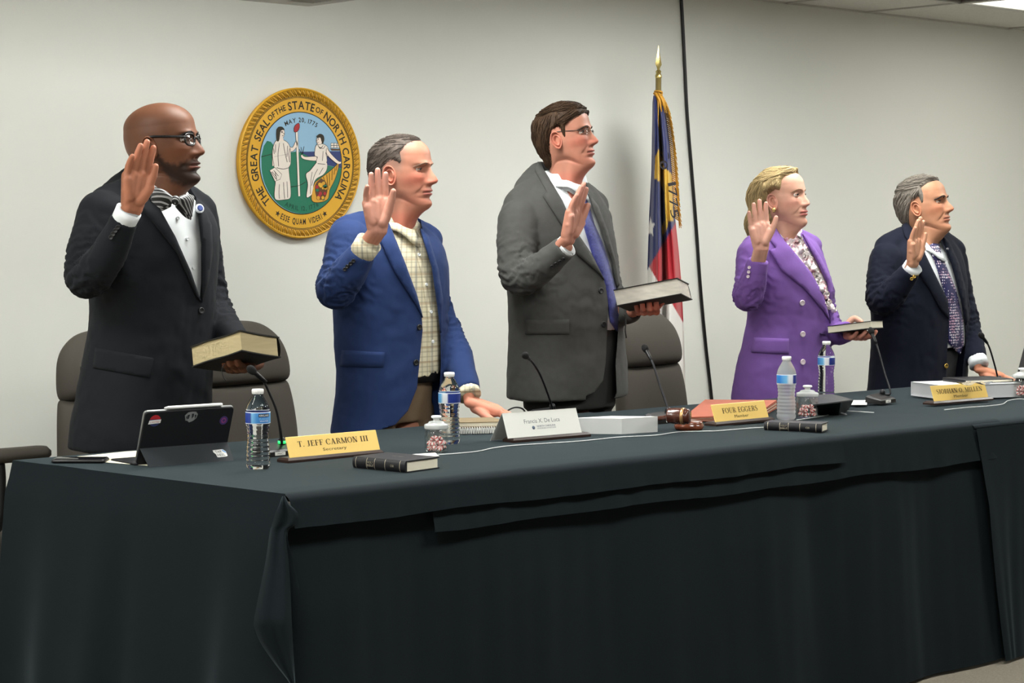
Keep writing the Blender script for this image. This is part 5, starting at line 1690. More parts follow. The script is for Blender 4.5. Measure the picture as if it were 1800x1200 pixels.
# ---- gooseneck microphones
def mic(label, head, mid, base, d_head, base_yaw=0.0, led=False):
    pb = tab(*base)
    t = thing('microphone', label, 'microphone', tuple(pb), base_yaw, 'gooseneck microphones')
    L = lambda q: tuple(Matrix.Rotation(-base_yaw, 3, 'Z') @ (Vector(q) - Vector(pb)))
    g = Geo()
    g.loft([[(-.055, -.032, 0), (.055, -.032, 0), (.055, .032, 0), (-.055, .032, 0)], [(-.054, -.031, .012), (.054, -.031, .014), (.054, .031, .028), (-.054, .031, .024)], [(-.046, -.024, .016), (.046, -.024, .019), (.046, .025, .034), (-.046, .025, .030)]])
    bs = build('base', g, m_black, t, smooth=False, local=True)
    g = Geo(); g.box((-.020, -.0335, .003), (.014, -.0315, .012)); build('label_strip', g, m_paper, bs, smooth=False, local=True)
    g = fit_text('MIC', .018, .005); g.moved(frame((-.003, -.0337, .0075), (1, 0, 0), (0, 0, 1), (0, -1, 0))); build('lettering', g, m_print_black, bs, local=True)
    db = depth_of(pb)
    q = [(0.03, .01, .02), (0.03, .01, .05)]
    pts = []
    st = np.array(Matrix.Rotation(base_yaw, 3, 'Z') @ Vector((.035, .012, .028))) + pb
    n = len(mid)
    path = [st]
    for i, (x, y) in enumerate(mid):
        path.append(at_depth(x, y, db + (d_head - db) * (i + 1) / (n + 1)))
    hp = at_depth(head[0], head[1], d_head)
    path.append(hp)
    sp_ = spline(path, 40)
    g = Geo().tube([L(q) for q in sp_], [.0048 - .0012 * min(1, i / 12) for i in range(40)], 8)
    g.lathe([(.010, .026), (.010, .040), (.006, .046)], 14, c=(.035, .012, 0))
    build('gooseneck', g, m_neck, t, local=True)
    d = sp_[-1] - sp_[-4]; d /= np.linalg.norm(d)
    g = Geo().tube([L(hp - d * .045), L(hp - d * .03), L(hp - d * .005), L(hp)], [.0048, .0062, .0068, .0072], 12)
    build('capsule_sleeve', g, m_black, t, local=True)
    g = Geo().tube([L(hp - d * .002), L(hp + d * .004), L(hp + d * .014), L(hp + d * .022), L(hp + d * .026)], [.0085, .0108, .0115, .008, .002], 14)
    build('windscreen', g, mat('foam_windscreen', (14, 14, 15), .95, bump=(900, .6, .001)), t, local=True)
    if led:
        g = Geo().lathe([(.0112, .030), (.0112, .037)], 16, c=(.035, .012, 0)); build('indicator_light', g, m_green, t, local=True)
    return t
m_print_black = mat('black_print', (30, 30, 34), .7)
m_neck = mat('gooseneck_metal', (44, 44, 46), .35, metal=.6)
mic('gooseneck microphone behind the first gold nameplate, reaching under the worn bible', (447, 654), [(494, 765), (486, 722), (473, 690), (462, 668)], (482, 800), 5.55, 0.0, True)
mic('gooseneck microphone in front of the charcoal suit, behind the white name card', (925, 626), [(972, 720), (962, 690), (950, 660), (937, 638)], (962, 735), 6.35)
mic('gooseneck microphone before the empty chair, its base beside the gavel', (1136, 616), [(1173, 715), (1161, 680), (1148, 640)], (1166, 742), 6.75)
mic('gooseneck microphone reaching up under the thin book', (1533, 586), [(1565, 690), (1555, 655), (1543, 612)], (1548, 708), 7.45, 0.15)
mic('gooseneck microphone in front of the navy blazer, on the thick white book side', (1727, 592), [(1755, 668), (1748, 640), (1738, 608)], (1752, 682), 7.9, 0.0, True)

# ---- nameplates
def serif_text(s, width, height):
    """engraved roman capitals: thick stems, hairlines and serifs"""
    K, N = .165, .062
    def st(g, x0, y0, x1, y1, t):
        dx, dy = x1 - x0, y1 - y0; l = math.hypot(dx, dy); nx, ny = -dy / l * t / 2, dx / l * t / 2
        g.add([(x0 + nx, y0 + ny, 0), (x0 - nx, y0 - ny, 0), (x1 - nx, y1 - ny, 0), (x1 + nx, y1 + ny, 0)], [(0, 1, 2, 3)])
    def stem(g, x, t=K, y0=0, y1=1, sb=True, stp=True):
        st(g, x, y0, x, y1, t)
        if sb: st(g, x - .17, y0 + .025, x + .17, y0 + .025, .05)
        if stp: st(g, x - .17, y1 - .025, x + .17, y1 - .025, .05)
    def cv(g, pts, ws):
        q = spline(np.array([(x, y, w) for (x, y), w in zip(pts, ws)]), 26)
        for i in range(len(q) - 1):
            d = q[i + 1][:2] - q[i][:2]; d = d / (np.linalg.norm(d) + 1e-9); n = np.array([-d[1], d[0]])
            a, b = q[i], q[i + 1]
            v = [a[:2] + n * a[2] / 2, a[:2] - n * a[2] / 2, b[:2] - n * b[2] / 2, b[:2] + n * b[2] / 2]
            g.add([(p[0], p[1], 0) for p in v], [(0, 1, 2, 3)])
    def arm(g, y, x0, x1, tick):
        st(g, x0, y, x1, y, N)
        if tick: st(g, x1 - .02, y, x1 - .0, y + tick, .05)
    def ell(g, cx, rx, a0, a1, cy=.5, ry=.48):
        A = np.linspace(a0, a1, 9)
        cv(g, [(cx + rx * math.cos(a), cy + ry * math.sin(a)) for a in A], [N + (K - N) * abs(math.cos(a)) ** 1.5 for a in A])
    W = {'I': .40, 'T': .74, 'J': .46, 'E': .66, 'F': .62, 'C': .72, 'A': .78, 'R': .76, 'M': .96, 'O': .78, 'N': .80, 'U': .78, 'G': .80, 'S': .58, 'B': .70, 'H': .82, 'L': .62, '.': .26, ' ': .34}
    G_ = Geo(); x = 0
    for c in s:
        g = Geo()
        if c == 'I': stem(g, .2)
        elif c == 'T': stem(g, .37, stp=False); st(g, .04, .97, .70, .97, N); st(g, .05, .98, .06, .76, .05); st(g, .69, .98, .68, .76, .05)
        elif c == 'J': stem(g, .28, y0=.18, sb=False); cv(g, [(.28, .2), (.24, .05), (.12, .0), (.05, .08)], [K, .12, .07, .12])
        elif c in 'EFL':
            stem(g, .2, sb=True, stp=True)
            if c in 'EF': arm(g, .97, .2, .58, -.2); arm(g, .52, .2, .46, 0); st(g, .46, .40, .46, .64, .045)
            if c in 'EL': arm(g, .03, .2, .60, .22)
        elif c in 'CG':
            ell(g, .40, .32, .75, 2 * PI - .75); st(g, .64, .66, .65, .98, .05)
            if c == 'G': stem(g, .64, K * .9, 0.06, .44, sb=False)
        elif c == 'A': st(g, .14, .0, .39, 1, N); st(g, .38, 1, .63, 0, K); st(g, .22, .34, .54, .34, N); st(g, .0, .025, .28, .025, .05); st(g, .48, .025, .78, .025, .05)
        elif c == 'R': stem(g, .2); cv(g, [(.2, .96), (.45, .96), (.58, .75), (.45, .52), (.2, .50)], [N, N, K, N, N]); st(g, .40, .52, .66, .02, K * .9)
        elif c == 'B': stem(g, .2); cv(g, [(.2, .96), (.42, .96), (.54, .76), (.42, .55), (.2, .53)], [N, N, K, N, N]); cv(g, [(.2, .53), (.46, .52), (.60, .28), (.46, .04), (.2, .04)], [N, N, K, N, N])
        elif c == 'M': stem(g, .14, N); st(g, .16, 1, .48, .05, K * .9); st(g, .48, .05, .80, 1, N); stem(g, .80)
        elif c == 'N': stem(g, .14, N); st(g, .14, 1, .64, .0, K); stem(g, .66, N, sb=False)
        elif c == 'O': ell(g, .39, .32, 0, 2 * PI)
        elif c == 'U': stem(g, .18, y0=.28, sb=False); stem(g, .62, N, y0=.28, sb=False); cv(g, [(.18, .32), (.24, .06), (.42, .0), (.58, .08), (.62, .32)], [K, .12, N, N, N])
        elif c == 'H': stem(g, .18); stem(g, .64); st(g, .18, .51, .64, .51, N)
        elif c == 'S': cv(g, [(.47, .80), (.40, .95), (.24, .97), (.11, .82), (.16, .63), (.36, .47), (.48, .28), (.40, .06), (.22, .02), (.08, .20)], [.05, N, N, .12, K, K, .14, N, N, .05])
        elif c == '.': st(g, .06, .07, .20, .07, .14)
        G_.add([(p[0] + x, p[1], 0) for p in g.v], g.f)
        x += W.get(c, .7) + .04
    x -= .04
    G_.v = [((p[0] - x / 2) * width / x, (p[1] - .5) * height, 0) for p in G_.v]
    return G_
def plate(label, bl, br, h, m_face, lines, wood=True, tilt=.35, yaw=None, over=(.012, .012)):
    a = tab(*bl); b = tab(*br)
    w = np.linalg.norm(b - a); c = (a + b) / 2
    rz = math.atan2(b[1] - a[1], b[0] - a[0])
    t = thing('nameplate', label, 'nameplate', tuple(c), rz)
    zb = .012
    g = Geo().loft([[(-w / 2 - over[0], -.018, 0), (w / 2 + over[1], -.018, 0), (w / 2 + over[1], .032, 0), (-w / 2 - over[0], .032, 0)], [(-w / 2 - over[0], -.018, .006), (w / 2 + over[1], -.018, .006), (w / 2 + over[1], .032, .006), (-w / 2 - over[0], .032, .006)], [(-w / 2 - over[0] + .006, -.011, zb), (w / 2 + over[1] - .006, -.011, zb), (w / 2 + over[1] - .006, .026, zb), (-w / 2 - over[0] + .006, .026, zb)]])
    build('wooden_base', g, m_walnut, t, smooth=False, local=True)
    T = frame((0, -.004, zb - .001), (1, 0, 0), (0, math.sin(tilt), math.cos(tilt)), (0, -math.cos(tilt), math.sin(tilt)))
    pl = build('plate', Geo().rbox((-w / 2, 0, -.003), (w / 2, h, 0), .002).moved(T), m_face, t, smooth=False, local=True)
    for s, wid, hh, yy, mm in lines:
        build('lettering', (serif_text if s.isupper() else fit_text)(s, wid * w, hh * h).moved(T @ Matrix.Translation((0, yy * h, .0006))), mm, pl, local=True)
    return t, pl, T, w
plate('gold nameplate lettered T. Jeff Carmon III on a dark wooden base', (508, 812), (667, 797), .058, m_gold_plate,
      [('T. JEFF CARMON III', .78, .27, .62, m_print), ('Secretary', .26, .19, .25, m_print)], over=(.016, .002))
plate('gold nameplate lettered Four Eggers, leaning before the brown folder', (1256, 748), (1350, 739), .058, m_gold_plate,
      [('FOUR EGGERS', .66, .30, .60, m_print), ('Member', .26, .17, .24, m_print)], over=(.012, .012))
plate('gold nameplate lettered Siobhan O. Millen before the thick white book', (1641, 711), (1736, 703), .058, m_gold_plate,
      [('SIOBHAN O. MILLEN', .84, .29, .60, m_print), ('Member', .26, .17, .24, m_print)], over=(.020, .012))
# folded paper name card over a nameplate
a = tab(888, 778); b = tab(1018, 767); w = np.linalg.norm(b - a); c = (a + b) / 2
t = thing('name_card', 'folded white name card lettered Francis X. De Luca over a dark wooden base', 'name card', tuple(c), math.atan2(b[1] - a[1], b[0] - a[0]))
build('wooden_base', Geo().loft([[(-w / 2 + .015, -.020, 0), (w / 2 + .03, -.020, 0), (w / 2 + .03, .03, 0), (-w / 2 + .015, .03, 0)], [(-w / 2 + .015, -.020, .007), (w / 2 + .03, -.020, .007), (w / 2 + .03, .03, .007), (-w / 2 + .015, .03, .007)], [(-w / 2 + .022, -.013, .013), (w / 2 + .022, -.013, .013), (w / 2 + .022, .024, .013), (-w / 2 + .022, .024, .013)]]), m_walnut, t, smooth=False, local=True)
hh = .077; tl_ = .36
T = frame((0, -.012, .0135), (1, 0, 0), (0, math.sin(tl_), math.cos(tl_)), (0, -math.cos(tl_), math.sin(tl_)))
fp = build('front_leaf', Geo().box((-w / 2, 0, -.0006), (w / 2, hh, 0)).moved(T), m_paper, t, smooth=False, local=True)
ty = -.012 + hh * math.sin(tl_); tz = .0135 + hh * math.cos(tl_)
build('back_leaf', Geo().add([(-w / 2, ty, tz), (w / 2, ty, tz), (w / 2 - .004, ty + .055, .001), (-w / 2 + .0, ty + .055, .001), (-w / 2, ty - .0008, tz), (w / 2, ty - .0008, tz), (w / 2 - .004, ty + .054, .001), (-w / 2, ty + .054, .001)], [(0, 1, 2, 3), (7, 6, 5, 4), (0, 3, 7, 4), (1, 5, 6, 2)]), m_paper, t, smooth=False, local=True)
m_greyprint = mat('grey_print', (104, 110, 112), .8)
build('lettering', fit_text('Francis X. De Luca', w * .48, .0125).moved(T @ Matrix.Translation((0, hh * .60, .0005))), m_greyprint, fp, local=True)
g = fit_text('NORTH CAROLINA', w * .25, .0052, bold=.01); g.v = [(x, y + .0034, z) for x, y, z in g.v]
g2 = fit_text('STATE BOARD OF ELECTIONS', w * .25, .004); g.add([(x, y - .0034, z) for x, y, z in g2.v], g2.f)
build('lettering', g.moved(T @ Matrix.Translation((.012, hh * .34, .0005))), mat('slate_print', (70, 82, 100), .8), fp, local=True)
g = Geo().lathe([(.0055, 0), (.0055, .0002)], 20).lathe([(.0036, .0002), (.0036, .0004)], 16)
build('emblem', g.moved(T @ Matrix.Translation((-w * .125 - .002, hh * .34, .0002))), mat('slate_emblem', (84, 96, 112), .8), fp, local=True)

# ---- books lying on the table
def bible(label, a, b, c_, h, yaw=None):
    """a, b: spine ends on the table seen in front; c_: far corner along the page edge"""
    A, B, C_ = tab(*a), tab(*b), tab(*c_)
    rz = math.atan2(B[1] - A[1], B[0] - A[0])
    w = np.linalg.norm(B - A); dp = np.linalg.norm((C_ - B))
    t = thing('bible', label, 'book', tuple(A), rz, None)
    e1 = (B - A) / w; e2 = np.array([-e1[1], e1[0], 0]); dp = abs((C_ - B) @ e2)
    m_cov = m_bookcover
    g = Geo().box((0.0, .004, 0), (w, dp, .0025)).box((0, .004, h - .0025), (w, dp, h))
    rings = []
    for x in np.linspace(0, w, 2):
        rings.append([(x, .006 - .007 * math.cos(u) * 1.0, h / 2 + h / 2 * math.sin(u)) for u in np.linspace(-PI / 2, PI / 2, 9)] + [(x, .008, h - .001), (x, .008, .001)])
    g.loft(rings)
    cv = build('cover', g, m_cov, t, local=True, angle=30)
    build('page_block', Geo().box((.004, .008, .0025), (w - .003, dp - .004, h - .0025)), m_pages, t, smooth=False, local=True)
    gd = Geo()
    for f in (.06, .27, .42, .62, .90):
        gd.loft([[(w * f + dx, .0055 - .0075 * math.cos(u), h / 2 + h * .51 * math.sin(u)) for u in np.linspace(-1.35, 1.35, 9)] for dx in (0, .0016)], closed=False, cap=False)
    build('gilt_bands', gd, m_gilt, cv, local=True)
    for s, f, wd in (('HOLY', .345, .020), ('BIBLE', .345, .022), ('CSB', .76, .012)):
        gg = fit_text(s, wd, .0055); dz = {'HOLY': .004, 'BIBLE': -.004, 'CSB': 0}[s]
        gg.moved(frame((w * f, -.0018, h / 2 + dz), (1, 0, 0), (0, 0, 1), (0, -1, 0))); build('lettering', gg, m_gilt, cv, local=True)
    gg = fit_text('HOLY BIBLE', w * .22, .006); gg.moved(Matrix.Translation((w * .5, dp * .55, h + .0004))); build('lettering', gg, m_gilt, cv, local=True)
    return t
m_bookcover = mat('black_book_cover', (22, 22, 26), .45, bump=(300, .3, .001))
m_pages = mat('page_edges', (214, 208, 188), .8, bump=(500, .3, .0008), stretch=(1, 1, 14))
m_gilt = mat('gilt_lettering', (180, 170, 150), .4, metal=.4)
bible('small black bible with gilt spine lying in front of the first gold nameplate', (620, 822), (712, 831), (787, 824), .030)
bible('small black bible with gilt spine lying in front of the frosted bottle', (1343, 756), (1444, 760), (1487, 757), .026)

def slab(name, label, cat, fl, fr, dep, h, m, rough_pages=False, top=None, group=None, skew=0.0):
    """a block whose front bottom edge runs between two points of the table"""
    A, B = tab(*fl), tab(*fr)
    w = np.linalg.norm(B - A); rz = math.atan2(B[1] - A[1], B[0] - A[0])
    t = thing(name, label, cat, tuple(A), rz, group)
    return t, w
t, w = slab('document_stack', 'thick stack of white printed pages beside the white name card', 'documents', (1010, 764), (1100, 765), .2, .05, m_paper)
A = tab(1010, 762); B = tab(1093, 763); C_ = tab(1156, 759)
t.location = tuple(A)
e1 = (B - A); w = np.linalg.norm(e1); e1 /= w; e2 = np.array([-e1[1], e1[0], 0]); dp = abs((C_ - B) @ e2); sh_ = (C_ - B) @ e1
t.rotation_euler = (0, 0, math.atan2(e1[1], e1[0]))
hs = .047
build('pages', Geo().hexa([(0, 0, 0), (w, 0, 0), (w + sh_, dp, 0), (sh_, dp, 0), (0, 0, hs), (w, 0, hs), (w + sh_, dp, hs), (sh_, dp, hs)]), mat('stacked_page_edges', (214, 216, 214), .85, bump=(400, .5, .001), stretch=(1, 1, 16)), t, smooth=False, local=True)
build('top_sheet', Geo().hexa([(0, 0, hs), (w, 0, hs), (w + sh_, dp, hs), (sh_, dp, hs), (0, 0, hs + .001), (w, 0, hs + .001), (w + sh_, dp, hs + .001), (sh_, dp, hs + .001)]), m_paper, t, smooth=False, local=True)

# thick white book with a bible on top, under the resting hand
A = tab(1655, 702); B = tab(1794, 697)
w = np.linalg.norm(B - A); rz = math.atan2(B[1] - A[1], B[0] - A[0])
t = thing('thick_book', 'thick white bound book beneath the hand of the navy blazer man', 'book', tuple(A), rz)
h2 = .052
build('pages', Geo().box((.003, .003, .003), (w - .003, .20, h2 - .003)), mat('grey_page_edges', (200, 202, 204), .85, bump=(400, .5, .001), stretch=(1, 1, 16)), t, smooth=False, local=True)
build('cover', Geo().box((0, 0, 0), (w, .204, .003)).box((0, 0, h2 - .003), (w, .204, h2)).box((0, .2, 0), (w, .204, h2)), mat('pale_grey_cover', (206, 208, 210), .6), t, smooth=False, local=True)
R3 = Matrix.Rotation(rz, 3, 'Z')
q = A + np.array(R3 @ Vector((w * .36, .035, h2)))
t = thing('bible', 'thin black book lying on the thick white book, under a resting hand', 'book', tuple(q), rz)
build('cover', Geo().rbox((0, 0, 0), (w * .62, .15, .014), .004), m_bookcover, t, local=True)
build('page_block', Geo().box((.004, -.001, .003), (w * .6, .02, .011)), m_pages, t, smooth=False, local=True)
q2 = at_z(1712, 676, ZT + h2 + .0155)
t = thing('plastic_sleeve', 'crumpled clear plastic sleeve on the thick white book, by the fingers', 'wrapper', tuple(q2), rz)
rows = [[(x, y, .006 + .006 * math.sin(x * 90 + y * 40) * math.sin(y * 70)) for x in np.linspace(-.05, .06, 24)] for y in np.linspace(-.03, .04, 12)]
build('film', Geo().grid(rows), mat('clear_film', (235, 238, 240), .12, trans=.8, ior=1.2), t, local=True)

# spiral notebook and tan book under the other hand
A = tab(790, 764); B = tab(876, 762)
w = np.linalg.norm(B - A) + .05; rz = math.atan2(B[1] - A[1], B[0] - A[0])
t = thing('spiral_notebook', 'spiral bound notebook under the hand of the blue blazer man', 'notebook', tuple(A), rz)
build('pages', Geo().box((0, .006, .001), (w, .20, .018)), m_paper, t, smooth=False, local=True)
build('cover', Geo().box((0, .006, .018), (w, .20, .0195)), mat('brown_card_cover', (96, 84, 66), .7), t, smooth=False, local=True)
coil = None
for k in range(int(w / .0075)):
    if coil is None:
        coil = build('coil', Geo().tube([(0, .006 + .0085 * math.cos(a), .011 + .011 * math.sin(a)) for a in np.linspace(0, 2 * PI, 14)], .0012, 5), mat('silver_wire', (180, 180, 180), .3, metal=.9), t, local=True); cc_ = coil
    else:
        cc_ = coil.copy(); COL.objects.link(cc_)
    cc_.location = (.004 + k * .0075, 0, 0)
A2 = A + np.array([.0, .03, .0195])
t = thing('tan_book', 'tan covered book lying on the spiral notebook under the resting hand', 'book', tuple(A2), rz)
build('cover', Geo().box((0, 0, 0), (w * .95, .15, .002)).box((0, 0, .013), (w * .95, .15, .015)).box((0, .148, 0), (w * .95, .15, .015)), mat('tan_cover', (128, 112, 84), .6), t, smooth=False, local=True)
build('page_block', Geo().box((.002, .002, .002), (w * .95 - .002, .148, .013)), m_pages, t, smooth=False, local=True)

# ---- tablet in its folio
BL = tab(262, 821); BR = tab(411, 809)
rz = math.atan2(BR[1] - BL[1], BR[0] - BL[0]); w = np.linalg.norm(BR - BL)
t = thing('tablet', 'black tablet standing in a folded case with stickers and a white stylus', 'tablet', tuple((BL + BR) / 2), rz)
db = depth_of(BL)
inv = lambda q: tuple(Matrix.Rotation(-rz, 3, 'Z') @ (Vector(q) - Vector((BL + BR) / 2)))
fy, fz = .040, .046
build('case_flap', Geo().hexa([(-w / 2, 0, 0), (w / 2, 0, 0), (w / 2 + .004, fy, fz), (-w / 2 - .004, fy, fz), (-w / 2, .003, 0), (w / 2, .003, 0), (w / 2 + .004, fy + .003, fz), (-w / 2 - .004, fy + .003, fz)]), mat('lit_black_case_flap', (44, 48, 52), .65, spec=.25), t, smooth=False, local=True)  # same black case; its lighter grey stands for light falling on the upturned flap
hT = .1525; wT = w * 1.05
ya, yb = -.053 / hT, .143 / hT
# the leaning back panel: its top reaches towards the camera, its foot stands behind the flap
T = frame((0, .057, .001), (1, 0, 0), (0, ya, yb), (0, -yb, ya))
cs = build('case_back', Geo().rbox((-wT / 2, 0, -.006), (wT / 2, hT, 0), .010, 5).moved(T), m_blackmat, t, local=True, angle=40)
build('tablet_edge', Geo().rbox((-wT / 2 - .001, .002, -.012), (wT / 2 + .001, hT + .0015, -.006), .010, 5).moved(T), mat('silver_aluminium', (150, 152, 152), .35, metal=.8), t, local=True, angle=40)
build('keyboard_base', Geo().rbox((-w / 2 - .01, .058, 0), (w / 2, .20, .006), .01), m_blackmat, t, local=True)
g = Geo().tube([(-.30 * w, hT + .0065, -.0065), (-.25 * w, hT + .0065, -.0065), (.37 * w, hT + .0065, -.0065), (.38 * w, hT + .0065, -.0065)], [.0016, .0044, .0044, .0038], 12)
build('stylus', g.moved(T), m_cap, t, local=True)
def sticker(name, x, y, poly, m, z=.0004, parent=None):
    return build(name, Geo().prism(poly, 0, z).moved(T @ Matrix.Translation((x, y, .0002))), m, parent or cs, smooth=False, local=True)
circ = lambda r, a0=0, a1=2 * PI, n=28, sx=1: [(sx * r * math.cos(a), r * math.sin(a)) for a in np.linspace(a0, a1, n, endpoint=(a1 - a0 < 6))]
sticker('sticker', -.40 * w, hT - .026, circ(.0165), mat('navy_sticker', (46, 54, 96), .5))
sticker('sticker', -.40 * w, hT - .026, circ(.0165, .25, PI - .25), mat('red_sticker', (176, 42, 50), .5), .0007)
sticker('sticker', -.40 * w, hT - .029, [(-.0185, -.006), (.0165, -.004), (.0175, .006), (-.0165, .0045)], m_cap, .0010)
build('lettering', fit_text('I VOTED', .026, .005).moved(T @ Matrix.Translation((-.40 * w, hT - .029, .0015))), mat('red_print', (170, 44, 50), .6), cs, local=True)
wolf = [(-.020, .006), (-.012, .014), (.0, .016), (.012, .015), (.019, .008), (.016, -.004), (.006, -.012), (-.004, -.015), (-.010, -.010), (-.016, -.009)]
m_silver_sticker = mat('silver_sticker', (128, 130, 130), .4)
sticker('sticker', .02 * w, hT - .022, wolf, m_silver_sticker)
for k, (x, y, pl) in enumerate(((-.008, .004, [(-.004, .003), (.003, .004), (.001, -.008), (-.003, -.009)]), (.003, .006, [(-.003, .004), (.004, .004), (.004, -.004), (-.001, -.010)]), (.011, .003, [(-.002, .004), (.004, .003), (.001, -.009)]), (-.013, .0, [(-.003, .003), (.001, .003), (0, -.006)]))):
    sticker('sticker', .02 * w + x, hT - .022 + y, pl, mat('dark_sticker_ink', (40, 42, 46), .5), .0008)
sticker('sticker', .42 * w, hT - .038, circ(.0125), mat('purple_sticker', (66, 50, 104), .5))
for a in range(8):
    sticker('sticker', .42 * w + .006 * math.cos(a * PI / 4), hT - .038 + .006 * math.sin(a * PI / 4), circ(.0022, n=10), mat('pink_sticker_ink', (140, 66, 120), .5), .0008)
fm = frame((0, 0, 0), (1, 0, 0), (0, fy, fz), (0, -fz, fy))
flp = t.children[0]
NC = [(-.019, .011), (-.006, .0115), (.006, .012), (.012, .012), (.019, .004), (.019, -.010), (.014, -.012), (-.008, -.013), (-.013, -.012), (-.014, -.002), (-.019, .004)]
build('sticker', Geo().prism(NC, 0, .0005).moved(fm @ Matrix.Translation((w / 2 - .032, .0265, .0003))), m_cap, flp, smooth=False, local=True)
build('lettering', fit_text('TAR', .020, .008).moved(fm @ Matrix.Translation((w / 2 - .036, .0315, .0012))), m_print_black, flp, local=True)
build('lettering', fit_text('HEEL', .024, .008).moved(fm @ Matrix.Translation((w / 2 - .031, .0205, .0012))), m_print_black, flp, local=True)
build('sticker', Geo().prism([(.007, .010), (.011, .0112), (.018, .0035), (.018, -.001), (.011, .004)], .0005, .0009).moved(fm @ Matrix.Translation((w / 2 - .032, .0265, .0003))), mat('sky_blue_ink', (120, 165, 215), .5), flp, smooth=False, local=True)

# ---- phone, papers
A = tab(90, 814); B = tab(184, 814); w = np.linalg.norm(B - A)
t = thing('smartphone', 'black smartphone lying beside the papers at the table end', 'phone', tuple((A + B) / 2), math.atan2(B[1] - A[1], B[0] - A[0]))
build('phone_case', Geo().rbox((-w / 2, -.005, 0), (w / 2, .07, .010), .008), m_black, t, local=True)
build('screen', Geo().rbox((-w / 2 + .004, -.001, .010), (w / 2 - .004, .066, .0106), .006), mat('black_glass', (10, 10, 14), .08), t, local=True)
def sheet(label, pts, lift, m=m_paper, group=None, name='paper_sheet', th=.0008):
    P = [tab(x, y, ZT + lift) for x, y in pts]
    c = np.mean(P, 0); c[2] = ZT + lift - th
    n = len(P)
    g = Geo().add([tuple(p) for p in P] + [(p[0], p[1], p[2] - th) for p in P], [tuple(range(n)), tuple(reversed(range(n, 2 * n)))] + [(i, n + i, n + (i + 1) % n, (i + 1) % n) for i in range(n)])
    o = build(name, Geo().add([(x - c[0], y - c[1], z - c[2]) for x, y, z in g.v], g.f), m, None, smooth=False)
    o.location = tuple(c)
    return tag(o, label, 'paper', group)
sheet('cream sheet of paper lying beside the smartphone, lower one', [(112, 806), (215, 797), (300, 790), (262, 818)], .0015, m_cream)
sheet('cream sheet of paper behind the tablet, upper one', [(128, 803), (222, 793), (318, 788), (300, 812)], .0035, m_cream)
sheet('white sheets of paper between the closed laptop and a microphone base', [(1489, 711), (1500, 703), (1524, 703), (1524, 711)], .004, m_paper)
sheet('white sheet of paper beside the navy blazer man, behind the last gold nameplate', [(1611, 684), (1652, 682), (1660, 690), (1616, 688)], .006, m_paper)
sheet('small white card lying behind the small bible at the cable end', [(725, 798), (765, 795), (772, 801), (733, 803)], .0015, m_paper)

# ---- gavel and sound block
m_wood = mat('polished_red_wood', (112, 58, 36), .25, var=(25, .3), stretch=(1, 6, 6), coat=.5)
m_woodd = mat('polished_dark_wood', (78, 40, 28), .25, var=(25, .35), stretch=(6, 1, 6), coat=.5)
m_brass = mat('brass_band', (206, 160, 110), .3, metal=.7)
pb = tab(1211, 755)
t = thing('sound_block', 'round reddish wooden sound block under the gavel', 'sound block', tuple(pb))
build('block', Geo().lathe([(.040, 0), (.044, .004), (.046, .010), (.045, .016), (.043, .018), (.043, .021), (.041, .026), (.036, .0285), (.004, .029)], 40), m_wood, t, local=True)
hc = at_z(1193, 731, ZT + .029 + .024)
ax = RT * .92 + FH * (-.38); ax /= np.linalg.norm(ax)
ha = -RT * .72 + FH * .70; ha[2] = -.16; ha /= np.linalg.norm(ha)
t = thing('gavel', 'dark polished wooden gavel with a brass band resting on its sound block', 'gavel', tuple(hc))
xx = Vector(ax); yy = xx.orthogonal().normalized(); zz = xx.cross(yy)
T = frame((0, 0, 0), yy, zz, xx)
prof = [(.004, -.036), (.020, -.035), (.0235, -.031), (.0225, -.026), (.0235, -.022), (.0245, -.012), (.0250, 0), (.0245, .012), (.0235, .022), (.0225, .026), (.0235, .031), (.020, .035), (.004, .036)]
hd = build('head', Geo().lathe(prof, 32).moved(T), m_woodd, t, local=True)
build('brass_ring', Geo().lathe([(.0250, .010), (.0262, .011), (.0258, .019), (.0246, .020)], 32, cap=False).moved(T), m_brass, hd, local=True)
pts = [Vector(ha) * s for s in (.015, .03, .04, .055, .08, .10, .12, .14, .158, .168)]
build('handle', Geo().tube(pts, [.008, .0085, .010, .0075, .0072, .0085, .0105, .0110, .009, .003], 16), m_woodd, t, local=True)

# ---- expanding folder
m_folder = mat('red_brown_card', (160, 86, 64), .75, var=(20, .06))
corners = [(1205, 741), (1318, 741), (1367, 722), (1240, 722)]
P = [tab(x, y) for x, y in corners]
c = np.mean(P, 0)
t = thing('expanding_folder', 'red-brown expanding folder behind the middle gold nameplate', 'folder', tuple((c[0], c[1], ZT)))
prev_h = [0, 0, 0, 0]
tops = [tab(1212, 738), tab(1322, 742), tab(1366, 724), tab(1238, 724)]
top = [at_depth(1200, 733, depth_of(P[0])), at_depth(1330, 728, depth_of(P[1]) + .05), at_depth(1366, 702, depth_of(P[2]) + .1), at_depth(1239, 701, depth_of(P[3]) + .12)]
def lerp4(Aq, Bq, s): return [a * (1 - s) + b * s for a, b in zip(Aq, Bq)]
lo = [np.array([p[0], p[1], ZT]) for p in top]
hi = [np.array([p[0], p[1], max(p[2], ZT + .004)]) for p in top]
nl = 6
for k in range(nl):
    s0, s1 = k / nl, (k + .72) / nl
    ins = .004 * (k % 2)
    q0 = lerp4(lo, hi, s0); q1 = lerp4(lo, hi, s1)
    cc = np.mean(q0, 0)
    f = lambda q: [tuple(p + (cc - p) * ins * 3 * np.array([1, 1, 0])) for p in q]
    o = build('gusset' if k < nl - 1 else 'flap', Geo().hexa(f(q0) + f(q1)), m_folder if k % 2 == 0 or k == nl - 1 else m_cream, t, smooth=False)
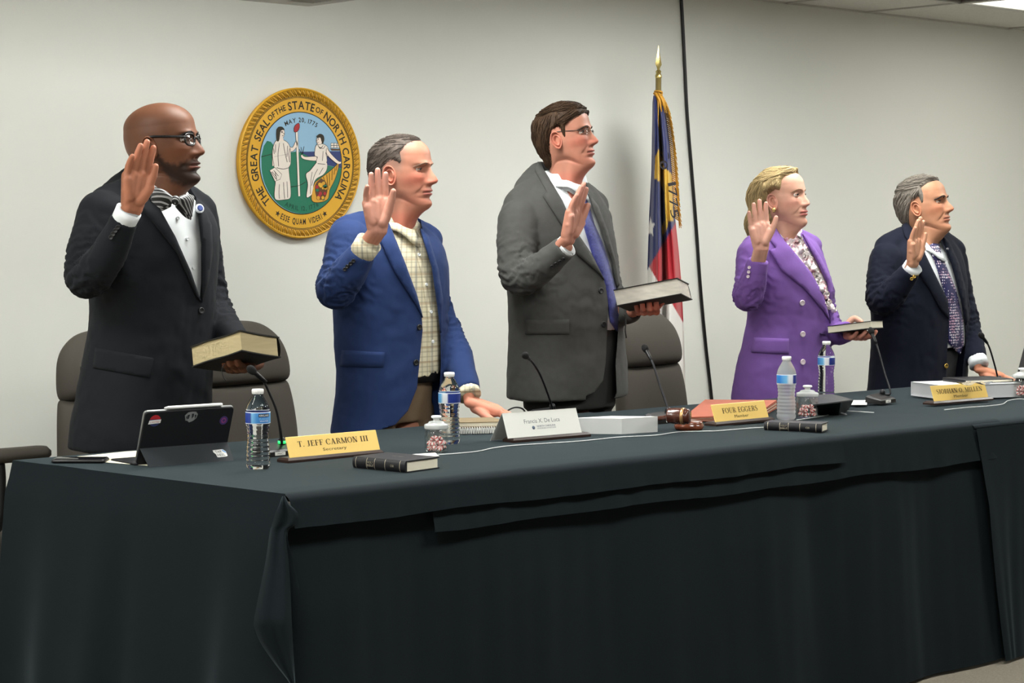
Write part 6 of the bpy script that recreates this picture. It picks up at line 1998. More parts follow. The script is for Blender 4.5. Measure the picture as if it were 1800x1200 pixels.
# ---- closed laptop wedge
P = [tab(1437, 722), tab(1478, 722), tab(1500, 708), tab(1440, 700)]
c = np.mean(P, 0)
t = thing('laptop', 'closed black laptop behind the candy jar, in front of the purple blazer', 'laptop', (c[0], c[1], ZT))
top = [at_depth(1428, 711, 6.75), at_depth(1478, 705, 6.72), at_depth(1500, 702, 6.95), at_depth(1462, 692, 7.25), at_depth(1420, 694, 7.2)]
n = len(top)
lowr = [np.array([p[0] + (c[0] - p[0]) * .25, p[1] + (c[1] - p[1]) * .25, ZT]) for p in top]
build('base', Geo().loft([[tuple(p) for p in lowr], [tuple(p - np.array([0, 0, .004])) for p in top]]), m_black, t, smooth=False)
build('lid', Geo().loft([[tuple(p - np.array([0, 0, .004])) for p in top], [tuple(p) for p in top]]), mat('dark_grey_shell', (46, 48, 50), .5), t, smooth=False)
sa, sb = at_z(1462, 723, ZT + .004), at_z(1489, 729, ZT + .004)
t = thing('pen', 'slim silver stylus pen leaning beside the closed laptop', 'pen', tuple(sb))
build('barrel', Geo().tube([sa, sa * .9 + sb * .1, sa * .1 + sb * .9, sb], [.003, .0038, .0038, .001], 10), mat('silver_barrel', (176, 178, 182), .35, metal=.5), t)

# ---- white cables
def cable(label, pts, n=80, r=.0016, m=m_cable, lift=.002):
    P = [tab(x, y, ZT + lift) for x, y in pts]
    o = build('cable', Geo().tube(spline(P, n), r, 6), m, None)
    return tag(o, label, 'cable')
cable('thin white cable running along the table past the white name card and gavel', [(768, 799), (800, 797), (840, 793), (868, 787), (900, 783), (960, 779), (1020, 775), (1090, 768), (1150, 765), (1195, 759), (1260, 757), (1310, 753), (1342, 751)])
cable('thin white cable looped beside the candy jar and frosted bottle', [(1400, 738), (1420, 735), (1440, 732), (1455, 729), (1458, 725), (1450, 723), (1436, 726)])
cable('thin white cable lying in front of the last gold nameplate', [(1660, 720), (1700, 716), (1740, 713), (1762, 710), (1772, 704), (1790, 701), (1805, 702)])
cable('thin white cable end lying in front of a microphone base', [(1488, 722), (1505, 723), (1536, 725)], 20)
o = build('cable', Geo().tube(spline([at_z(885, 732, ZT + .004), at_z(892, 722, ZT + .02), at_z(905, 716, ZT + .03), at_z(918, 718, ZT + .025), at_z(925, 727, ZT + .004)], 30), .003, 6), m_black)
tag(o, 'black cable arching up behind the white name card', 'cable')
# ------------------------------------------------------------------ chairs along the wall
m_uph = mat('taupe_upholstery', (74, 70, 64), .8, spec=.2, bump=(420, .3, .001), var=(4, .05))
m_chairplastic = mat('chair_black_plastic', (28, 28, 28), .5)
def chair_ring(z, hw, th, y, n=40, e=3.0):
    out = []
    for a in np.linspace(0, 2 * PI, n, endpoint=False):
        c, s = math.cos(a), math.sin(a)
        x = hw * np.sign(c) * abs(c) ** (2 / e); yy = th * np.sign(s) * abs(s) ** (2 / 2.2)
        out.append((x, y + yy + .10 * (x / .25) ** 2 * -.25, z))
    return out
def make_chair(label, loc, rz, arms=True):
    t = thing('office_chair', label, 'chair', loc, rz, 'padded office chairs behind the table')
    def pad(rows):
        q = spline(rows, 26); return [chair_ring(*r) for r in q]
    build('backrest', Geo().loft(pad([(.50, .15, .02, .185), (.51, .20, .05, .185), (.56, .232, .062, .185), (.66, .242, .066, .19), (.76, .238, .066, .20), (.84, .230, .062, .212), (.872, .222, .048, .218), (.880, .20, .02, .22)])), m_uph, t, local=True)
    build('headrest', Geo().loft(pad([(.868, .19, .02, .222), (.876, .216, .060, .218), (.90, .226, .078, .216), (.95, .224, .082, .222), (1.0, .214, .078, .232), (1.04, .192, .068, .24), (1.075, .150, .050, .248), (1.092, .10, .03, .252), (1.098, .03, .008, .254)])), m_uph, t, local=True)
    g = Geo().rbox((-.25, -.27, .40), (.25, .20, .49), .07, 6); build('seat', g, m_uph, t, local=True)
    build('back_bracket', Geo().box((-.05, .12, .37), (.05, .26, .40)).box((-.05, .24, .37), (.05, .265, .62)), m_chairplastic, t, smooth=False, local=True)
    for s in (-1, 1):
        g = Geo().rbox((s * .31 - .04, -.22, .615), (s * .31 + .04, .10, .655), .035, 5); ap = build('arm_pad', g, m_uph, t, local=True)
        build('arm_support', Geo().tube(spline([(s * .24, -.02, .40), (s * .31, -.04, .42), (s * .315, -.05, .55), (s * .31, -.05, .62)], 16), .018, 8), m_chairplastic, ap, local=True)
    build('gas_column', Geo().lathe([(.03, .08), (.03, .22), (.022, .22), (.022, .40)], 20), m_chairplastic, t, local=True)
    for k in range(5):
        a = 2 * PI * k / 5 + .3
        d = np.array([math.cos(a), math.sin(a), 0])
        lg = build('leg', Geo().tube([d * .02 + [0, 0, .10], d * .15 + [0, 0, .095], d * .29 + [0, 0, .07]], [.028, .024, .016], 8), m_chairplastic, t, local=True)
        build('caster', Geo().lathe([(.005, -.012), (.026, -.012), (.028, 0), (.026, .012), (.005, .012)], 18).moved(Matrix.Translation(tuple(d * .29 + [0, 0, .028])) @ Matrix.Rotation(a + 1.3, 4, 'Z') @ Matrix.Rotation(PI / 2, 4, 'X')), m_chairplastic, lg, local=True)
    return t
def at_floor_y(px, y):
    c = (px - 900) / FOC
    d = y / (FH[1] + c * RT[1])
    return (float(d * (FH[0] + c * RT[0])), y, 0.0)
def chair_at(px, y):
    p = at_floor_y(px, y + .23)
    return (p[0], y, 0.0)
ch = make_chair('taupe padded office chair seen between the bald man\'s book and the blue blazer', chair_at(428, 5.88), math.radians(10))
def again(px, y, rz, label, dx=0, sc=1.0):
    p = chair_at(px, y)
    return dup(ch, (p[0] + dx, p[1], 0), rz, label)
again(196, 5.62, math.radians(-4), 'taupe padded office chair directly behind the bald man')
c2 = again(1140, 5.60, math.radians(12), 'taupe padded office chair standing empty beside the charcoal suit')
again(1606, 5.68, math.radians(4), 'taupe padded office chair hidden behind the navy blazer man')
c5 = dup(ch, (2.93, 5.86, 0), math.radians(90), 'taupe padded office chair at the table end, only its arm in view')
for o_ in c5.children:
    if o_.name.startswith('arm_pad'): o_.location.z = .112      # its arms are set higher

# ------------------------------------------------------------------ round seal on the wall
SY = WALL_Y - .030
def sp_(cx, cy, y=SY):                 # from a measured sheet of the seal to the wall
    return at_y(400 + cx * .24164, 140 + cy * .24167, y)
SC = sp_(534, 607)
SR = 546 * .24167 / FOC * (SC - EYE) @ FW
t = thing('state_seal', 'round gold state seal plaque with two robed figures mounted on the wall', 'seal', (float(SC[0]), WALL_Y - .001, float(SC[2])))
SL = lambda x, y, d=0.0: (x * SR, -.030 - d, y * SR)          # local: unit disc, d in front of the face
m_sgold = mat('seal_gold', (214, 162, 40), .5, var=(6, .05)); m_sgold2 = mat('seal_rope_gold', (196, 146, 44), .5); m_sink = mat('seal_ink', (44, 38, 26), .7)
m_ssky = mat('seal_sky', (140, 178, 204), .6); m_sgreen = mat('seal_green', (28, 112, 84), .6); m_ssea = mat('seal_sea', (44, 58, 108), .6)
m_swhite = mat('seal_white', (226, 216, 204), .6); m_sskin = mat('seal_skin', (230, 214, 200), .6); m_sred = mat('seal_red', (160, 40, 46), .6); m_sbrown = mat('seal_brown', (92, 58, 26), .6)
m_scorn = mat('seal_horn_gold', (206, 154, 48), .6)
def sdisc(r0, r1, d0, d1, n=96):
    g = Geo()
    if r0 == 0:
        g.loft([[SL(r1 * math.cos(a), r1 * math.sin(a), d) for a in np.linspace(0, 2 * PI, n, endpoint=False)] for d in (d0, d1)])
    else:
        g.loft([[SL(r * math.cos(a), r * math.sin(a), d) for a in np.linspace(0, 2 * PI, n, endpoint=False)] for r, d in ((r0, d0), (r0, d1), (r1, d1), (r1, d0), (r0, d0))], cap=False)
    return g
g = Geo().loft([[(r * SR * math.cos(a), y, r * SR * math.sin(a)) for a in np.linspace(0, 2 * PI, 96, endpoint=False)] for r, y in ((.97, 0.0), (.97, -.02), (1.0, -.022), (1.0, -.030), (.985, -.033), (.97, -.0305), (.86, -.030))])
disc_ = build('gold_disc', g, m_sgold, t, local=True, angle=40)
g = Geo()
for k in range(84):
    a = 2 * PI * k / 84
    p0 = SL(.895 * math.cos(a), .895 * math.sin(a), .001); p1 = SL(.965 * math.cos(a + .05), .965 * math.sin(a + .05), .001)
    g.tube([p0, np.array(p0) * .5 + np.array(p1) * .5 + [0, -.003, 0], p1], [.003, .0052, .003], 6)
tag(build('rope_border', g, m_sgold2, disc_, local=True), kind='stuff')
for r in (.975, .883, .868):
    build('ring_line', sdisc(r - .0035, r + .0035, .0002, .0012), m_sink, disc_, local=True)
g = Geo()
for k in range(84):
    a = 2 * PI * (k + .5) / 84
    g.tube([SL(.892 * math.cos(a), .892 * math.sin(a), .0008), SL(.968 * math.cos(a + .05), .968 * math.sin(a + .05), .0008)], .0011, 4)
tag(build('rope_line', g, m_sink, disc_, local=True), kind='stuff')
IR = .674
icx = (546 - 534) * .24164 / FOC
face = build('picture_disc', sdisc(0, IR, 0, .0012), m_ssky, t, smooth=False, local=True)
build('ring_line', sdisc(IR - .002, IR + .008, .0004, .0020), m_sink, face, local=True)
def loc(cx, cy):
    p = sp_(cx, cy); return ((p[0] - SC[0]) / SR, (p[2] - SC[2]) / SR)
def clip_disc(q, r=IR - .003):
    out = []
    for x, y in q:
        h = math.hypot(x, y); out.append((x * r / h, y * r / h) if h > r else (x, y))
    return out
def spoly(name, pts, m, d, outline=0.0, clip=True, smooth_pts=True):
    q = [loc(*p) for p in pts]
    if smooth_pts and len(q) > 5:
        qq = np.array(q + [q[0]]); q = [tuple(v) for v in spline(qq, len(q) * 4)[:-1]]
    if clip: q = clip_disc(q)
    if outline:
        P_ = np.array(q); A_ = np.roll(P_, -1, 0) - np.roll(P_, 1, 0); N_ = np.stack([A_[:, 1], -A_[:, 0]], 1); N_ /= np.linalg.norm(N_, axis=1, keepdims=True) + 1e-9
        area = np.sum(P_[:, 0] * np.roll(P_[:, 1], -1) - np.roll(P_[:, 0], -1) * P_[:, 1])
        O_ = P_ + N_ * outline * (1 if area > 0 else -1)
        flat_poly('outline', clip_disc([tuple(v) for v in O_]), m_sink, d - .0003, face)
    return flat_poly(name, q, m, d, face)
def flat_poly(name, q, m, d, parent, th=.0006):
    tri = geometry.tessellate_polygon([[Vector((x, y, 0)) for x, y in q]])
    n = len(q)
    g = Geo().add([SL(x, y, d) for x, y in q] + [SL(x, y, d - th) for x, y in q], [tuple(f) for f in tri] + [(i, (i + 1) % n, n + (i + 1) % n, n + i) for i in range(n)])
    return build(name, g, m, parent, smooth=False, local=True)
arc = [loc(546 + 303 * math.cos(a), 606 + 368 * math.sin(a)) for a in np.linspace(.08, PI - .12, 40)]
def spoly_raw(name, q, m, d): return flat_poly(name, clip_disc(q), m, d, face)
spoly_raw('green_hills', [loc(*p) for p in ((243, 560), (262, 480), (285, 445), (312, 452), (332, 478), (380, 540), (500, 522), (560, 540), (640, 590), (720, 622), (848, 648))] + arc, m_sgreen, .0018)
spoly_raw('blue_sea', [loc(*p) for p in ((515, 524), (830, 515), (846, 560), (852, 648), (720, 620), (640, 590), (560, 545))], m_ssea, .0020)
# ship
spoly('ship_hull', [(742, 500), (822, 500), (812, 516), (754, 516)], m_sbrown, .0024, 0, smooth_pts=False)
for x in (758, 780, 802):
    for yy in (462, 480):
        spoly('sail', [(x - 9, yy + 14), (x - 7, yy), (x + 8, yy), (x + 10, yy + 14)], m_swhite, .0024, .006, smooth_pts=False)
# standing figure
spoly('staff', [(492, 380), (506, 380), (523, 846), (511, 848)], m_swhite, .0030, .006, smooth_pts=False)
spoly('red_cap', [(480, 352), (490, 332), (514, 318), (517, 350), (502, 376), (482, 378)], m_sred, .0034, .006)
spoly('arm', [(436, 480), (468, 494), (492, 452), (506, 458), (500, 482), (472, 518), (440, 518)], m_sskin, .0030, .006)
spoly('arm', [(322, 540), (342, 545), (338, 625), (322, 628)], m_sskin, .0030, .006)
spoly('robe', [(375, 438), (345, 450), (326, 500), (324, 560), (336, 640), (330, 700), (345, 742), (340, 790), (338, 850), (355, 874), (410, 871), (451, 856), (452, 770), (444, 700), (440, 640), (453, 610), (452, 520), (440, 470), (408, 443)], m_swhite, .0034, .007)
spoly('head', [(383, 358), (402, 366), (409, 388), (404, 412), (390, 426), (372, 420), (364, 392)], m_sskin, .0036, .005)
spoly('neck', [(372, 415), (398, 418), (404, 446), (368, 446)], m_sskin, .0035, .003, smooth_pts=False)
spoly('hair', [(350, 362), (366, 343), (394, 344), (410, 366), (394, 366), (380, 376), (376, 400), (370, 440), (358, 450), (350, 430), (348, 395)], m_sink, .0040)
spoly('scroll', [(303, 660), (338, 640), (388, 690), (376, 722), (340, 738)], m_swhite, .0040, .007, smooth_pts=False)
# seated figure
spoly('arm', [(642, 558), (560, 562), (536, 546), (532, 562), (560, 580), (642, 588)], m_sskin, .0030, .006)
spoly('arm', [(716, 498), (750, 545), (800, 593), (820, 598), (814, 611), (788, 607), (736, 564), (714, 532)], m_sskin, .0042, .006)
spoly('bodice', [(652, 468), (636, 490), (630, 550), (650, 562), (645, 602), (712, 602), (716, 560), (736, 545), (722, 492), (692, 470)], m_swhite, .0036, .007)
spoly('skirt', [(645, 600), (712, 600), (716, 650), (690, 690), (640, 720), (620, 760), (614, 822), (586, 852), (570, 846), (580, 760), (566, 690), (598, 660)], m_swhite, .0038, .007)
spoly('head', [(650, 415), (672, 416), (684, 440), (676, 466), (655, 470), (642, 448)], m_sskin, .0040, .005)
spoly('hair', [(640, 412), (664, 394), (690, 404), (698, 434), (686, 468), (676, 444), (668, 422), (648, 424)], m_sink, .0044)
# horn of plenty
spoly('horn', [(802, 604), (797, 650), (772, 730), (737, 800), (722, 868), (650, 892), (606, 868), (625, 764), (652, 732), (720, 682), (770, 640)], m_scorn, .0040, .008)
spoly('horn_mouth', [(675, 716), (712, 750), (720, 810), (700, 860), (660, 872), (634, 830), (634, 760)], m_sbrown, .0045)
rq = np.random.default_rng(3)
for k in range(16):
    x, y = 672 + rq.uniform(-34, 36), 810 + rq.uniform(-60, 72)
    r_ = rq.uniform(8, 14)
    spoly('fruit', [(x + r_ * math.cos(a), y + r_ * 1.15 * math.sin(a)) for a in np.linspace(0, 2 * PI, 9, endpoint=False)], (m_sred, m_scorn, m_sgold, m_sgreen)[k % 4], .0050 + .0002 * (k % 3), .004)
def strokes(name, L, w_, d, m=None):
    g = Geo()
    for s in L:
        g.tube([SL(*loc(*p), d) for p in spline(np.array(s, float), max(4, len(s) * 3))], w_, 4)
    return build(name, g, m or m_sink, face, local=True)
tag(strokes('fold_line', [[(372, 460), (362, 540), (366, 630)], [(400, 462), (410, 520), (428, 600)], [(352, 640), (400, 650), (440, 640)], [(372, 760), (368, 820), (372, 866)], [(402, 745), (405, 810), (410, 866)], [(426, 740), (430, 800), (432, 858)], [(344, 470), (342, 530)], [(432, 480), (426, 560)],
                           [(318, 668), (350, 706)], [(330, 660), (364, 700)], [(660, 490), (690, 500), (705, 480)], [(650, 610), (705, 616)], [(610, 670), (600, 740), (596, 830)], [(650, 650), (625, 700), (606, 770)], [(690, 640), (660, 690)], [(690, 520), (684, 590)]], .0010, .0042), kind='stuff')
tag(strokes('face_line', [[(386, 384), (396, 384)], [(392, 408), (400, 407)], [(402, 388), (406, 398)], [(382, 378), (396, 377)], [(650, 436), (656, 436)], [(648, 456), (655, 457)], [(646, 440), (644, 448)], [(650, 430), (658, 429)], [(328, 500), (334, 540)], [(446, 500), (440, 540), (446, 600)], [(650, 475), (668, 500), (690, 478)], [(708, 530), (716, 560)], [(340, 668), (352, 730)], [(312, 672), (346, 722)]], .0011, .0046), kind='stuff')
tag(strokes('horn_rib', [[(790, 622), (782, 660)], [(776, 640), (768, 690)], [(756, 656), (752, 730)], [(734, 676), (736, 770)], [(716, 690), (726, 800)], [(690, 706), (700, 736)]], .0011, .0048), kind='stuff')
tag(strokes('grass_line', [[(335, 560), (440, 540)], [(455, 780), (520, 768), (566, 742)], [(243, 560), (320, 540)], [(530, 490), (542, 540)], [(552, 486), (544, 540)], [(518, 505), (536, 545)]], .0011, .0026), kind='stuff')
def arc_text(s, ang, h, r, bottom=False, squeeze=1.0, gap=.012, m=m_sink, d=.0006, parent=None):
    gs = []; ws = []
    for chh in s:
        if chh == ' ':
            gs.append(None); ws.append(h * .35); continue
        gg = text_geo(chh, 1.0, bold=.02, base='BOTTOM_BASELINE')
        xs = [p[0] for p in gg.v]; ys = [p[1] for p in gg.v]
        k = h / .72 * .98
        wd = (max(xs) - min(xs)) * k * squeeze
        gg.v = [((x - (max(xs) + min(xs)) / 2) * k * squeeze, y * k - h / 2, 0) for x, y, z in gg.v]
        gs.append(gg); ws.append(wd)
    tot = sum(ws) + gap * (len(s) - 1)
    u = -tot / 2
    G_ = Geo()
    for gg, wd in zip(gs, ws):
        c_ = (u + wd / 2) / r
        if gg is not None:
            th = math.radians(ang) + (c_ if not bottom else -c_)
            rot = -th if not bottom else PI - th
            px_, py_ = r * math.sin(th), r * math.cos(th)
            G_.add([SL(px_ + x * math.cos(rot) - y * math.sin(rot), py_ + x * math.sin(rot) + y * math.cos(rot), d) for x, y, z in gg.v], gg.f)
        u += wd + gap
    build('lettering', G_, m, parent or disc_, smooth=False, local=True)
big, sm = .112, .078
for s, a, h_ in (('THE', -125.5, big), ('GREAT', -91.5, big), ('SEAL', -56.5, big), ('OF', -38.5, sm), ('THE', -26, sm), ('STATE', 0.5, big), ('OF', 23.5, sm), ('NORTH', 50, big), ('CAROLINA', 101, big)):
    arc_text(s, a, h_, .772, squeeze=.92)
arc_text('ESSE QUAM VIDERI', 180, .080, .775, bottom=True, squeeze=.62, gap=.010)
arc_text('MAY 20, 1775', 0, .062, .575, parent=face, d=.0016, squeeze=.95)
arc_text('APRIL 12, 1776', 180, .062, .600, bottom=True, parent=face, d=.0026, squeeze=.9, m=mat('seal_dark_green', (14, 70, 54), .7))
for a in (210, 150):
    th = math.radians(a); cx_, cy_ = .775 * math.sin(th), .775 * math.cos(th)
    flat_poly('star', [(cx_ + rr * math.sin(k * PI / 5 + th + PI), cy_ + rr * math.cos(k * PI / 5 + th + PI)) for k, rr in enumerate([.042, .017] * 5)], m_sink, .0008, disc_)

# ------------------------------------------------------------------ flag on its pole
FY = 6.12
pp = at_floor_y(1156, FY)
t = thing('flag', 'state flag with gold fringe drooping from a spear-topped pole by the wall', 'flag', pp)
zf = lambda px, py: at_y(px, py, FY)[2]
m_pole = mat('varnished_pole', (126, 110, 66), .35, coat=.3); m_spear = mat('brass_spear', (196, 176, 110), .25, metal=.85)
zt = zf(1156, 137)
build('pole', Geo().lathe([(.0125, .02), (.0125, zt)], 16), m_pole, t, local=True)
z0 = zt; z1 = zf(1157, 80)
g = Geo().lathe([(.0135, z0), (.0145, z0 + .01), (.010, z0 + .02), (.0125, z0 + .028), (.006, z0 + .036)], 18)
hs_ = z1 - z0
blade = [(.005, z0 + .03), (.011, z0 + .045), (.020, z0 + hs_ * .42), (.013, z0 + hs_ * .62), (.006, z0 + hs_ * .82), (.0005, z1)]
g.loft([[(r, 0, z), (0, .005 * min(1, r / .01), z), (-r, 0, z), (0, -.005 * min(1, r / .01), z)] for r, z in blade])
build('spear_finial', g, m_spear, t, local=True, angle=30)
build('pole_base', Geo().lathe([(.14, 0), (.145, .01), (.12, .03), (.05, .05), (.03, .09), (.018, .10)], 30), m_spear, t, local=True)
L_ = [(168, 1148.5), (180, 1147), (240, 1146), (300, 1145), (380, 1141), (470, 1138), (540, 1136), (640, 1134), (720, 1133)]
R_ = [(168, 1160), (180, 1166), (205, 1171), (250, 1177), (300, 1181), (350, 1184), (385, 1187), (440, 1193), (500, 1198), (560, 1201), (640, 1204), (720, 1206)]
yl, xl = zip(*L_); yr, xr = zip(*R_)
NU, NV = 64, 150
ys_ = np.linspace(168, 720, NV)
rows = []; cols = []
sc_yel = [(1152, 275), (1158, 262), (1164, 268), (1166, 292), (1181, 306), (1184, 388), (1169, 388), (1167, 338), (1160, 318), (1150, 314)]
sc_yel2 = [(1167, 388), (1175, 388), (1172, 404), (1165, 414), (1163, 400)]
star = [(1138, 402), (1142, 392), (1143, 380), (1146, 391), (1151, 393), (1147, 402), (1148, 414), (1143, 408), (1139, 414)]
for y in ys_:
    a, b = np.interp(y, yl, xl), np.interp(y, yr, xr)
    k = min(1, (y - 160) / 80)
    row = []
    for j in range(NU):
        u = j / (NU - 1)
        x = a + (b - a) * u
        dep = .042 * k * math.sin(u * 13 + y * .004 + .8 * math.sin(y * .01)) + .02 * k * math.sin(u * 26 + 1.3) - .05 * k * math.sin(u * PI)
        row.append((x, y, dep))
    rows.append(row)
flatx = np.array([[p[0] for p in r] for r in rows]); flaty = np.array([[p[1] for p in r] for r in rows])
yel = np.maximum(poly_sd(sc_yel, flatx, flaty), poly_sd(sc_yel2, flatx, flaty))
stw = poly_sd(star, flatx, flaty)
V_ = []; C_ = []
cb, cr, cw, cy_ = lin((32, 40, 92))[:3], lin((172, 34, 46))[:3], lin((222, 218, 214))[:3], lin((206, 166, 62))[:3]
for i in range(NV):
    rr_ = []
    for j in range(NU):
        x, y, dep = rows[i][j]
        p = at_y(x, y, FY + dep)
        rr_.append((p[0] - pp[0], p[1] - pp[1], p[2]))
        diag = 388 + (1190 - x) * 1.65
        if y < diag and x < 1190: c = cb
        else: c = cr
        if c is cb and yel[i, j] > 0: c = cy_
        if c is cb and stw[i, j] > 0: c = cw
        if y >= diag and x < 1139 + (y - 466) * .62 * (1 if y < 580 else 1): c = cw
        C_.append(c)
    V_.append(rr_)
g = Geo().grid(V_); g.c = [tuple(c) for c in C_]
fl = build('flag_cloth', g, mat('flag_satin', (255, 255, 255), .55, attr='Col', sheen=.1), t, local=True)
def flag_at(x, y, off=.004):
    i = int(np.argmin(np.abs(ys_ - y))); j = int(np.argmin(np.abs(flatx[i] - x)))
    q = V_[i][j]; return Vector((q[0], q[1] - off, q[2]))
# lettering runs down the scroll
m_fink = mat('flag_ink', (40, 36, 40), .7)
for chh, x, y, h_ in (('2', 1161, 276, 16), ('0', 1158, 292, 15), ('1', 1172, 322, 13), ('7', 1174, 339, 14), ('7', 1175, 356, 14), ('5', 1177, 374, 15)):
    gg = fit_text(chh, .038 if chh != '1' else .014, .034)
    c0_ = flag_at(x, y, .030)
    gg.moved(frame(tuple(c0_), tuple(RT * .25 + np.array([0, 0, -1.0])), tuple(RT + np.array([0, 0, .2])), tuple(-FH)))
    build('lettering', gg, m_fink, fl, local=True)
g = Geo()
m_fringe = mat('gold_fringe', (206, 150, 50), .5)
for y in np.arange(166, 392, 1.6):
    b = np.interp(y, yr, xr)
    p = flag_at(b, y, 0.0)
    if y > 385: continue
    g.tube([p, p + Vector(RT) * .014 + Vector((0, -.004, -.012)), p + Vector(RT) * (.020 + .006 * math.sin(y)) + Vector((0, -.006, -.045))], [.0035, .003, .0016], 5)
for x in np.linspace(1147, 1164, 14):
    p = flag_at(x, 168, .002)
    g.tube([p + Vector((0, 0, .012)), p + Vector(RT) * .01 + Vector((0, -.01, -.02)), p + Vector(RT) * .016 + Vector((0, -.014, -.055 - .02 * math.sin(x)))], [.004, .0036, .002], 5)
tag(build('gold_fringe', g, m_fringe, t, local=True), kind='stuff')
g = Geo()
c0_ = Vector((0, 0, zf(1156, 166)))
g.tube([c0_ + Vector((.016 * math.cos(a), .016 * math.sin(a), .012 * math.sin(a * .5) + .004 * a / 6)) for a in np.linspace(0, 4 * PI, 40)], .004, 6)
g.tube(spline([c0_ + Vector((-.016, -.01, 0)), Vector(at_y(1148, 200, FY)) - Vector(pp) + Vector((0, -.03, 0)), Vector(at_y(1146, 300, FY)) - Vector(pp) + Vector((0, -.03, 0)), Vector(at_y(1142, 420, FY)) - Vector(pp) + Vector((0, -.03, 0)), Vector(at_y(1138, 500, FY)) - Vector(pp) + Vector((0, -.03, 0))], 30), .0025, 5)
build('gold_cord', g, m_fringe, t, local=True)

# ------------------------------------------------------------------ black cord down the wall, projector under the ceiling
pts = [at_y(x, y, WALL_Y - .009) for x, y in ((1197, -30), (1200, 40), (1204, 120), (1208, 200), (1216, 300), (1224, 400), (1231, 500), (1240, 600), (1250, 690), (1254, 740))]
pts[0][2] = min(pts[0][2], CEIL)
pts.append(np.array([pts[-1][0] + .01, WALL_Y - .014, .25])); pts.append(np.array([pts[-1][0] + .03, WALL_Y - .02, .012]))
tag(build('cable', Geo().tube(spline(pts, 120), .0075, 8), m_black, None), 'black cord hanging down the wall behind the flag', 'cable')
pc = at_z(545, 13, 2.15)
t = thing('projector', 'pale grey projector hanging from the ceiling at the top of the view', 'projector', (float(pc[0]) - .18, float(pc[1]) - .16, 2.15))
m_proj = mat('pale_grey_plastic', (172, 172, 164), .5)
bd_ = build('housing', Geo().rbox((-.18, -.16, 0), (.18, .16, .11), .03, 4), m_proj, t, local=True)
build('lens', Geo().lathe([(.035, 0), (.038, .012), (.030, .02), (.026, .012), (.002, .010)], 24).moved(Matrix.Translation((-.08, -.158, .055)) @ Matrix.Rotation(PI / 2, 4, 'X')), m_black, bd_, local=True)
build('mount_pole', Geo().lathe([(.06, .108), (.06, .114), (.02, .116), (.02, .34), (.07, .342), (.07, .349)], 20), m_proj, t, local=True)
sl = None
for k in range(7):
    if sl is None:
        sl = build('vent_slat', Geo().box((-.05, -.003, -.0015), (.05, .003, .0)), m_proj, bd_, smooth=False, local=True); s_ = sl
    else:
        s_ = sl.copy(); COL.objects.link(s_)
    s_.location = (.06, -.06 + k * .018, 0)

# black open screen at the far end of the table
P_ = [at_depth(1786, 664, 8.0), at_depth(1804, 596, 8.12), at_depth(1880, 590, 8.12), at_depth(1866, 664, 8.0)]
q = P_[0] * .5 + P_[3] * .5; q[2] = ZT
t = thing('monitor', 'black screen at the far end of the table, only its slanting edge in view', 'monitor', tuple(q))
nv = np.cross(P_[1] - P_[0], P_[3] - P_[0]); nv /= np.linalg.norm(nv); nv *= -1 if nv @ FH < 0 else 1
build('screen', Geo().hexa([tuple(p) for p in (P_[0], P_[3], P_[3] + nv * .02, P_[0] + nv * .02, P_[1], P_[2], P_[2] + nv * .02, P_[1] + nv * .02)]), m_black, t, smooth=False)
m_ = (P_[0] + P_[3]) / 2 + nv * .02
build('stand', Geo().rbox((m_[0] - .09, m_[1] - .05, ZT), (m_[0] + .09, m_[1] + .07, ZT + .01), .02).box((m_[0] - .03, m_[1] - .01, ZT + .008), (m_[0] + .03, m_[1] + .02, m_[2] + .05)), m_black, t)

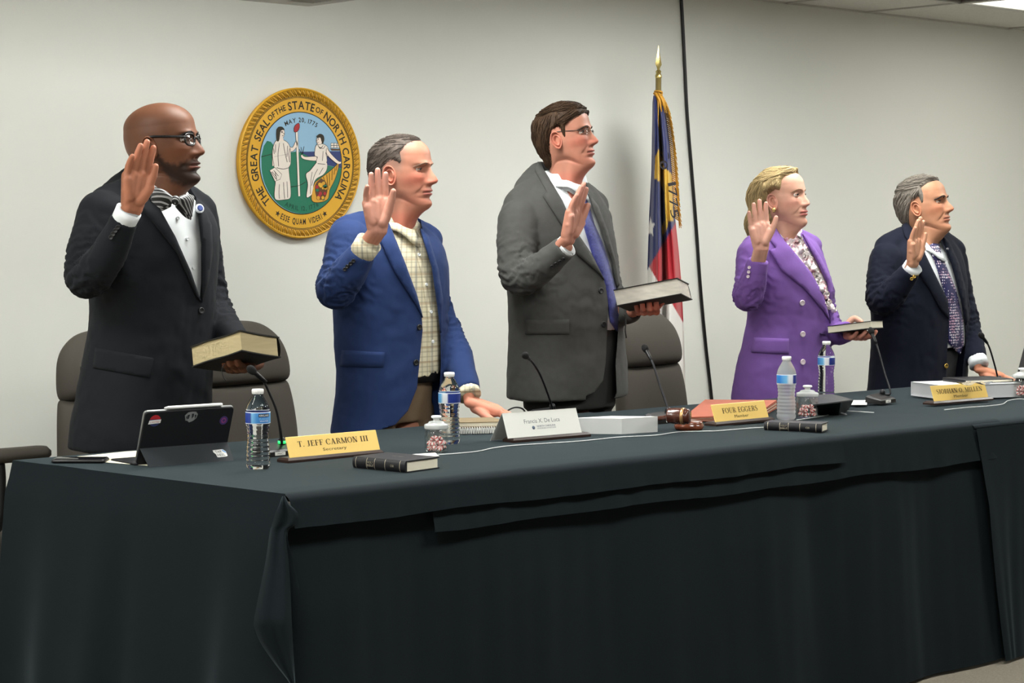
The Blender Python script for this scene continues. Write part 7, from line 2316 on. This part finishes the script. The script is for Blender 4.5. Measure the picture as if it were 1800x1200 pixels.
# ------------------------------------------------------------------ books held in the hands
def held_book(label, C, A, B, th, cover, pages, name='bible', over=.006, bend=0.0, thin=.0035, ribbon=None, wave=0.0):
    """C nearest corner, A and B its neighbours, all on the top of the block; th: thickness vector pointing down"""
    C, A, B, th = map(lambda v: np.asarray(v, float), (C, A, B, th))
    eu, ev = A - C, B - C
    t = thing(name, label, 'book', tuple(C + (eu + ev) / 2 + th))
    nu, nv_ = 12, 8
    def sheet_(off, ex=0.0, n0=0.0):
        rows = []
        uu = np.linspace(-ex / np.linalg.norm(eu), 1 + ex * 0 / np.linalg.norm(eu), nu); vv = np.linspace(-ex / np.linalg.norm(ev), 1 + ex / np.linalg.norm(ev), nv_)
        tn = th / np.linalg.norm(th)
        for u in uu:
            rows.append([tuple(C + eu * u + ev * v + off + tn * (bend * (math.sin(PI * u) + .6 * math.sin(PI * v)) + wave * math.sin(7 * u + 3 * v))) for v in vv])
        return rows
    def solid(r0, r1):
        g = Geo(); g.grid(r0); g.grid([list(reversed(r)) for r in r1])
        def side(a, b): g.grid([a, b])
        side([r[0] for r in r0], [r[0] for r in r1]); side([r[-1] for r in r1], [r[-1] for r in r0]); side(r1[0], r0[0]); side(r0[-1], r1[-1])
        return g
    tn = th / np.linalg.norm(th)
    build('page_block', solid(sheet_(tn * 0.0), sheet_(th)), pages, t, smooth=False)
    cv = solid(sheet_(-tn * thin, over), sheet_(tn * 0.0, over)); b2 = solid(sheet_(th, over), sheet_(th + tn * thin, over))
    cv.add(b2.v, b2.f)
    build('cover', cv, cover, t, smooth=True, angle=40)
    sr = [[tuple(C + eu * u + ev * (1 + over / np.linalg.norm(ev)) + th * w + (ev / np.linalg.norm(ev)) * .006 * math.sin(PI * w)) for u in np.linspace(0, 1, 8)] for w in np.linspace(-.03, 1.03, 8)]
    build('spine', Geo().grid(sr), cover, t)
    if ribbon:
        build('ribbon', Geo().tube(spline(ribbon, 20), .0016, 5, flat=2.2), cover, t)
    return t
m_oldpages = mat('aged_page_edges', (196, 180, 140), .85, bump=(300, .6, .0012), stretch=(1, 1, 10), var=(9, .12))
m_silver = mat('silvered_page_edges', (214, 208, 196), .36, metal=.25, bump=(220, .25, .0008), var=(14, .18), stretch=(1, 1, 5))
m_leather = mat('worn_black_leather', (24, 22, 21), .5, bump=(160, .5, .0015))
F1, F3, F4 = 6.06, 7.19, 8.02
d0 = 5.72
held_book('thick worn black bible with yellowed pages held in the bald man\'s hand', at_depth(422, 583, d0), at_depth(337, 611, d0 + .13), at_depth(486, 594, d0 + .10), at_depth(425, 616, d0) - at_depth(422, 583, d0), m_leather, m_oldpages, wave=.0012,
          ribbon=[at_depth(395, 640, d0 + .06), at_depth(390, 650, d0 + .06), at_depth(393, 662, d0 + .06), at_depth(398, 669, d0 + .06)])
d0 = 6.85
held_book('black book with silvered page edges held by the tall charcoal-suited man', at_depth(1190, 490, d0), at_depth(1079, 511, d0 + .12), at_depth(1209, 500, d0 + .13), at_depth(1196, 516, d0) - at_depth(1190, 490, d0), m_leather, m_silver, thin=.003, over=.004,
          ribbon=[at_depth(1098, 552, d0 + .05), at_depth(1100, 565, d0 + .05), at_depth(1099, 580, d0 + .05), at_depth(1101, 594, d0 + .05)])
d0 = 7.82
held_book('thin dark-covered book held between the thumb and fingers of the purple blazer woman', at_depth(1530, 565, d0), at_depth(1455, 574, d0 + .10), at_depth(1551, 564.5, d0 + .12), at_depth(1531, 576, d0) - at_depth(1530, 565, d0), m_leather, m_pages, thin=.0025, over=.002)
